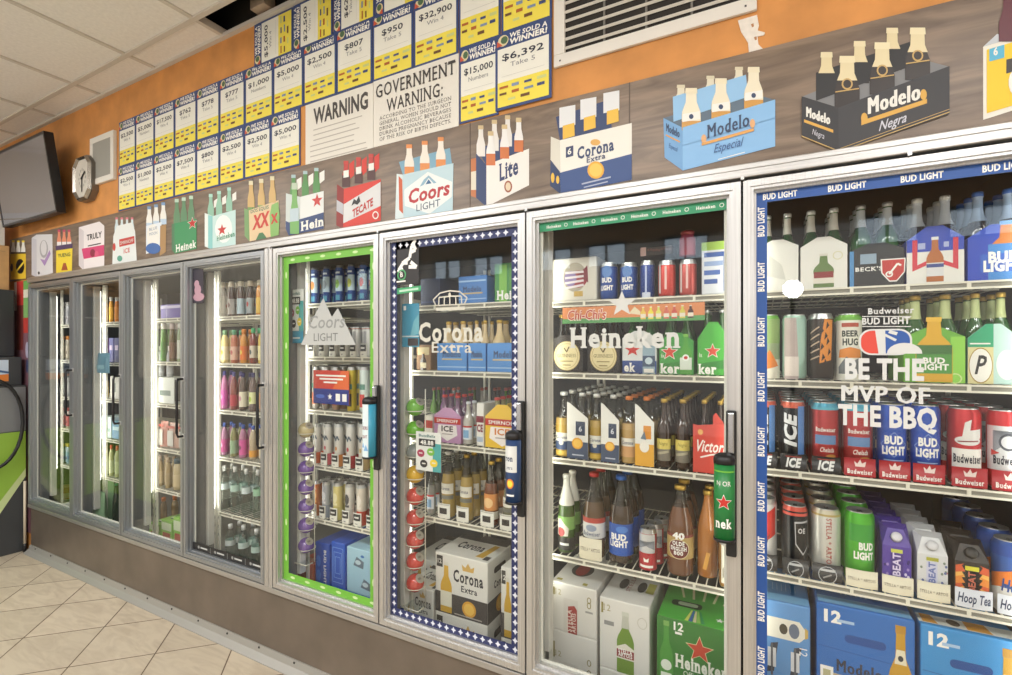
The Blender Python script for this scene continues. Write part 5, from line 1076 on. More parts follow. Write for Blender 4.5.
for i, (a, b_, yt, bd, ar, rim, ds, tr_) in enumerate(C8):
    file_of(lambda r, h: mk_can(r, h, bd, ar, rim), a, b_, yt, S[2], ds, G, 5, gap=.03)
    tray(a, b_, S[2], .05 if tr_ else .046, M('a8262f', .4) if tr_ else M('232427', .35), t_bud if tr_ else t_ice, ('red tray lip with white crown under the ' if tr_ else 'black ICE tray lip under the ') + ' '.join(ds.split()[:8]))
# fourth shelf
def a_wr(A, r, h): A.poly([(-r, h * .3), (r, h * .5), (r, h * .9), (-r, h * .7)], RED, 1); A.text('ALE', r * .2, h * .4, .016, DGREY, 2, w=.05, rot=1.3, shear=.2)
def a_shield(A, r, h):
    s_ = r * .62; x, z = r * .62, h * .55
    for k, m, l in ((1.12, M('b9bcc0', .4), 1), (1, BK, 2)): A.poly([(x - s_ * k, z + h * .2 * k), (x + s_ * k, z + h * .22 * k), (x + s_ * .9 * k, z - h * .12 * k), (x + .0, z - h * .24 * k), (x - s_ * .9 * k, z - h * .1 * k)], m, l)
    A.text('OE', x - .004, z + h * .06, .014, M('d0d2d4', .4), 3, w=.02, bold=.03, serif=True); A.rect(-r * 3.1, h * .86, r * 3.1, h * .9, M('d0564a', .4), 1)
def a_stella(A, r, h): A.text('STELLA * ARTOIS', -r * .05, h * .88, .0125, M('a8433e', .5), 2, w=h * .72, rot=-math.pi / 2, al='l', serif=True, bold=.01); A.rect(-r * 3.1, h * .9, r * 3.1, h * .93, M('b8a468', .4), 1)
def a_gbl(A, r, h): A.text('BUD', r * .35, h * .5, .019, WHITE, 3, w=r * 1.0, bold=.05); A.text('LIGHT', r * .2, h * .37, .019, WHITE, 3, w=r * 1.35, bold=.05); A.rect(-r * .8, h * .6, r * .9, h * .84, M('3f9a3c', .35), 1); A.rect(r * .0, h * .33, r, h * .62, M('4ba63f', .35), 1)
def a_hoop(A, r, h): A.rect(-r * 3.1, h * .78, r * 3.1, h * .93, M('284a94', .4), 1); A.poly([(-r * 1.5, h * .5), (r * 1.5, h * .72), (r * 1.5, h * .5), (-r * 1.5, h * .3)], M('dc7a34', .4), 2); A.rect(-r * 3.1, h * .0, r * 3.1, h * .34, M('e4e2da', .45), 1); A.text('Hoop', 0, h * .3, .03, M('2c4a8c', .45), 3, w=r * 1.5, shear=.2, bold=.03)
def a_pur(A, w, h):
    A.text('BEAT', w * .12, h * .36, w * .26, M('d9cfea', .5), 3, w=h * .5, rot=math.pi / 2, al='l', bold=.03); A.rect(-w * .22, h * .1, w * .22, h * .84, M('4a3584', .45), 1); A.rect(-w * .2, h * .86, w * .2, h * .94, M('c9cf5a', .5), 2)
    for k in range(14): A.ell(w * (.3 + .16 * random.random()) * random.choice((-1, 1)), h * (.08 + .8 * random.random()), w * .05, w * .07, random.choice((M('dcd4ea', .5), M('3a2a6a', .5), M('9a86c4', .5))), 2, 7)
def a_wht(A, w, h):
    A.text('BEAT', w * .09, h * .36, w * .22, M('6a78b4', .5), 3, w=h * .48, rot=math.pi / 2, al='l', bold=.03); A.rect(-w * .2, h * .1, w * .16, h * .84, M('c9cbe0', .5), 1); A.rect(-w * .2, h * .86, w * .2, h * .94, M('a9a83a', .5), 2)
    for k in range(16): A.ell(w * (.3 + .16 * random.random()) * random.choice((-1, 1)), h * (.08 + .8 * random.random()), w * .045, w * .06, random.choice((M('b54a5a', .5), M('5d6a9c', .5), M('7d8a7c', .5))), 2, 7)
def a_flame(A, w, h):
    for s_ in (-1, 1):
        for k in range(6): A.poly([(s_ * w * .48, h * (.08 + k * .13)), (s_ * w * .2, h * (.12 + k * .13)), (s_ * w * .3, h * (.2 + k * .14)), (s_ * w * .22, h * (.3 + k * .13)), (s_ * w * .48, h * (.24 + k * .13))], (M('e08a3a', .45), M('e8b45a', .45), M('cf5a34', .45))[k % 3], 2 + k % 2)
    A.rect(-w * .17, h * .1, w * .17, h * .78, BLACK, 4); A.text('BEAT', w * .09, h * .32, w * .2, M('c9705a', .5), 5, w=h * .46, rot=math.pi / 2, al='l', bold=.03); A.rect(-w * .2, h * .8, w * .2, h * .9, M('d6cf3a', .5), 4)
def t_shield(A, w, h): A.ring(0, h * .4, w * .62, h * .5, .002, M('b9bcc0', .4), 1, 14); A.text('FOSTER', 0, h * .6, h * .16, M('d0d2d4', .4), 2, w=w * 1.0, bold=.03) if 0 else A.rect(-w * .5, h * .6, w * .5, h * .74, M('c4c6c8', .4), 2); A.path([(-w * .3, h * .2), (0, h * .34), (w * .25, h * .44)], .004, GREY, 2)
def t_stella(A, w, h): A.text('STELLA * ARTOIS', 0, h * .4, h * .16, M('6a5a4a', .5), 2, w=w * 1.7, serif=True)
def t_hoop(A, w, h): A.text('Hoop Tea', 0, h * .28, h * .5, M('2c3a5c', .5), 2, w=w * 1.75, shear=.25, bold=.02)
G = 'cans and cartons in files on the fourth shelf behind the slogan door'
def mkcan(bd, ar, rim): return lambda r, h: mk_can(r, h, bd, ar, rim)
TB = M('2b2c2e', .35); TCR = M('dcd5bd', .5); TW = M('d3d6de', .5)
F8 = [(754, 777, 498, mkcan(M('d4d6d6', .35, .4), a_wr, LID), 'silver and red can beside the blue border, fourth shelf', TB, t_shield, 5), (782, 808, 505, mkcan(BK, a_shield, M('cf5a4c', .3, .3)), 'black can with red rim and shield, fourth shelf', TB, t_shield, 5), (811, 841, 508, mkcan(M('d2d2cc', .35, .4), a_stella, M('cfcab4', .3, .5)), 'white can with vertical red lettering, fourth shelf', TB, t_shield, 5), (843.5, 875, 511, mkcan(M('57b43c', .3, .4), a_gbl, M('57b43c', .3, .4)), 'lime green tall can, fourth shelf', TCR, t_stella, 5),
      (879, 910, 527, lambda r, h: mk_tetra(r * 1.9, h, M('55409a', .45), a_pur, M('d4d2d8', .4)), 'purple drink carton with screw cap', TCR, t_stella, 6), (913, 946, 536, lambda r, h: mk_tetra(r * 1.9, h, M('d3d4d6', .45), a_wht, M('cfcfd2', .4)), 'white speckled drink carton with screw cap', TCR, t_stella, 5), (949, 987, 543, lambda r, h: mk_tetra(r * 1.9, h, M('2a2422', .45), a_flame, M('33302e', .4)), 'black drink carton with flames', TW, t_hoop, 3), (990, 1030, 540, mkcan(M('3f63ac', .32, .4), a_hoop, M('33549c', .3, .4)), 'blue can with orange sun band at the right end', TW, t_hoop, 5)]
for a, b_, yt, mk, ds, tm, ta, n in F8:
    car = 'carton' in ds
    file_of(mk, a, b_, yt, S[3], ds, G, n, name='drink_carton' if car else None, gap=.002 if car else .03); tray(a, b_, S[3], .048, tm, ta, ('cream tray lip under the ' if tm is TCR else 'black tray lip under the ' if tm is TB else 'white scripted tray lip under the ') + ds.split(',')[0].replace(' with screw cap', '').replace(' beside the blue border', ''))
# floor cases
FZ = FZ5
def stack_at(x0, x1, ytop, n, desc, *r, **k):
    """n equal cases from the cooler floor up; the top one is described, the rest lie under it"""
    Y = k.get('Y', YP); zt = WZ(x0, ytop, Y); fz = k.pop('base', FZ5); h = (zt - fz) / n; a, b_ = WX(x0, Y), WX(x1, Y); d_ = k.get('d', .26)
    for i in range(n):
        root = mk_case(b_ - a - .003, d_, h - .001, *r, **{q: v for q, v in k.items() if q in ('topart', 'sideart')}); root.location = ((a + b_) / 2, Y, fz + i * h + .0005)
        root['label'] = desc if i == n - 1 else ('case under the ' + desc if n == 2 else ['lowest', 'middle'][i] + ' case under the ' + desc)
def a_modc(A, w, h):
    for y in (.08, .66): A.poly([(-w * .5, h * y), (w * .3, h * y), (w * .4, h * (y + .05)), (w * .4, h * (y + .13)), (w * .3, h * (y + .19)), (-w * .5, h * (y + .19))], M('e3dfd2', .5), 1); A.ell(0, h * (y + .095), w * .08, h * .05, M('4a4438', .5), 2, 12); A.ell(w * .2, h * (y + .095), w * .1, h * .07, M('6a7488', .5), 2, 12); A.poly([(w * .4, h * (y + .04)), (w * .46, h * (y + .06)), (w * .46, h * (y + .13)), (w * .4, h * (y + .15))], M('c9a85a', .5), 1)
    for s_ in (-1, 1): A.poly([(s_ * w * .22 - w * .1, h * .32), (s_ * w * .22 + w * .04, h * .34), (s_ * w * .22 + w * .12, h * .62), (s_ * w * .22 - w * .02, h * .6)], M('3a3f4c', .5), 2); A.rect(s_ * w * .22 - w * .08, h * .38, s_ * w * .22 + w * .08, h * .56, M('d6d8dc', .5), 3); A.rect(s_ * w * .22 - w * .02, h * .3, s_ * w * .22 + w * .02, h * .6, M('5d6068', .5), 4)
    A.text('12', w * .3, h * .58, .02, WHITE, 3, rot=-math.pi / 2); A.rect(-w * .45, h * .02, -w * .18, h * .1, WHITE, 2)
    for k in range(8): A.rect(-w * .42 + k * w * .03, h * .03, -w * .41 + k * w * .03, h * .09, DGREY, 3)
def a_mod12(A, w, h):
    A.text('12', -w * .42, h * .85, .032, WHITE, 2, al='l', bold=.05); A.rect(-w * .28, h * .86, -w * .1, h * .885, M('a9c6e4', .5), 2); DB = M('234f94', .5)
    A.poly(rrect(-w * .2, h * .7, w * .22, h * .77, .01), DB, 2); A.line(-w * .48, h * .63, w * .48, h * .6, .0015, DB, 2)
    A.text('Modelo', -w * .05, h * .44, .034, M('3a3e4c', .5), 4, w=w * .46, bold=.03, serif=True); A.line(-w * .32, h * .4, w * .25, h * .4, .008, M('c6b48a', .5), 3); A.text('Especial', -w * .02, h * .3, .02, M('24508f', .5), 4, w=w * .3, shear=.35); A.rect(-w * .46, h * .3, -w * .32, h * .46, WHITE, 2); A.rect(-w * .43, h * .33, -w * .35, h * .43, M('b9b48c', .5), 3)
    A.bottle(w * .36, 0, h * .94, w * .24, M('c4962e', .35), M('dfd9c0', .5), M('b88a34', .4), 4); A.poly([(w * .3, h * .62), (w * .42, h * .62), (w * .4, h * .74), (w * .32, h * .74)], M('e4dcc2', .5), 6); A.ell(w * .36, h * .67, .006, .008, DGREY, 7, 10)
def t_mod(A, w, d):
    A.rect(-w * .48, d * .03, w * .48, d * .2, M('7db4de', .5), 1)
    for k in range(6): A.rect(-w * .2 + k * .012, d * .3, -w * .195 + k * .012, d * .5, M('dce8f2', .5), 2)
def t_mod2(A, w, d):
    A.rect(-w * .5, d * .05, w * .5, d * .24, M('dfe0d8', .5), 1); A.poly([(-w * .46, d * .06), (-w * .3, d * .06), (-w * .34, d * .24), (-w * .46, d * .24)], M('d99a34', .45), 2); A.ell(-w * .12, d * .15, w * .07, d * .07, M('5a4a3a', .5), 2); A.poly([(0, d * .06), (w * .25, d * .06), (w * .22, d * .24), (0, d * .24)], M('d99a34', .45), 2); A.ell(w * .1, d * .5, w * .14, d * .1, M('3a4a5c', .5), 2)
MB_ = M('3f78c4', .45); MB2 = M('2f6cb8', .45)
stack_at(757, 811, 597, 2, 'blue twelve-pack with can pictures lying sideways', M('5f93cc', .45), a_modc, t_mod)
stack_at(816, 916, 601, 2, 'deep blue twelve-pack with dark lettering and a golden bottle', MB2, a_mod12, t_mod)
stack_at(920, 1024, 623, 2, 'bright blue twelve-pack at the right with a hand hole', M('3d8fce', .45), a_mod12, t_mod2)
# ================================================================ bay behind the star door
S = SH[6]
def a_box7(A, w, h):
    A.ell(w * .02, h * .55, w * .26, h * .34, M('a9a190', .5), 1); A.ell(w * .1, h * .5, w * .2, h * .2, M('9a3a44', .5), 2); A.ell(-w * .08, h * .52, w * .14, h * .18, M('8a7aa8', .5), 3); A.poly([(w * .1, h * .6), (w * .3, h * .8), (w * .32, h * .4)], M('7d2c38', .5), 3)
    for k in range(4): A.line(-w * .2, h * (.3 + .12 * k), w * .22, h * (.36 + .1 * k), .008, M('dcd4d8', .5), 4)
    A.rect(0, h * .1, w * .2, h * .22, M('c4a45a', .5), 3)
case_at(552, 597, 260, S[0], 'white cube box with purple and red print', M('d6d2c6', .5), a_box7, d=.14)
G = 'small cans on the top shelf behind the star door'
def a_bl2(A, r, h): A.text('BUD', 0, h * .46, .016, WHITE, 3, w=r * 1.2, bold=.05); A.text('LIGHT', 0, h * .25, .016, WHITE, 3, w=r * 1.5, bold=.05); A.ell(0, h * .75, r * .6, h * .16, M('5f8ac9', .4), 1)
def a_stripe(A, r, h): A.rect(-r * .12, h * .1, r * .12, h * .85, M('b9c6e0', .4), 2); A.rect(-r * .6, 0, r * .6, h * .14, M('cfd6e4', .4), 1)
def a_redv(A, r, h): A.rect(-r * .1, h * .2, r * .15, h * .85, M('e6c4be', .4), 2); A.rect(-r * .9, h * .1, -r * .6, h * .9, M('e0d6d2', .4), 1)
CBL = M('2a4f9c', .3, .4)
for a, b_, yt, bd, ar, ds in ((600, 618, 263, CBL, a_bl2, 'small blue can beside the white cube box'), (620, 638, 263, CBL, a_bl2, 'small blue can left of the plain navy can'), (640, 655, 261, M('233f86', .3, .4), a_stripe, 'small navy can with pale vertical stripe'), (658, 676, 261, M('cf4740', .3, .35), a_redv, 'small bright red can with pale rim'), (679, 697, 260, M('c0524e', .3, .35), a_redv, 'small red and white can beside the white box')):
    file_of(mkcan(bd, ar, LID), a, b_, yt, S[0], ds, G, 1)
def a_blank7(A, w, h):
    A.text('SUMMER', 0, h * .62, h * .14, M('3a5aa0', .5), 2, w=w * .8, bold=.02, serif=True) if 0 else None
    for k, m in enumerate(('3a5aa0', '4a6ab0', '8fa4cc', '3a5aa0')): A.rect(-w * .4, h * (.2 + .17 * k), w * (.1 + .1 * k), h * (.29 + .17 * k), M(m, .5), 2)
    A.rect(w * .32, h * .05, w * .48, h * .75, M('4a6ab0', .5), 2); A.rect(-w * .5, h * .84, w * .5, h, M('a9cf5a', .5), 2)
case_at(701, 729, 243, S[0], 'white and blue carton with lime band beside the frame', M('d9dde4', .5), a_blank7, d=.16)
def a_dk(A, w, h):
    A.rect(-w * .5, 0, -w * .32, h, M('c9a9a4', .5), 1)
    for k in range(9): A.ell(-w * .25 + k * w * .085, h * (.3 + .4 * random.random()), w * .035, h * .16, M('6a4038', .5), 1, 8)
zc_ = S[0] + .0005 + (WZ(666, 261, .25) - S[0]) + .006
r_, _z = case_at(640, 673, 248, zc_, 'flat dark box lying across the small navy and red cans', M('2c2220', .5), a_dk, d=.1)
file_of(lambda r, h: mk_bottle(r, h, 'wide', M('a9485a', .2), M('8a2c38', .4), None, None), 679, 696, 231, WZ(688, 260, .25) + .001, 'clear red cup standing on the red and white can', None, 1, name='drink_cup', cat='cup', hmax=.09)
# hanging strip
t = thing('shelf_sign', 'orange and green shelf strip with red script letters and small bottles', 'sign', ((WX(563, YF) + WX(705, YF)) / 2, YF - .006, WZ(634, 321, YF)))
xa, xb, z0, z1 = WX(563, YF), WX(705, YF), WZ(634, 322, YF), S[0] - .024
mb = MB(); mb.box(xa, xb, YF - .005, YF - .0035, z0, z1, M('d98a58', .5)); A = Art(); w = xb - xa; h = z1 - z0
A.rect(xa, z0, xb, z0 + h * .28, M('5a9a5c', .5), 1); A.text("Chi-Chi's", xa + w * .19, z0 + h * .22, h * .6, M('f0e4d6', .5), 4, w=w * .3, bold=.06, shear=.15); A.text("Chi-Chi's", xa + w * .19, z0 + h * .23, h * .58, M('c0402f', .5), 5, w=w * .29, bold=.015, shear=.15)
for k, c_ in enumerate(('e3c25a', 'e8d84a', 'd9d86a', 'cf6a5a', 'c9534a', 'd4c85a', '4a2c2c')): A.bottle(xa + w * (.6 + k * .052), z0 + h * .14, h * .72, w * .036, M(c_, .5), M('e6dccb', .5), M('e9e2d2', .5), 2)
A.poly([(xa + w * .5, z0 + h * .5), (xa + w * .54, z0 + h * .9), (xa + w * .58, z0 + h * .6), (xa + w * .58, z0 + h * .4)], M('e7d8b8', .5), 2)
mb.art(A, flat(YF - .0052)); mb.build('strip', t, True)
# second shelf
def a_guin(A, w, hs, hp): A.ell(0, hs * .5, w * .42, hs * .46, M('b9a468', .5), 1); A.ell(0, hs * .5, w * .4, hs * .44, M('dccfa0', .5), 2); A.ring(0, hs * .5, w * .36, hs * .39, .0015, M('a58f50', .5), 3); A.path([(-w * .08, hs * .75), (0, hs * .62), (w * .08, hs * .78), (0, hs * .62)], .004, M('5a4a2a', .5), 3); A.text('GUINNESS', 0, hs * .46, .012, M('6a5a34', .5), 3, w=w * .6, serif=True); A.rect(-w * .2, hs * .32, w * .2, hs * .35, M('8a7a4a', .5), 3); A.rect(-w * .13, hs * .2, w * .13, hs * .23, M('8a7a4a', .5), 3)
for a, b_, ds in ((551, 583, 'black carrier with a cream oval beside the door frame'), (587, 620, 'black carrier with a cream oval next to the silver one')):
    carrier_at(a, b_, 340, 335, S[1], ds, BLACK, M('241f1c', .4), a_guin, DKG, CAPG, d=.16, bh=.205)
def a_h00(A, w, hs, hp):
    A.rect(-w / 2, 0, w / 2, hs * .36, M('2c4684', .45), 1); A.text('ek', -w * .28, hs * .06, .028, WHITE, 3, w=w * .34, bold=.04, serif=True); A.star(-w * .2, hs * .66, w * .2, RED, 2, sx=1.2); A.rect(w * .1, 0, w * .46, hs * .78, M('8ea6b4', .35), 2); A.rect(w * .1, hs * .2, w * .46, hs * .5, M('3a4f6a', .4), 3); A.rect(w * .14, hs * .03, w * .42, hs * .14, WHITE, 3); A.ell(w * .28, hs * .36, w * .11, hs * .1, M('b9cbd3', .4), 4, 12)
carrier_at(622, 657, 338, 331, S[1], 'silver and navy carrier with a red star', M('c9cdce', .5), M('cfd2d1', .45), a_h00, GRG, CAPS, d=.16, bh=.205)
def a_hk(bot):
    def f(A, w, hs, hp):
        A.poly([(-w / 2, hs * .3), (w / 2, hs * .45), (w / 2, hs * .2), (-w / 2, hs * .1)], M('2f7d33', .45), 1); A.text('ker', -w * .18, hs * .04, .03, WHITE, 4, w=w * .56, bold=.04, serif=True)
        for k, m, l in ((1.18, WHITE, 2), (1, M('cf4a34', .45), 3)): A.star(-w * .02 if not bot else -w * .2, hs * .66, w * .23 * k, m, l)
        A.text('6x', -w * .4, hs * .5, .014, M('cfe0c4', .5), 3, w=w * .1, bold=.02)
        if bot: A.bottle(w * .28, 0, hs * 1.2, w * .34, M('4f9c3a', .3), M('cfd8cc', .5), M('79b84a', .4), 5); A.ell(w * .28, hs * .5, w * .1, hs * .1, M('e4ebe4', .5), 7, 12); A.ell(w * .28, hs * .5, w * .06, hs * .05, RED, 8, 8)
        else: A.bottle(w * .48, 0, hs * 1.2, w * .3, M('4f9c3a', .3), M('cfd8cc', .5), M('79b84a', .4), 5)
    return f
HG = M('43a13a', .4)
carrier_at(659, 694, 341, 333, S[1], 'green carrier with a red star and a green bottle picture', HG, M('3c9440', .4), a_hk(True), GRG, CAPS, d=.16, bh=.205)
carrier_at(697, 730, 339, 322, S[1], 'green carrier with a large red star half behind the frame', HG, HG, a_hk(False), GRG, CAPS, d=.16, bh=.205)
# third shelf: rows of longnecks
def a_cor(A, r, h): A.rect(-r * 1.3, h * .11, r * 1.3, h * .24, M('3a4f74', .45), 1); A.rect(-r * 1.3, h * .24, r * 1.3, h * .37, M('dcdcd2', .5), 1); A.text('Corona', 0, h * .28, .011, M('3a4a6a', .5), 3, w=r * 1.5, bold=.02, serif=True); A.rect(-r, h * .03, r, h * .09, M('c9a84a', .4), 1); A.ell(0, h * .22, r * .3, r * .3, M('d4cfc0', .5), 2, 10)
def a_prem(A, r, h): A.rect(-r * 1.3, h * .1, r * 1.3, h * .26, M('c99a6a', .45), 1); A.rect(-r * 1.3, h * .26, r * 1.3, h * .38, M('dcd8cc', .5), 1); A.text('Corona', 0, h * .29, .011, M('3a4a6a', .5), 3, w=r * 1.5, bold=.02, serif=True)
def a_neg(A, r, h): A.rect(-r * 1.2, h * .27, r * 1.2, h * .42, M('d6c56a', .45), 1); A.rect(-r * 1.2, h * .1, r * 1.2, h * .27, M('7a7468', .45), 1); A.line(-r * .9, h * .2, r * .8, h * .24, .008, M('b0a890', .5), 2); A.text('Negra', 0, h * .33, .011, M('8a7a3a', .5), 2, w=r * 1.2, shear=.3)
def a_vic(A, r, h): A.rect(-r * 1.2, h * .12, r * 1.2, h * .4, M('a8342e', .45), 1)
G = 'longneck bottles in files on the third shelf behind the star door'
def lb(gl, cap, ar, neck=None, lab=None, fill=None): return lambda r, h: mk_bottle(r, h, 'long', gl, cap, lab, ar, neck, fill=fill)
B7 = [(555.5, 573, 392, gls('ad8f42'), CAPW, a_cor, 'clear longneck with white cap at the left frame'), (575, 590, 393, gls('a08a48'), CAPW, None, 'clear longneck with white cap behind the left white panel'), (589, 605, 394, gls('ad8f42'), CAPW, a_cor, 'clear longneck with white cap between two white panels'), (606, 621, 395, gls('a08a48'), CAPW, None, 'clear longneck with white cap behind the second white panel'),
      (621, 637.5, 396.5, gls('b3935a'), CAPO, a_prem, 'longneck with orange cap and tan label'), (639, 655, 397, gls('ab9060'), CAPO, None, 'longneck with orange cap behind the gold panel'), (656.5, 672, 399, BRG, CAPG, a_neg, 'dark longneck with pale yellow label left of its twin'), (675, 691, 399.5, BRG, CAPG, a_neg, 'dark longneck with pale yellow label beside the red carrier'), (698, 711, 400, BRG, CAPG, None, 'dark longneck with gold cap in the red carrier'), (714, 727, 401, BRG, CAPG, None, 'dark longneck with gold cap by the black handle')]
for a, b_, yt, gl, cp, ar, ds in B7: file_of(lb(gl, cp, ar, fill=None if gl is BRG else .62), a, b_, yt, S[2], ds, G, 6, gap=.03, slim=.97, Y=YP + (.012 if ar is None else 0))
def panel(a, b_, yl, yr, z, desc, m, art, Y=YP - .006, d=.1):
    """card wrap that opens towards the left bottle: front panel with a taller left edge and a side wing"""
    xa, xb = WX(a, Y), WX(b_, Y); hl, hr = WZ(a, yl, Y) - z, WZ(b_, yr, Y) - z; w = xb - xa
    t = thing('bottle_wrap', desc, 'carrier', (xa, Y, z + .0006), 'card wraps around longneck bottles'); mb = MB(); mb.prism([(0, 0), (w, 0), (w, hr), (w * .12, hl), (0, hl * 1.02)], 0, .002, m); A = Art(); art(A, w, hr); mb.art(A, flat(-.0002)); mb.build('front_panel', t)
    mb = MB(); mb.prism([(0, 0), (w, 0), (w, .004), (0, .004)], .002, .006, m); mb.build('foot_flap', t)
    return t
def p_cor(A, w, h): A.rect(0, 0, w, h * .42, M('45526a', .45), 1); A.rect(w * .42, h * .58, w * .86, h * .92, M('37435a', .5), 2); A.text('6', w * .64, h * .68, .018, M('cfd3da', .5), 3, bold=.02); A.ell(w * .5, h * .38, w * .26, w * .26, M('dfa23c', .45), 2); A.ell(w * .5, h * .38, w * .19, w * .19, M('ebbf5c', .45), 3); A.rect(w * .25, h * .08, w * .8, h * .11, M('b9c0cc', .5), 2)
def p_prem(A, w, h): A.rect(0, 0, w, h * .5, M('d9a23c', .45), 1); A.rect(w * .45, h * .62, w * .85, h * .92, M('d08a34', .5), 2); A.ell(w * .5, h * .44, w * .25, w * .3, M('e4e1d8', .5), 3); A.poly([(w * .3, h * .62), (w * .5, h * .8), (w * .6, h * .6)], M('6a7a8a', .5), 3)
WP = M('e0dfd8', .5)
panel(567, 588, 403, 419, S[2], 'white and navy bottle wrap nearest the left frame', WP, p_cor); panel(601, 619, 404, 421, S[2], 'white and navy bottle wrap left of the gold one', WP, p_cor); panel(635, 654, 405, 423, S[2], 'white and gold bottle wrap', WP, p_prem)
VR = M('c6453a', .45)
def p_vic(A, w, h): A.text('Victoria', w * .54, h * .42, .036, M('eee6e0', .5), 3, w=w * .86, bold=.02, shear=.35); A.path([(w * .2, h * .3), (w * .5, h * .37), (w * .9, h * .42)], .005, M('eee6e0', .5), 3); A.ell(w * .2, h * .8, .008, .009, M('d9a05a', .5), 2, 10)
t = panel(693, 731, 425, 424, S[2], 'red bottle wrap with white script lettering', VR, p_vic); mb = MB(); xq = WX(713, YP) - WX(693, YP - .006); mb.prism([(xq, .13), (xq + .03, .1), (xq + .03, .16), (xq + .008, .19), (xq, .18)], .006, .0085, VR); mb.build('divider_handle', t)
# fourth shelf
G = 'big bottles on the fourth shelf behind the star door'
def a_gs(A, r, h): A.rect(-r * 2, h * .3, r * 2, h * .47, M('7da85a', .45), 1); A.poly([(-r * 1.2, h * .22), (r * .5, h * .22), (r * .6, h * .32), (-r * .4, h * .44), (-r * 1.2, h * .42)], M('d9d6cc', .5), 2); A.ell(-r * .35, h * .27, r * .5, h * .06, M('b04a4a', .5), 3, 12); A.rect(-r * 2, h * .04, r * 2, h * .2, M('2a2a2a', .5), 2); A.text('ALE', 0, h * .1, .014, M('d6d6d2', .5), 3, w=r * 1.0, bold=.03) if 0 else A.rect(-r * .5, h * .1, r * .6, h * .13, M('d6d6d2', .5), 3)
file_of(lambda r, h: mk_bottle(r, h, 'forty', gls('3f5a2a'), M('cfcec4', .4), None, a_gs, (.58, .96, M('cfcec4', .4))), 558, 575.5, 475, S[3], 'green bottle with white foil neck', G, 2, gap=-.0)
def a_b40(A, r, h): A.rect(-r * 2, h * .24, r * 2, h * .44, M('d6d6d4', .5), 1); A.rect(-r * 2, h * .42, r * 2, h * .48, M('b5493f', .5), 2); A.text('Budweiser', 0, h * .27, .014, M('4a5a78', .5), 3, w=r * 1.6, bold=.02, serif=True); A.ell(0, h * .36, r * .5, h * .04, M('8f9bb0', .5), 2)
file_of(lambda r, h: mk_bottle(r, h, 'forty', gls('5a4634'), CAPR, None, a_b40, fill=.7), 583, 606, 473, S[3], 'clear forty-ounce bottle with red cap', G, 3)
tray(583, 606, S[3], .075, M('d9d2ba', .5), t_stella, 'cream tray lip under the red-capped big bottle')
def a_bl40(A, r, h): A.rect(-r * 1.8, h * .1, r * 1.8, h * .46, M('2a58ae', .45), 1); A.text('BUD', 0, h * .28, .02, WHITE, 3, w=r * 1.3, bold=.05); A.text('LIGHT', 0, h * .2, .02, WHITE, 3, w=r * 1.6, bold=.05); A.ell(r * .3, h * .4, r * .5, h * .04, M('4f80cc', .45), 2)
file_of(lambda r, h: mk_bottle(r, h, 'forty', gls('3a2c22'), CAPB, None, a_bl40, fill=.7), 609, 634, 476, S[3], 'big bottle with blue cap and blue label', G, 3)
def a_bc(A, r, h): A.rect(-r * 1.1, h * .42, r * 1.1, h * .88, M('d0d2d4', .35, .3), 1); A.poly([(-r, h * .7), (0, h * .6), (r, h * .72), (r, h * .5), (0, h * .6), (-r, h * .5)], M('8a8f98', .4), 2); A.rect(-r * 3.1, 0, r * 3.1, h * .4, M('b23038', .4), 1); A.rect(-r * .8, h * .06, r * .8, h * .12, WHITE, 2); A.poly([(-r * .25, h * .2), (r * .25, h * .2), (r * .3, h * .3), (0, h * .26), (-r * .3, h * .3)], WHITE, 2)
file_of(mkcan(BR, a_bc, LID), 639, 657, 528.5, S[3], 'stubby red and silver can beside the gold-capped big bottle', G, 3, dx=.012)
def a_oe(A, r, h): A.rect(-r * 1.9, h * .2, r * 1.9, h * .46, M('b3975a', .45), 1); A.ell(0, h * .31, r * .8, h * .105, M('6a2a24', .45), 2); A.ring(0, h * .31, r * .82, h * .11, .002, M('e0d4b0', .5), 3); A.text('OLDE', 0, h * .35, .013, WHITE, 3, w=r * .9, bold=.04, serif=True); A.text('ENGLISH', 0, h * .295, .012, WHITE, 3, w=r * 1.2, bold=.04, serif=True); A.text('800', 0, h * .245, .012, WHITE, 3, w=r * .7, bold=.04, serif=True); A.text('40', 0, h * .425, .02, WHITE, 3, w=r * .9, bold=.05); A.rect(-r * 1.5, h * .44, r * 1.5, h * .47, M('7a2c24', .5), 2)
file_of(lambda r, h: mk_bottle(r, h, 'forty', gls('6a442c'), CAPG, None, a_oe, fill=.8), 667, 694, 486, S[3], 'big gold-capped bottle marked 40', G, 3)
file_of(lambda r, h: mk_bottle(r, h, 'forty', AMG, CAPG, None, lambda A, r, h: A.line(-r * .2, h * .1, r * .2, h * .3, .012, M('d9a04a', .45), 2)), 697, 718, 491, S[3], 'big amber bottle without label beside the green handle', G, 2, Y=YP + .03)
def a_wg(A, r, h): A.rect(-r * .6, h * .1, r * .9, h * .9, M('e0dccb', .4), 1); A.poly([(-r * .3, h * .2), (r * .3, h * .3), (r * .1, h * .5), (-r * .3, h * .4)], M('9a9688', .5), 2)
file_of(mkcan(M('b5874a', .3, .4), a_wg, LID), 719, 731, 540, S[3], 'cream and gold can below the green handle', G, 1, Y=YP - .012)
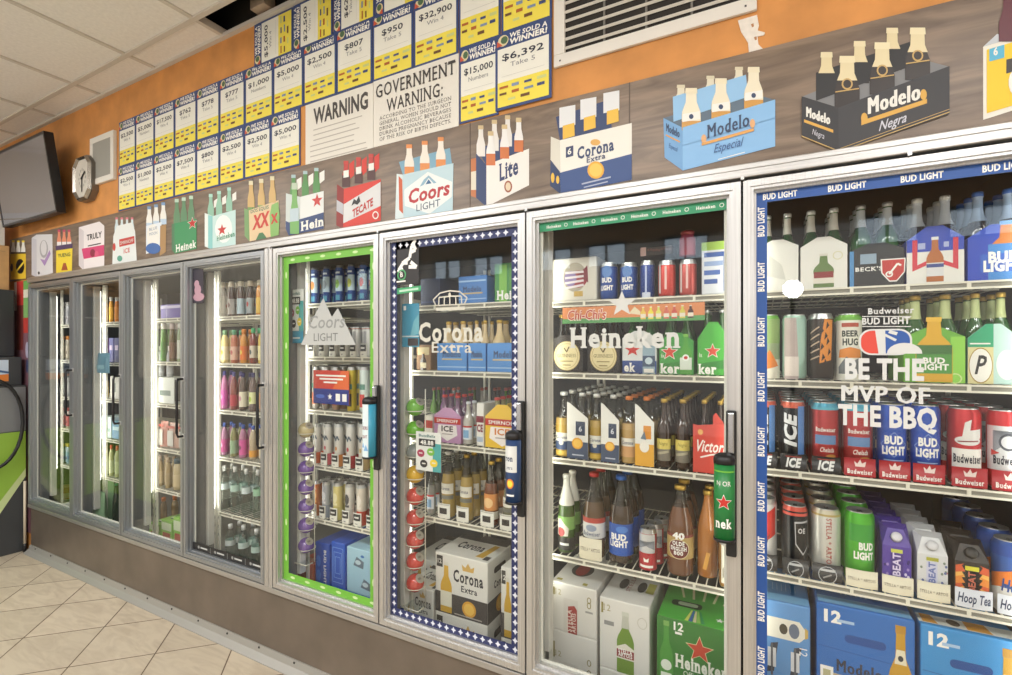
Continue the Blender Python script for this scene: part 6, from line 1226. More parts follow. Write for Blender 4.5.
# floor cases
SW = M('d8d6d0', .5)
def a_stc(A, w, h): A.rect(w * .0 - w * .22, 0, w * .1, h * .7, M('cfccc6', .5), 1); A.poly([(-w * .12, 0), (w * .08, 0), (w * .08, h * .5), (w * .02, h * .58), (-w * .12, h * .54)], M('9a3b38', .5), 2); A.text('STELLA', .0 - w * .04, h * .03, .018, M('e0cfc6', .5), 3, w=h * .45, rot=math.pi / 2, al='l', serif=True, bold=.02); A.text('ARTOIS', w * .05, h * .03, .014, M('e0cfc6', .5), 3, w=h * .4, rot=math.pi / 2, al='l', serif=True, bold=.02); A.text('12', -w * .34, h * .74, .02, M('a39a6a', .5), 2, w=.022, serif=True); A.rect(-w * .46, h * .72, -w * .42, h * .88, M('8a8048', .5), 2); A.ring(w * .34, h * .76, .008, .012, .003, M('8a8048', .5), 2, 10); A.ring(w * .34, h * .66, .008, .012, .003, M('8a8048', .5), 2, 10); A.rect(w * .26, h * .5, w * .42, h * .54, M('9a9a98', .5), 2)
def t_stc(A, w, d): A.ell(-w * .05, d * .5, w * .24, d * .22, M('4a4744', .5), 1); A.ell(-w * .05, d * .5, w * .14, d * .2, M('9a3b38', .5), 2); A.rect(-w * .42, d * .06, -w * .3, d * .12, M('a39a4a', .5), 1); A.rect(w * .16, d * .05, w * .26, d * .12, M('a39a4a', .5), 1)
hlow = WZ(551, 628, YP); _, zt_ = case_at(551, 597, 628, FZ, 'white case at the bottom of the stack beside the door frame', SW, a_stc, t_stc)
case_at(551, 597, 580, zt_, 'white case with red can picture on top of the stack', SW, a_stc, t_stc)
def a_stb(A, w, h):
    A.bottle(w * .03, .0, h * .86, w * .34, M('6f8f3c', .35), None, M('c6c8bc', .5), 2); A.poly([(-w * .14, h * .2), (w * .2, h * .2), (w * .2, h * .36), (w * .03, h * .42), (-w * .14, h * .36)], M('e0dccf', .5), 4); A.rect(-w * .14, h * .22, w * .2, h * .33, M('8c2f30', .5), 5); A.text('STELLA', w * .03, h * .285, .013, WHITE, 6, w=w * .28, bold=.03, serif=True); A.text('ARTOIS', w * .03, h * .235, .013, WHITE, 6, w=w * .28, bold=.03, serif=True); A.poly([(-w * .05, h * .63), (w * .11, h * .63), (w * .09, h * .8), (-w * .03, h * .8)], M('b9baae', .5), 4)
    A.rect(-w * .46, h * .78, -w * .42, h * .93, M('8a8048', .5), 2); A.text('12', -w * .34, h * .82, .022, M('a39a6a', .5), 2, w=.024, serif=True); A.rect(-w * .4, h * .62, -w * .2, h * .68, M('8f8f8d', .5), 2); A.ring(w * .36, h * .76, .016, .019, .002, M('b9b6a8', .5), 2, 16)
def t_stb(A, w, d): A.ell(-w * .18, d * .5, w * .09, d * .16, M('4a4744', .5), 1); A.ell(w * .2, d * .5, w * .09, d * .16, M('4a4744', .5), 1); A.rect(w * .3, d * .36, w * .46, d * .66, M('bdb860', .5), 1); A.text('STELLA', 0, d * .3, .014, M('9a5a58', .5), 2, w=d * .5, rot=math.pi / 2, al='l', serif=True)
_, zq = case_at(599, 650, 666, FZ, 'white case partly hidden under the tall bottle case', SW, a_stc)
case_at(599, 650, 596, zq, 'tall white case with a green bottle picture', SW, a_stb, t_stb)
def a_hnc(A, w, h):
    A.rect(-w / 2, 0, w / 2, h, M('3a7a35', .45), 1); A.bottle(-w * .36, 0, h * .95, w * .2, M('4f9440', .35), None, M('7aa85a', .4), 2); A.ell(-w * .36, h * .38, w * .08, h * .07, M('dfe6da', .5), 4, 14); A.rect(-w * .44, h * .2, -w * .28, h * .28, M('dfe6da', .5), 4)
    for k, m, l in ((1.1, M('e6d8b0', .5), 2), (1, M('c0452f', .45), 3)): A.star(w * .12, h * .68, w * .19 * k, m, l)
    A.text('12', -w * .18, h * .86, .026, WHITE, 3, w=.03, bold=.03); A.rect(-w * .23, h * .81, -w * .13, h * .84, WHITE, 3); A.text('Heineken', w * .14, h * .4, .04, M('e9ece2', .5), 4, w=w * .72, bold=.04, serif=True); A.text('Official Beer', w * .14, h * .3, .018, M('e9ece2', .5), 4, w=w * .5, serif=True)
def t_hnc(A, w, d):
    A.poly(rrect(-w * .36, d * .34, w * .1, d * .5, .015), M('1c3a1e', .5), 2); A.poly(rrect(-w * .26, d * .38, w * .04, d * .47, .01), M('b9d0b0', .5), 3)
    for k, c_ in enumerate(('cfd66a', '3f66a8', 'd6d0a0', '8fc45a', '3a8f5a')): A.poly([(-w * .1 + k * w * .06, d * .02), (-w * .05 + k * w * .06, d * .02), (-w * .02 + k * w * .03, d * .3), (-w * .04 + k * w * .03, d * .3)], M(c_, .5), 2)
    for k in range(5): A.line(w * (-.2 + .15 * k), d * .6, w * (-.3 + .2 * k), d * .95, .008, M('cfd6a0', .5), 2)
    A.star(w * .38, d * .2, .014, WHITE, 2)
stack_at(656.5, 728, 614, 2, 'green twelve-pack with a red star and white letters', M('4aa53c', .45), a_hnc, t_hnc)
# ================================================================ bay behind the navy diamond door
S = SH[5]
def blankart(A, w, h): A.rect(-w * .42, h * .1, w * .42, h * .14, M('3a4a78', .5), 1)
case_at(420, 440, 279, S[0], 'plain navy carton left on the top shelf', M('25324f', .5), blankart, d=.16)
def a_mod6(A, w, h): A.text('Modelo', 0, h * .42, h * .2, M('3a4a6a', .5), 3, w=w * .62, bold=.03, serif=True); A.line(-w * .36, h * .36, w * .36, h * .36, .006, M('b9a878', .5), 2); A.rect(-w * .48, h * .78, w * .48, h * .84, M('9fc4e6', .5), 1); A.rect(-w * .48, h * .14, w * .48, h * .17, M('9fc4e6', .5), 1)
case_at(458, 487, 277, S[0], 'blue carton with dark lettering on the top shelf', M('4a80c4', .45), a_mod6, d=.16)
def a_hei6(A, w, h): A.rect(-w * .3, 0, w * .0, h * .95, M('7ab84a', .4), 1); A.rect(w * .1, h * .3, w * .4, h * .95, M('4f9440', .45), 1); A.text('Hei', -w * .1, h * .06, h * .22, WHITE, 3, w=w * .56, bold=.04, serif=True)
case_at(494, 520, 264, S[0], 'green carton with white letters on the top shelf', M('3f8a42', .45), a_hei6, d=.16)
def a_brn(A, w, h): A.rect(-w * .4, h * .6, w * .4, h * .9, M('c4b48a', .5), 1); A.bottle(0, 0, h * .7, w * .4, BRG, M('cfc4a8', .5), M('c9a46a', .5), 2)
case_at(416, 431, 345, S[1], 'small tan and brown carton beside the teal card', M('8a6a4a', .5), a_brn, d=.14)
def a_m6(A, w, hs, hp): A.text('Modelo', 0, hs * .5, hs * .24, M('3a4a6a', .5), 3, w=w * .6, bold=.03, serif=True); A.line(-w * .34, hs * .42, w * .34, hs * .42, .006, M('c9b98a', .5), 2); A.rect(-w * .48, hs * .12, w * .48, hs * .16, M('9fc4e6', .5), 1)
for a, b_, ds in ((437, 467, 'light blue carrier of tan-necked bottles by the door middle'), (468, 486, 'narrow light blue carrier of tan-necked bottles'), (487, 522, 'light blue carrier of tan-necked bottles by the right border')):
    carrier_at(a, b_, 343.5, 343, S[1], ds, M('4f86ca', .45), M('5490d4', .45), a_m6, STG, CAPG, (.5, .93, M('d6bf94', .4)), d=.17, bh=.2, rows=2)
def a_smi(m, tone):
    def f(A, w, hs, hp):
        A.rect(-w / 2, hs * .7, w / 2, hs * .92, M('b5322e', .45), 2); A.text('SMIRNOFF', 0, hs * .75, hs * .12, WHITE, 3, w=w * .8, bold=.03); A.poly([(-w * .34, hs * .66), (w * .34, hs * .66), (w * .38, hs * .3), (0, hs * .06), (-w * .38, hs * .3)], M('e6dfdc', .5), 2); A.text('ICE', 0, hs * .42, hs * .2, M(tone, .5), 3, w=w * .44, bold=.03); A.rect(-w * .2, hs * .3, w * .2, hs * .34, M('a9a09c', .5), 3)
    return f
carrier_at(434, 461, 416, 408, S[2], 'pink and white carrier with red band and pointed label', M('b58aa8', .45), M('b78cb0', .45), a_smi(0, '3a2c34'), gls('6a4a66'), CAPR, d=.16, bh=.19)
carrier_at(485, 520, 417, 405, S[2], 'yellow carrier with red band and pointed label', M('e0bd3a', .45), M('dcb53a', .45), a_smi(0, 'c97a3a'), gls('8f8c6a'), CAPR, d=.16, bh=.19)
def a_ice6(A, w, h): A.rect(-w / 2, h * .55, w / 2, h * .7, M('7a2c3c', .5), 1); A.text('CE', 0, h * .34, h * .16, M('7a2c3c', .5), 2, w=w * .8, bold=.05); A.rect(-w * .4, h * .1, w * .4, h * .22, M('a8b4c4', .5), 1)
case_at(476, 484, 403, S[2], 'slim white carton with dark red letters', M('dbd9d2', .5), a_ice6, d=.12)
case_at(424, 433, 415, S[2], 'small red-banded white carton behind the green balls', M('d6d0c8', .5), lambda A, w, h: A.rect(-w / 2, h * .5, w / 2, h * .8, M('a8342e', .5), 1), d=.12)
G = 'red-capped bottles on the third shelf behind the navy border'
def a_clr(A, r, h): A.rect(-r * 1.2, h * .12, r * 1.2, h * .4, M('d3dbe2', .5), 1); A.rect(-r * .6, h * .16, r * .6, h * .34, M('7aa4c8', .5), 2); A.rect(-r * 1.2, h * .4, r * 1.2, h * .44, M('b5322e', .5), 2)
file_of(lb(gls('b0aca4'), M('c9ccd0', .4), a_clr), 463, 474, 402, S[2], 'clear bottle with pale blue label between two carriers', G, 2)
CC6 = ['5d8a3a', '7a4a7c', '8f9496', '6a7a4a', 'a8a49a', '5a4a4c']
for k, (a, b_) in enumerate(((430, 438), (440, 448), (450, 458), (466, 474), (478, 486), (491, 499), (502, 510))):
    file_of(lb(gls(CC6[k % 6]), M('a85a50', .4), None), a, b_, 388, S[2], ('red-capped bottle in the background, %s file from the left' % ORD[k]).replace('front file', 'first file'), G, 2, Y=YP + .19)
G = 'big bottles on the fourth shelf behind the navy border'
def a_cfam(A, r, h): A.rect(-r * 1.3, h * .36, r * 1.3, h * .52, M('dad8cc', .5), 1); A.text('Corona', 0, h * .42, .013, M('3a4560', .5), 3, w=r * 1.4, bold=.02, serif=True); A.rect(-r * 1.3, h * .28, r * 1.3, h * .34, M('6a6a60', .5), 1)
def t_blk(A, w, h): A.rect(-w * .6, h * .3, w * .6, h * .7, M('2c2b2a', .5), 2); A.rect(-w * .9, h * .9, w * .9, h * .96, M('a9a79c', .5), 2)
TWH = M('d8d6cb', .5)
for a, b_, yt, gl, cp, ar, ds, n in ((427, 436, 470, gls('8a8c88'), M('3c3c3c', .4), a_clr, 'grey bottle with black emblem beside the hanging balls', 2), (441.5, 456, 452, gls('a58c48'), CAPW, a_cfam, 'tall clear bottle with white label, left one', 3), (460, 474, 455, gls('a58c48'), CAPG, a_cfam, 'tall clear bottle with white label beside the orange label', 3), (484, 499, 462, gls('6a3a20'), CAPG, lambda A, r, h: (A.rect(-r * 1.8, h * .24, r * 1.8, h * .5, M('d08a4a', .45), 1), A.ell(0, h * .36, r * .7, h * .08, M('e6c08a', .5), 2), A.rect(-r * 1.8, h * .1, r * 1.8, h * .22, M('dcd8cc', .5), 1)), 'brown bottle with an orange label', 2), (503, 517, 468, gls('7a7860'), CAPW, a_cfam, 'clear bottle half behind the right navy border', 2)):
    file_of(lambda r, h: mk_bottle(r, h, 'forty', gl, cp, None, ar, fill=.72), a, b_, yt, S[3], ds, G, n)
    if a > 430: tray(a, b_, S[3], .06, TWH, t_blk, 'white tray lip with black patch under the ' + {441.5: 'left tall clear bottle', 460: 'right tall clear bottle'}.get(a, ds.replace(' half', '')))
# cases on the cooler floor
KG = M('4a4644', .45)
def a_cora(A, w, h):
    A.rect(-w / 2, 0, w / 2, h * .35, KG, 1); A.text('Corona', w * .14, h * .58, h * .19, M('2f2f34', .5), 3, w=w * .56, bold=.03, serif=True); A.text('Extra', w * .16, h * .43, h * .1, M('2f2f34', .5), 3, w=w * .3, bold=.02, serif=True); A.poly([(w * .04, h * .78), (w * .24, h * .78), (w * .26, h * .88), (w * .19, h * .84), (w * .14, h * .92), (w * .09, h * .84), (w * .02, h * .88)], M('c9a45a', .5), 3)
    A.bottle(-w * .28, h * .02, h * .84, w * .22, M('cda33a', .35), M('dcd8c4', .5), M('d4d2c6', .5), 3); A.rect(-w * .47, h * .76, -w * .35, h * .95, M('3a3836', .5), 2); A.text('12', -w * .41, h * .82, .018, M('d6d4cc', .5), 3, w=.02, bold=.03); A.ell(w * .16, h * .17, w * .13, h * .13, M('dba03a', .45), 3); A.ell(w * .16, h * .17, w * .095, h * .095, M('ecc05a', .45), 4); A.rect(-w * .12, h * .03, w * .4, h * .05, M('a9a49c', .5), 3)
def t_cora(A, w, d): A.text('Corona', -w * .05, d * .4, d * .3, M('2f2f34', .5), 2, w=w * .5, bold=.03, serif=True); A.poly([(w * .2, d * .15), (w * .34, d * .15), (w * .38, d * .8), (w * .28, d * .8)], M('cda33a', .4), 2); A.rect(w * .36, d * .08, w * .46, d * .25, KG, 2); A.rect(-w * .48, d * .84, w * .48, d * .99, KG, 1)
def s_cora(A, d, h): A.rect(0, 0, d, h * .35, KG, 1); A.ell(d * .5, h * .2, d * .17, h * .14, M('dba03a', .45), 3); A.ell(d * .5, h * .2, d * .12, h * .1, M('ecc05a', .45), 4); A.poly(rrect(d * .25, h * .74, d * .75, h * .84, .012), M('2f2c2a', .5), 3); A.text('Corona', d * .5, h * .5, h * .12, M('2f2f34', .5), 3, w=d * .5, bold=.03, serif=True)
CWH = M('dcdad2', .5)
zt_ = FZ; names = ('white and black case with a gold seal, lower of the front stack', 'white and black case with a gold seal, top of the front stack')
_, zt_ = case_at(435, 488, 610, FZ, names[0], CWH, a_cora, t_cora, s_cora, d=.2)
case_at(435, 488, 551, zt_, names[1], CWH, a_cora, t_cora, s_cora, d=.2)
stack_at(500.5, 534, 566, 2, 'white and black case behind the right navy border', CWH, a_cora, t_cora, None, d=.2)
stack_at(405, 433.5, 583, 2, 'white and black case behind the lowest red balls', CWH, a_cora, t_cora, None, d=.2)
stack_at(452, 520, 557, 2, 'dark-topped case at the back between the stacks', M('5a5652', .45), a_cora, t_cora, None, d=.3, Y=YP + .24)
stack_at(412, 447, 556, 2, 'white and black case at the back left', CWH, a_cora, t_cora, None, d=.3, Y=YP + .24)
# hanging ball-shaped cocktails in a wire column
def ball_rack(px, ys, cols, descs, label, ybot, rpx, group):
    Y = .1; x = WX(px, Y); t = thing('wire_dispenser', label, 'rack', (x, Y, WZ(px, ybot, Y)), 'wire columns for ball-shaped drinks')
    k_ = (Y + DIST) / (CO + (px - 506) / FOC * SI); r = rpx * k_ / FOC * .92
    zt = WZ(px, ys[0] - 18, Y); zb = WZ(px, ybot, Y)
    for sx in (-1, 1): mb = MB(); mb.tube([(x + sx * r * 1.1, Y + r * .3, zb), (x + sx * r * 1.1, Y + r * .3, zt)], .0022, WIRE, 6); mb.build('upright_wire', t, True)
    mb = MB()
    for y in ys:
        z = WZ(px, y, Y) - r * .35; mb.tube([(x + r * 1.1 * math.cos(q * .5236), Y + r * 1.1 * math.sin(q * .5236), z) for q in range(12)], .0018, WIRE, 5, True)
    mb.build('ring_holders', t, True)
    mb = MB(); mb.tube([(x - r * 1.1, Y, zb), (x - r * 1.1, Y - r, zb), (x + r * 1.1, Y - r, zb), (x + r * 1.1, Y, zb)], .003, WIRE, 6); mb.box(x - r, x + r, Y - r, Y + r, zb - .002, zb, CLEAR); mb.build('foot_tray', t, True)
    first = {}
    for y, c_, ds in zip(ys, cols, descs):
        z = WZ(px, y, Y); R_ = Matrix.Rotation(math.radians(48), 3, 'Y') @ Matrix.Rotation(math.radians(28), 3, 'X')
        b = thing('ball_bottle', ds, 'bottle', (x, Y - .002, z), group); mb = MB(); mb.lathe([(max(.0001, r * .97 * math.sin(a * math.pi / 14)), -r * .97 * math.cos(a * math.pi / 14)) for a in range(13)], M(c_, .14, 0, .6, .4), 24, cap0=False); o = mb.build('ball_body', b); o.rotation_euler = (math.radians(4), math.radians(47), 0)
        mb = MB(); mb.lathe([(r * .46, r * .84), (r * .5, r * .88), (r * .5, r * .97), (r * .45, r * 1.0), (r * .4, r * .98), (0, r * .98)], M('c4beb2', .3, .5), 20, cap0=False); l = mb.build('lid', b); l.rotation_euler = (math.radians(4), math.radians(47), 0)
        mb = MB(); mb.box(-r * .12, r * .12, -r * .3, r * .1, r * .985, r * 1.0, M('9a958c', .3, .6)); p = mb.build('pull_tab', l)
ys6 = [407, 429.5, 452, 474, 496, 518, 539.5, 561, 582.5]
c6 = ['6fb53c', '6fb53c', '8d9290', 'dcae2f', 'c9473f', 'c9473f', 'c9473f', 'c9473f', 'c9473f']
d6 = ['green ball bottle at the top of the navy-bordered door column', 'second green ball bottle, just under the top one', 'grey ball bottle beside the price card', 'yellow ball bottle under the grey one'] + ['red ball bottle, %s of five from the top' % q for q in ('first', 'second', 'third', 'fourth', 'fifth')]
ball_rack(415.5, ys6, c6, d6, 'wire column of green, yellow and red balls inside the navy-bordered door', 605, 10, 'ball bottles hanging in the right wire column')
ys5 = [430, 449, 468, 487, 506, 525, 545]
d5 = ['beige ball bottle topping the purple column'] + ['purple ball bottle, %s of six from the top' % q for q in ('first', 'second', 'third', 'fourth', 'fifth', 'sixth')]
ball_rack(306.5, ys5, ['c9b98c'] + ['7a5aa8'] * 6, d5, 'wire column of purple balls inside the green-bordered door', 561, 8.6, 'ball bottles hanging in the left wire column')
# small cards hung inside the doors
def card(name, pts, label, art, base, Y, cat='sign'):
    P = [W(x, y, Y) for x, y in pts]; x0 = min(p[0] for p in P); x1 = max(p[0] for p in P); z0 = min(p[1] for p in P); z1 = max(p[1] for p in P); t = thing(name, label, cat, ((x0 + x1) / 2, Y, z0)); mb = MB(); mb.box(x0, x1, Y, Y + .002, z0, z1, base); A = Art(); art(A, x0, x1, z0, z1); mb.art(A, flat(Y - .0002)); mb.build('card_face', t, True)
    mb = MB(); mb.box((x0 + x1) / 2 - .006, (x0 + x1) / 2 + .006, Y + .002, Y + .02, z1 - .03, z1 - .02, GREY); mb.build('clip', t, True); return t
def a_price(A, x0, x1, z0, z1):
    w, h = x1 - x0, z1 - z0; A.rect(x0 + w * .68, z0, x1, z1 - h * .28, M('4aa0a0', .5), 1); A.rect(x0 + w * .12, z1 - h * .36, x0 + w * .78, z1 - h * .18, M('26262a', .5), 2); A.text('48.88', x0 + w * .45, z1 - h * .325, h * .11, WHITE, 3, w=w * .52, bold=.02); A.text('BuzzBallz', x0 + w * .45, z1 - h * .13, h * .07, M('2f6a6a', .5), 3, w=w * .66, bold=.02)
    for u, v, c_ in ((.2, .44, 'a83a5a'), (.6, .5, '7ab84a'), (.32, .18, '2a2a2e'), (.72, .22, 'e6c93a')): A.ell(x0 + w * u, z0 + h * v, w * .15, h * .1, M(c_, .5), 3, 14); A.rect(x0 + w * (u - .07), z0 + h * (v - .01), x0 + w * (u + .07), z0 + h * (v + .02), M('e6e2dc', .5), 4)
card('price_card', [(416, 431), (441, 473)], 'white and teal price card reading 48.88 among the balls', a_price, M('dfe0dc', .5), .045)
card('price_card', [(289.5, 290), (303.5, 331)], 'white and teal price card behind the green-bordered door', lambda A, x0, x1, z0, z1: a_price(A, x0, x1, z0, z1), M('dfe0dc', .5), .05)
def a_teal(A, x0, x1, z0, z1): w, h = x1 - x0, z1 - z0; A.poly([(x0 + w * .5, z0 + h * .25), (x1, z0 + h * .3), (x1, z0 + h * .75), (x0 + w * .7, z0 + h * .6)], M('6ab0c0', .5), 2); A.rect(x0, z0 + h * .23, x1, z0 + h * .26, M('c4d6d8', .5), 2); A.rect(x0 + w * .35, z0 + h * .03, x0 + w * .95, z0 + h * .2, M('3a3030', .5), 2); A.rect(x0 + w * .1, z0 + h * .85, x0 + w * .25, z0 + h * .95, WHITE, 2)
card('teal_card', [(402, 304), (419, 347)], 'tall teal card hung beside the crown decal', a_teal, M('2f8fb0', .45), .05)
card('teal_card', [(290, 331), (303, 343)], 'small blue tag below the left price card', lambda A, x0, x1, z0, z1: A.rect(x0 + .02, z0 + .02, x1 - .02, z1 - .03, M('d6dede', .5), 1), M('3a8fae', .45), .05)
# ================================================================ bay behind the green bordered door
S = SH[4]
def slim(m, ar, rim=None): return mkcan(M(m, .32, .35), ar, rim or LID)
def a_tea(c_):
    def f(A, r, h): A.rect(-r * 1.3, h * .3, r * 1.3, h * .72, M('b9d0dc', .45), 1); A.ell(0, h * .5, r * .6, h * .12, M(c_, .45), 2, 14); A.rect(-r * 1.3, h * .86, r * 1.3, h * .94, M('3f5f9c', .45), 1); A.rect(-r * .7, h * .78, r * .7, h * .83, M('d6e0ea', .45), 2); A.rect(-r * .7, h * .06, r * .7, h * .2, M('4a94b0', .45), 2)
    return f
G = 'blue tall cans on the top shelf behind the green border'
for i, (a, b_, c_, ds) in enumerate(((311, 320, 'd98a4a', 'orange spot, leftmost'), (323, 332, '8a9aa8', 'grey spot'), (335.5, 345, '8fbf6a', 'green spot, in the middle'), (347.5, 357, 'b9c45a', 'lime spot'), (359.5, 369, 'd0524a', 'red spot'))):
    file_of(slim('27498c', a_tea(c_)), a, b_, 268 - i * 1.2, S[0], 'tall blue can with ' + ds, G, 2)
G = 'slim white cans on the second shelf behind the green border'
def a_sw(A, r, h): A.rect(-r * .3, h * .3, r * .5, h * .85, M('9a9ca0', .45), 1); A.rect(-r * 3, h * .93, r * 3, h * .95, M('b9694a', .4), 1)
def t_sel(A, w, h): A.rect(-w * .85, h * .42, w * .85, h * .92, M('2c2c2e', .5), 1); A.text('WHITE', 0, h * .56, h * .2, M('d6d6d2', .5), 2, w=w * 1.1, bold=.02) if 0 else A.rect(-w * .55, h * .6, w * .55, h * .72, M('d6d6d2', .5), 2); A.rect(-w * .3, h * .14, w * .3, h * .22, M('8a8a88', .5), 1)
for i, (a, b_) in enumerate(((311, 320), (321.5, 330), (332, 341), (342.5, 351), (352.5, 361.5), (363, 372))):
    ds = 'slim white can, %s from the left on the second shelf' % ['first', 'second', 'third', 'fourth', 'fifth', 'sixth'][i]; file_of(slim('d9d9d6', a_sw), a, b_, 327, S[1], ds, G, 2); tray(a, b_, S[1], .06, TWH, t_sel, 'white tray lip under the ' + ds)
G = 'slim cans on the third shelf behind the green border'
for i, (a, b_, m, c_, ds) in enumerate(((312, 320, 'a8a49c', 'b5694a', 'silver slim can behind the left of the promotion card'), (322, 330, 'a8a49c', 'b5694a', 'silver slim can behind the middle of the promotion card'), (332, 341, 'b59a86', 'b5694a', 'tan slim can behind the promotion card'), (347, 357, 'd9c24a', '4a4a44', 'yellow slim can right of the promotion card'), (359.5, 370, 'cfdcd6', 'c9453f', 'white slim can with red fruit, right end'))):
    def ar(A, r, h): A.rect(-r * .5, h * .12, r * .7, h * .4, M(c_, .45), 1); A.rect(-r * .8, h * .5, r * .8, h * .62, M('5a8a7a', .45), 1)
    file_of(slim(m, ar), a, b_, 367, S[2], ds, G, 2)
G = 'slim fruit cans on the fourth shelf behind the green border'
def a_claw(c_):
    def f(A, r, h): A.rect(-r * 3, 0, r * 3, h * .28, M(c_, .45), 1); A.path([(-r * .7, h * .62), (-r * .3, h * .72), (0, h * .6), (r * .3, h * .72), (r * .7, h * .62)], .006, M('4a5a68', .5), 2); A.ell(0, h * .42, r * .3, h * .05, M(c_, .45), 2, 10)
    return f
for i, (a, b_, c_, ds) in enumerate(((313, 321.5, 'c9613a', 'orange foot, left end'), (323.5, 333, 'c95a68', 'pink foot'), (334.5, 344.5, 'd08a4a', 'amber foot'), (346, 356.5, 'a83038', 'dark red foot'), (358.5, 369, 'b59a6a', 'tan foot, behind the handle'))):
    ds = 'slim white can with ' + ds; file_of(slim('d6d4ce', a_claw(c_)), a, b_, 424, S[3], ds, G, 3); tray(a, b_, S[3], .06, TWH, t_sel, 'white tray lip under the ' + ds)
G = 'slim cans on the fifth shelf behind the green border'
def a_mk(c_, d_):
    def f(A, r, h): A.rect(-r * 3, 0, r * 3, h * .35, M(c_, .45), 1); A.ell(0, h * .6, r * .6, h * .14, M(d_, .45), 2, 12); A.rect(-r * .6, h * .4, r * .6, h * .46, M(d_, .45), 2)
    return f
for i, (a, b_, m, c_, d_, ds) in enumerate(((314, 321, 'b5693a', 'b5693a', 'd09a5a', 'copper slim can beside the purple balls'), (322, 331, 'aab0b8', '8a94a4', 'd6dade', 'silver slim can next to the copper one'), (333, 343.5, 'd6c984', 'c9bd70', 'e4dcae', 'pale yellow slim can'), (345, 355, 'd9d7d0', 'c4c2bc', '4a4a4c', 'white slim can with black emblem'), (356.5, 367.5, 'd8cfc0', 'c0452f', 'e4dcd0', 'cream slim can with red foot'), (369, 378, 'cfccc4', '8a8a86', '5a5a5c', 'pale slim can at the green right border'))):
    file_of(slim(m, a_mk(c_, d_)), a, b_, 481 + i, S[4], ds, G, 3); tray(a, b_, S[4], .06, TWH, t_sel, 'white tray lip under the ' + ds)
def a_promo(A, x0, x1, z0, z1):
    w, h = x1 - x0, z1 - z0; A.rect(x0, z0, x1, z0 + h * .45, M('2c3a86', .5), 1); A.poly([(x0 + w * .55, z0 + h * .45), (x1, z0 + h * .45), (x1, z1), (x0 + w * .8, z1)], M('dd6a3c', .5), 1)
    for k, (a, b_) in enumerate(((.08, .92), (.18, .84), (.3, .68))): A.rect(x0 + w * a, z0 + h * (.82 - k * .1), x0 + w * b_, z0 + h * (.87 - k * .1), WHITE, 2)
    A.ell(x0 + w * .2, z0 + h * .22, w * .13, h * .06, M('4a6ac0', .5), 2); A.star(x0 + w * .48, z0 + h * .22, w * .07, WHITE, 2)
    for u in (.7, .88): A.rect(x0 + w * (u - .06), z0 + h * .1, x0 + w * (u + .06), z0 + h * .32, WHITE, 2)
card('promotion_card', [(313.5, 370), (349, 405.5)], 'red and dark blue promotion card hung before slim cans', a_promo, M('c9443a', .5), YF - .018)
def a_blb(A, w, h): A.text('BUD LIGHT', .012, h * .86, w * .16, WHITE, 3, w=h * .7, rot=-math.pi / 2, al='l', bold=.03); A.ell(-w * .25, h * .3, w * .16, h * .12, M('3f74cc', .45), 2); A.ell(-w * .25, h * .6, w * .16, h * .12, M('3f74cc', .45), 2)
def a_blf(A, w, h):
    for k in range(3): q = .12 + k * .1; A.path([(-w * (.5 - q), h * q), (-w * (.5 - q), h * (1 - q)), (w * (.5 - q), h * (1 - q)), (w * (.5 - q), h * q), (-w * (.5 - q), h * q)], .003, M('7aa4e6', .45), 2)
def a_ltb(A, w, h):
    for u, v in ((-.1, .7), (.15, .25)): A.poly([(w * (u - .16), h * (v - .08)), (w * (u + .18), h * (v - .12)), (w * (u + .2), h * (v + .04)), (w * (u - .05), h * (v + .12))], M('6a7a8a', .5), 2); A.ell(w * u, h * v, w * .1, h * .05, M('c4d6de', .5), 3)
    A.ell(w * .05, h * .85, w * .06, h * .03, M('3f74b8', .5), 2)
CBX = M('2450b0', .42)
stack_at(297, 313.5, 560, 2, 'red case behind the purple column foot', M('b04a34', .45), lambda A, w, h: A.rect(-w * .4, h * .2, w * .4, h * .3, M('d6a49a', .5), 1), d=.2)
stack_at(315, 329.5, 541, 2, 'upright blue case with vertical white letters', CBX, a_blb, d=.22)
_, zt_ = case_at(331, 376, 586, FZ, 'blue case lying low under the pale blue one', CBX, a_blf, d=.22)
case_at(331, 345, 541, zt_, 'small blue case with thin line frames', M('2c5cc4', .42), a_blf, d=.22)
case_at(346.5, 376, 546, zt_, 'pale blue case with grey can pictures', M('a9cfe0', .45), a_ltb, d=.2)
stack_at(318, 340, 544, 2, 'red case at the back above the blue one', M('c0402f', .45), lambda A, w, h: None, d=.2, Y=YP + .26)
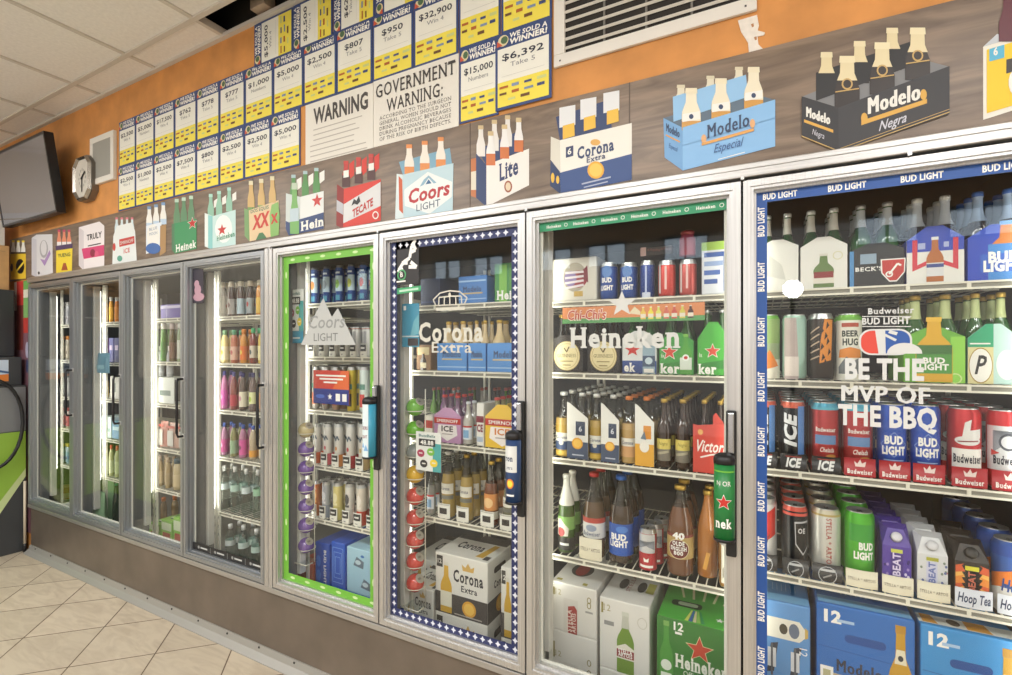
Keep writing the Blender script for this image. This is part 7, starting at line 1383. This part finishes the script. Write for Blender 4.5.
# ================================================================ the four far bays
FZ = FZ1
def soda(kind, gl, cap, lab, lv=(.2, .44), ar=None): return lambda r, h: mk_bottle(r, h, kind, gls(gl), M(cap, .4), M(lab, .5) if lab else None, ar, lv=lv)
def spotart(c_): return lambda A, r, h: A.ell(0, h * .32, r * .5, h * .07, M(c_, .5), 2, 10)
def rowof(bay, k, group, items, n=2, Y=YP):
    for a, b_, yt, mk, ds in items: file_of(mk, a, b_, yt, SH[bay][k] if k is not None else FZ, ds, group, n, Y=Y)
rowof(3, 0, 'soda bottles on the top shelf above the juices', [(218.5, 226, 282, soda('wide', 'cfc9c0', 'e6dfcf', 'd9d3c8', (.1, .6), spotart('c96a5a')), 'white bottle with red spot and cream cap'), (228, 235.5, 281.5, soda('wide', '4a2c26', 'e6dfcf', 'b9b4b0', (.06, .5), spotart('6a4a48')), 'brown bottle with grey label'), (237, 245, 281, soda('wide', '4a2c26', 'e6dfcf', 'b5c9d2', (.06, .5)), 'brown bottle with pale blue label'), (246.5, 254.5, 280.5, soda('wide', '3a2624', 'e6dfcf', '9aa4a8', (.06, .5), spotart('a8342e')), 'brown bottle with red mark on its label'), (256, 264.5, 280, soda('wide', 'd08a34', 'e6dfcf', 'd6b04a', (.06, .5)), 'orange drink bottle with cream cap')])
rowof(3, 1, 'juice bottles on the second shelf', [(221, 229, 330, soda('juice', 'd9c98a', '7aa07a', 'e0d8b4', (.1, .5), spotart('c9a83a')), 'pale yellow juice bottle'), (230.5, 238.5, 330, soda('juice', 'b5694a', '4a9a74', 'd9b4a0', (.1, .5), spotart('a84a4a')), 'pinkish juice bottle with green cap'), (240, 248, 329, soda('juice', 'd08a2c', 'd9822c', 'd9702c', (.1, .5), spotart('e6c45a')), 'orange juice bottle with orange cap'), (249.5, 257, 328, soda('juice', '7a2c24', '4ab07a', 'c9bfae', (.16, .5), spotart('3a4a4a')), 'dark red juice bottle with green cap'), (258, 266, 328, soda('juice', 'd6b85a', '5ab88a', 'e0d4a0', (.1, .5)), 'yellow juice bottle with green cap')])
rowof(3, 2, 'drink bottles on the third shelf', [(220.5, 228.5, 371, soda('soda', 'b56a9a', '4a4a94', 'b5489a', (.1, .5), spotart('d6a4cc')), 'magenta drink bottle with purple cap, third shelf'), (230, 238, 372, soda('soda', '8a4a48', '4a4a94', 'b03a4a', (.1, .4)), 'red drink bottle with purple cap'), (239, 247.5, 373, soda('soda', '5a4a44', '3a3a74', 'ddd6c0', (.1, .5), spotart('c98aa0')), 'dark bottle with cream label'), (249, 257.5, 373, soda('soda', '6a5a58', '3a3a74', 'd9dba8', (.2, .5), spotart('9ab83a')), 'dark bottle with lime and white label'), (259, 266, 374, soda('soda', '9a8a74', '3a3a74', 'b58a6a', (.1, .5)), 'tan bottle by the right frame, third shelf')])
rowof(3, 3, 'drink bottles on the fourth shelf', [(220.5, 228.5, 423, soda('soda', '9a6a8a', '3f5fb0', 'a83a7c', (.1, .5), spotart('cf9ac0')), 'magenta drink bottle with blue cap, fourth shelf'), (230, 238, 424, soda('soda', '8a8a5a', '3f5fb0', '8fae8a', (.1, .5)), 'green drink bottle with blue cap'), (239, 247.5, 425, soda('soda', 'a86a8c', '3f5fb0', 'd0559a', (.1, .55), spotart('6a2c4a')), 'hot pink drink bottle with blue cap'), (249, 257.5, 426, soda('soda', 'b5a48a', '3f5fb0', 'd9973a', (.08, .28)), 'clear bottle with orange drink and blue cap'), (259, 266, 428, soda('soda', 'a8a496', '3f5fb0', 'c9bfa8', (.1, .5)), 'cream bottle by the right frame, fourth shelf')])
WTR = glass_mat('water_bottle', (.80, .88, .87), .07)
def water(tag_): return lambda r, h: mk_bottle(r, h, 'soda', WTR, M('e2e4e2', .4), None, lambda A, r, h: A.rect(-r * 2.6, .46 * h, r * 2.6, .6 * h, M(tag_, .45), 1))
rowof(3, 4, 'large water bottles on the fifth shelf', [(220, 229, 466, water('c4d0d0'), 'large water bottle beside the white post'), (230.5, 240, 467, water('b4d0c4'), 'large water bottle with pale green band'), (241.5, 251.5, 469, water('c9d6d6'), 'large water bottle in the middle'), (253, 263.5, 470, water('8fb89a'), 'large water bottle with green band at the right')], 2)
rowof(3, None, 'water bottles standing on the cooler floor', [(225, 236, 525, water('d0d8d4'), 'water bottle on the cooler floor, left one'), (238, 249.5, 526, water('cfe0d8'), 'water bottle on the cooler floor, middle one'), (251, 263, 530, water('c4dcd0'), 'water bottle on the cooler floor, right one')], 2, Y=YP)
case_at(160.5, 182, 305, SH[2][0], 'purple wrapped pack on the top shelf', M('5a4a94', .35), lambda A, w, h: (A.rect(-w * .5, h * .7, w * .5, h * .9, M('b9b4cc', .5), 1), A.line(-w * .2, 0, -w * .2, h, .006, M('a49acc', .5), 1)), d=.16)
rowof(2, 1, 'green bottles on the second shelf of the third bay', [(160.5, 167, 323, soda('wide', '5a8a3a', 'd9d8d0', '4a7a34', (.08, .5)), 'green bottle with white cap, left one'), (169, 175.5, 323, soda('wide', '6a5a3a', 'd9c9c4', '7a5a44', (.08, .5)), 'brownish green bottle with pink cap'), (177, 184, 322.5, soda('wide', '8a9a78', 'd6d6d0', 'b9bcb0', (.08, .55)), 'greyish green bottle at the right')])
case_at(158, 174, 377, SH[2][2], 'low pale box under the silver bottles', M('cfd2cc', .5), lambda A, w, h: A.rect(-w * .4, h * .3, w * .3, h * .5, M('6a7a74', .5), 1), d=.12)
zq = WZ(158, 377, YP) + .002
for a, b_, ds in ((157.5, 164.5, 'silver pouch-like bottle with white cap'), (166.5, 173.5, 'silver and tan bottle with white cap')): file_of(soda('juice', 'a8acae', 'e0ddd4', 'b9bcbe', (.1, .5)), a, b_, 346, zq, ds, 'silver bottles in the third bay', 1)
t = card('price_rack', [(174.5, 380), (185, 402)], 'small black and white card rack at the third door', lambda A, x0, x1, z0, z1: [A.rect(x0 + (x1 - x0) * u, z0 + .01, x0 + (x1 - x0) * (u + .14), z1 - .02, M('cfcab4', .5), 1) for u in (.12, .6)], M('2c2a28', .5), YF - .02)
for a, b_, yt, m, ds in ((155.5, 163.5, 421, 'c9958a', 'pink-edged clear pouch, left one'), (164.5, 174.5, 423, 'c4a498', 'pink-edged clear pouch, right one'), (176.5, 184.5, 424, 'c9b93f', 'yellow pouch by the third door frame')):
    xa, xb = WX(a, YP), WX(b_, YP); h = WZ(a, yt, YP) - SH[2][3]; w = xb - xa - .004
    b = mk_bag(w, h, M(m, .25), lambda A, w, h: (A.rect(-w * .3, h * .08, w * .3, h * .7, M('b9b5ae', .4), 1), A.rect(-w * .42, h * .8, w * .42, h * .9, M('b8584c', .5), 1))); b['label'] = ds; b['group'] = 'pouches in the third bay'; b.location = ((xa + xb) / 2, YP + .03, SH[2][3] + .001)
rowof(2, 4, 'tan bottles on the fifth shelf of the third bay', [(157, 163.5, 456, soda('juice', 'b5a07a', 'd0bfae', 'c4b08a', (.1, .5)), 'tan bottle with pale cap, slim one'), (165, 171.5, 458, soda('juice', 'a8936a', 'b9a48a', 'a89470', (.1, .5)), 'tan bottle beside the jar'), (173, 184, 459, soda('wide', 'b8a884', '2f4a54', 'bfae88', (.1, .5)), 'tan jar with dark teal lid')])
rowof(2, None, 'orange-capped bottles on the cooler floor', [(160, 167.5, 498, soda('juice', '6a5230', 'd0702c', None), 'orange-capped bottle, left one on the floor'), (171, 179, 496, soda('juice', '7a6238', 'd0702c', None), 'orange-capped bottle, right one on the floor')], 1, Y=YP + .17)
def a_lc(A, w, h): A.rect(-w * .45, h * .55, w * .45, h * .9, M('d6e0c0', .5), 1); A.rect(-w * .35, h * .15, w * .35, h * .45, M('b5564a', .5), 1)
def t_lc(A, w, d): A.ell(0, d * .5, w * .3, d * .3, M('3a6a34', .5), 1, 12); A.rect(-w * .3, d * .3, w * .25, d * .48, M('d9e0c9', .5), 2)
for a, b_, yt, Y, ds in ((149, 160, 522, YP + .01, 'green and white carton at the left on the cooler floor'), (161, 172, 519, YP + .01, 'green and white carton in the middle on the cooler floor'), (173, 184, 517, YP + .01, 'green and white carton at the right on the cooler floor')): case_at(a, b_, yt, FZ, ds, M('8fc45a', .5), a_lc, t_lc, d=.14, Y=Y)
rowof(1, 0, 'orange drinks in the second bay', [(103.5, 108.3, 297, soda('wide', 'd9922a', 'cfd0cc', 'e0a436', (.1, .6)), 'orange drink bottle, left of three'), (109, 113.8, 297, soda('wide', 'e0a030', 'cfd0cc', 'ecb83e', (.1, .6)), 'orange drink bottle, middle of three'), (114.5, 119.5, 297, soda('wide', 'cf7a2a', 'cfd0cc', 'd98a36', (.1, .6)), 'orange drink bottle, right of three')], 1)
for k, (a, b_, m) in enumerate(((103.5, 108, '7a4a7c'), (108.7, 113.5, '5a5a94'), (114, 119, '4a4a78'))): case_at(a, b_, 338, SH[1][1], 'small %s carton on the second shelf' % ('plum', 'violet', 'indigo')[k], M(m, .5), lambda A, w, h: A.rect(-w * .3, h * .5, w * .3, h * .7, M('c4b4cc', .5), 1), d=.12)
xa, xb = WX(97, .1), WX(110, .1); b = mk_bag(xb - xa, WZ(103, 353, .1) - WZ(103, 373, .1), M('6a94a8', .3), lambda A, w, h: A.rect(-w * .3, h * .2, w * .3, h * .4, M('8fb4c0', .5), 1), d=.03); b['label'] = 'teal pouch hanging in front of the second rack'; b.location = ((xa + xb) / 2, .1, WZ(103, 373, .1))
case_at(110, 119, 376, SH[1][2], 'white carton with grey window in the second bay', M('d9d7d0', .5), lambda A, w, h: A.rect(-w * .25, h * .3, w * .15, h * .7, M('8a8f8c', .5), 1), d=.12)
for k, (a, b_, m, l) in enumerate(((103.5, 109, 'd0a24a', 'd9b45a'),)): file_of(soda('juice', m, 'd9d8d0', l, (.1, .5)), a, b_, 376, SH[1][2], 'amber bottle beside the white carton', None, 1)
case_at(112, 120, 421, SH[1][3], 'blue wrapped pack in the second bay', M('4a84b4', .4), lambda A, w, h: A.rect(-w * .4, h * .5, w * .4, h * .7, M('b4d0e0', .5), 1), d=.12)
case_at(101, 111, 416, SH[1][3], 'pale wrapped pack beside the blue one', M('c4d4d4', .4), lambda A, w, h: A.rect(-w * .4, h * .3, w * .4, h * .45, M('8aa4a4', .5), 1), d=.12)
rowof(1, 4, 'red-capped bottles in the second bay', [(103.5, 108.5, 444, soda('juice', 'b9b08a', 'c04a38', 'd0cbb0', (.1, .5)), 'pale bottle with red cap, left of three'), (109, 114, 445, soda('juice', 'b9b88a', 'c04a38', 'c9cfa8', (.1, .5)), 'pale bottle with red cap, middle of three'), (114.7, 120, 446, soda('juice', 'b0b48a', 'c9563a', 'c0c99c', (.1, .5)), 'pale bottle with red cap, right of three')], 1)
for a, b_, yt, Y, ds in ((96, 105, 490, YP - .03, 'pale green bag on the cooler floor, left one'), (104, 114, 478, YP + .05, 'pale green bag on the cooler floor, tied one')):
    xa, xb = WX(a, Y), WX(b_, Y); b = mk_bag(xb - xa, WZ(a, yt, Y) - FZ, M('9fc49a', .3), lambda A, w, h: A.ell(0, h * .4, w * .2, h * .15, M('cfe0c4', .5), 1, 10), d=.07); b['label'] = ds; b['group'] = 'green bags on the cooler floor'; b.location = ((xa + xb) / 2, Y, FZ + .001)
file_of(soda('forty', '2c3a2a', '5aa87a', None), 112, 121, 484, FZ, 'large dark bottle on the cooler floor beside the green bags', None, 1, Y=YP + .0)
for k, (yt, gl, cap, lab, ds, p) in enumerate(((302, 'cfcfd2', 'd9d8d6', 'b9b9c0', 'white bottle', 0), (336, 'c9c0ae', 'd0842c', 'd6cdb8', 'orange-capped bottle', 1), (374, 'c4c6c4', '6a6e70', 'd6d8d4', 'grey-capped bottle', 2), (408, 'd0c0b4', 'b04a40', 'c9605a', 'red and white bottle', 3), (444, 'a9bcc4', 'c9b93a', '7aa0b0', 'blue and white bottle', 4))):
    rowof(0, k, 'small bottles in the farthest bay', [(60.5, 64.7, yt, soda('wide', gl, cap, lab, (.1, .6)), ds + ' in the farthest bay, left of two'), (66.2, 70.6, yt, soda('wide', gl, cap, lab, (.1, .6), spotart('6a5a54')), ds + ' in the farthest bay, right of two')], 2)
file_of(lambda r, h: mk_bottle(r, h, 'wide', M('c9783a', .4), M('d9a06a', .4), M('e0b48a', .5)), 61, 71, 486, FZ, 'orange tub on the floor of the farthest bay', None, 1, name='food_tub', cat='tub', Y=YP + .1)
t = thing('white_bowl', 'white bowl on the floor of the farthest bay', 'bowl', (spot(63, 75, YP - .04)[0], YP + .01, FZ + .0005)); mb = MB(); mb.lathe([(.03, 0), (.035, .008), (.06, .04), (.066, .06), (.06, .058), (.03, .014), (0, .012)], M('d9dcd2', .4), 24); mb.build('bowl_wall', t); mb = MB(); mb.lathe([(.028, -.0004), (.028, .001)], M('c4c6bc', .4), 20); mb.build('foot_ring', t)
# photographer's flash, seen only as a glint in the last door
fx, fz = W(793, 289, 1.75)
t = thing('studio_flash', 'small round flash lamp on a stand behind the camera', 'lamp', (fx, -1.75, 0)); mb = MB(); n8 = [(.055 * math.cos(q * .7854 + .39), fz + .055 * math.sin(q * .7854 + .39)) for q in range(8)]
mb.add([(fx + a, -1.749, b_) for a, b_ in n8], [tuple(range(8))], M('ffffff', .5, emit=45)); mb.build('flash_face', t, True)
mb = MB(); mb.prism([(fx + (a - 0) * 1.1, fz + (b_ - fz) * 1.1) for a, b_ in n8], -1.85, -1.751, BLACK); mb.build('flash_head', t, True); mb = MB(); mb.tube([(fx, -1.8, .0), (fx, -1.8, fz - .06)], .012, BLACK, 8); mb.build('stand', t, True)
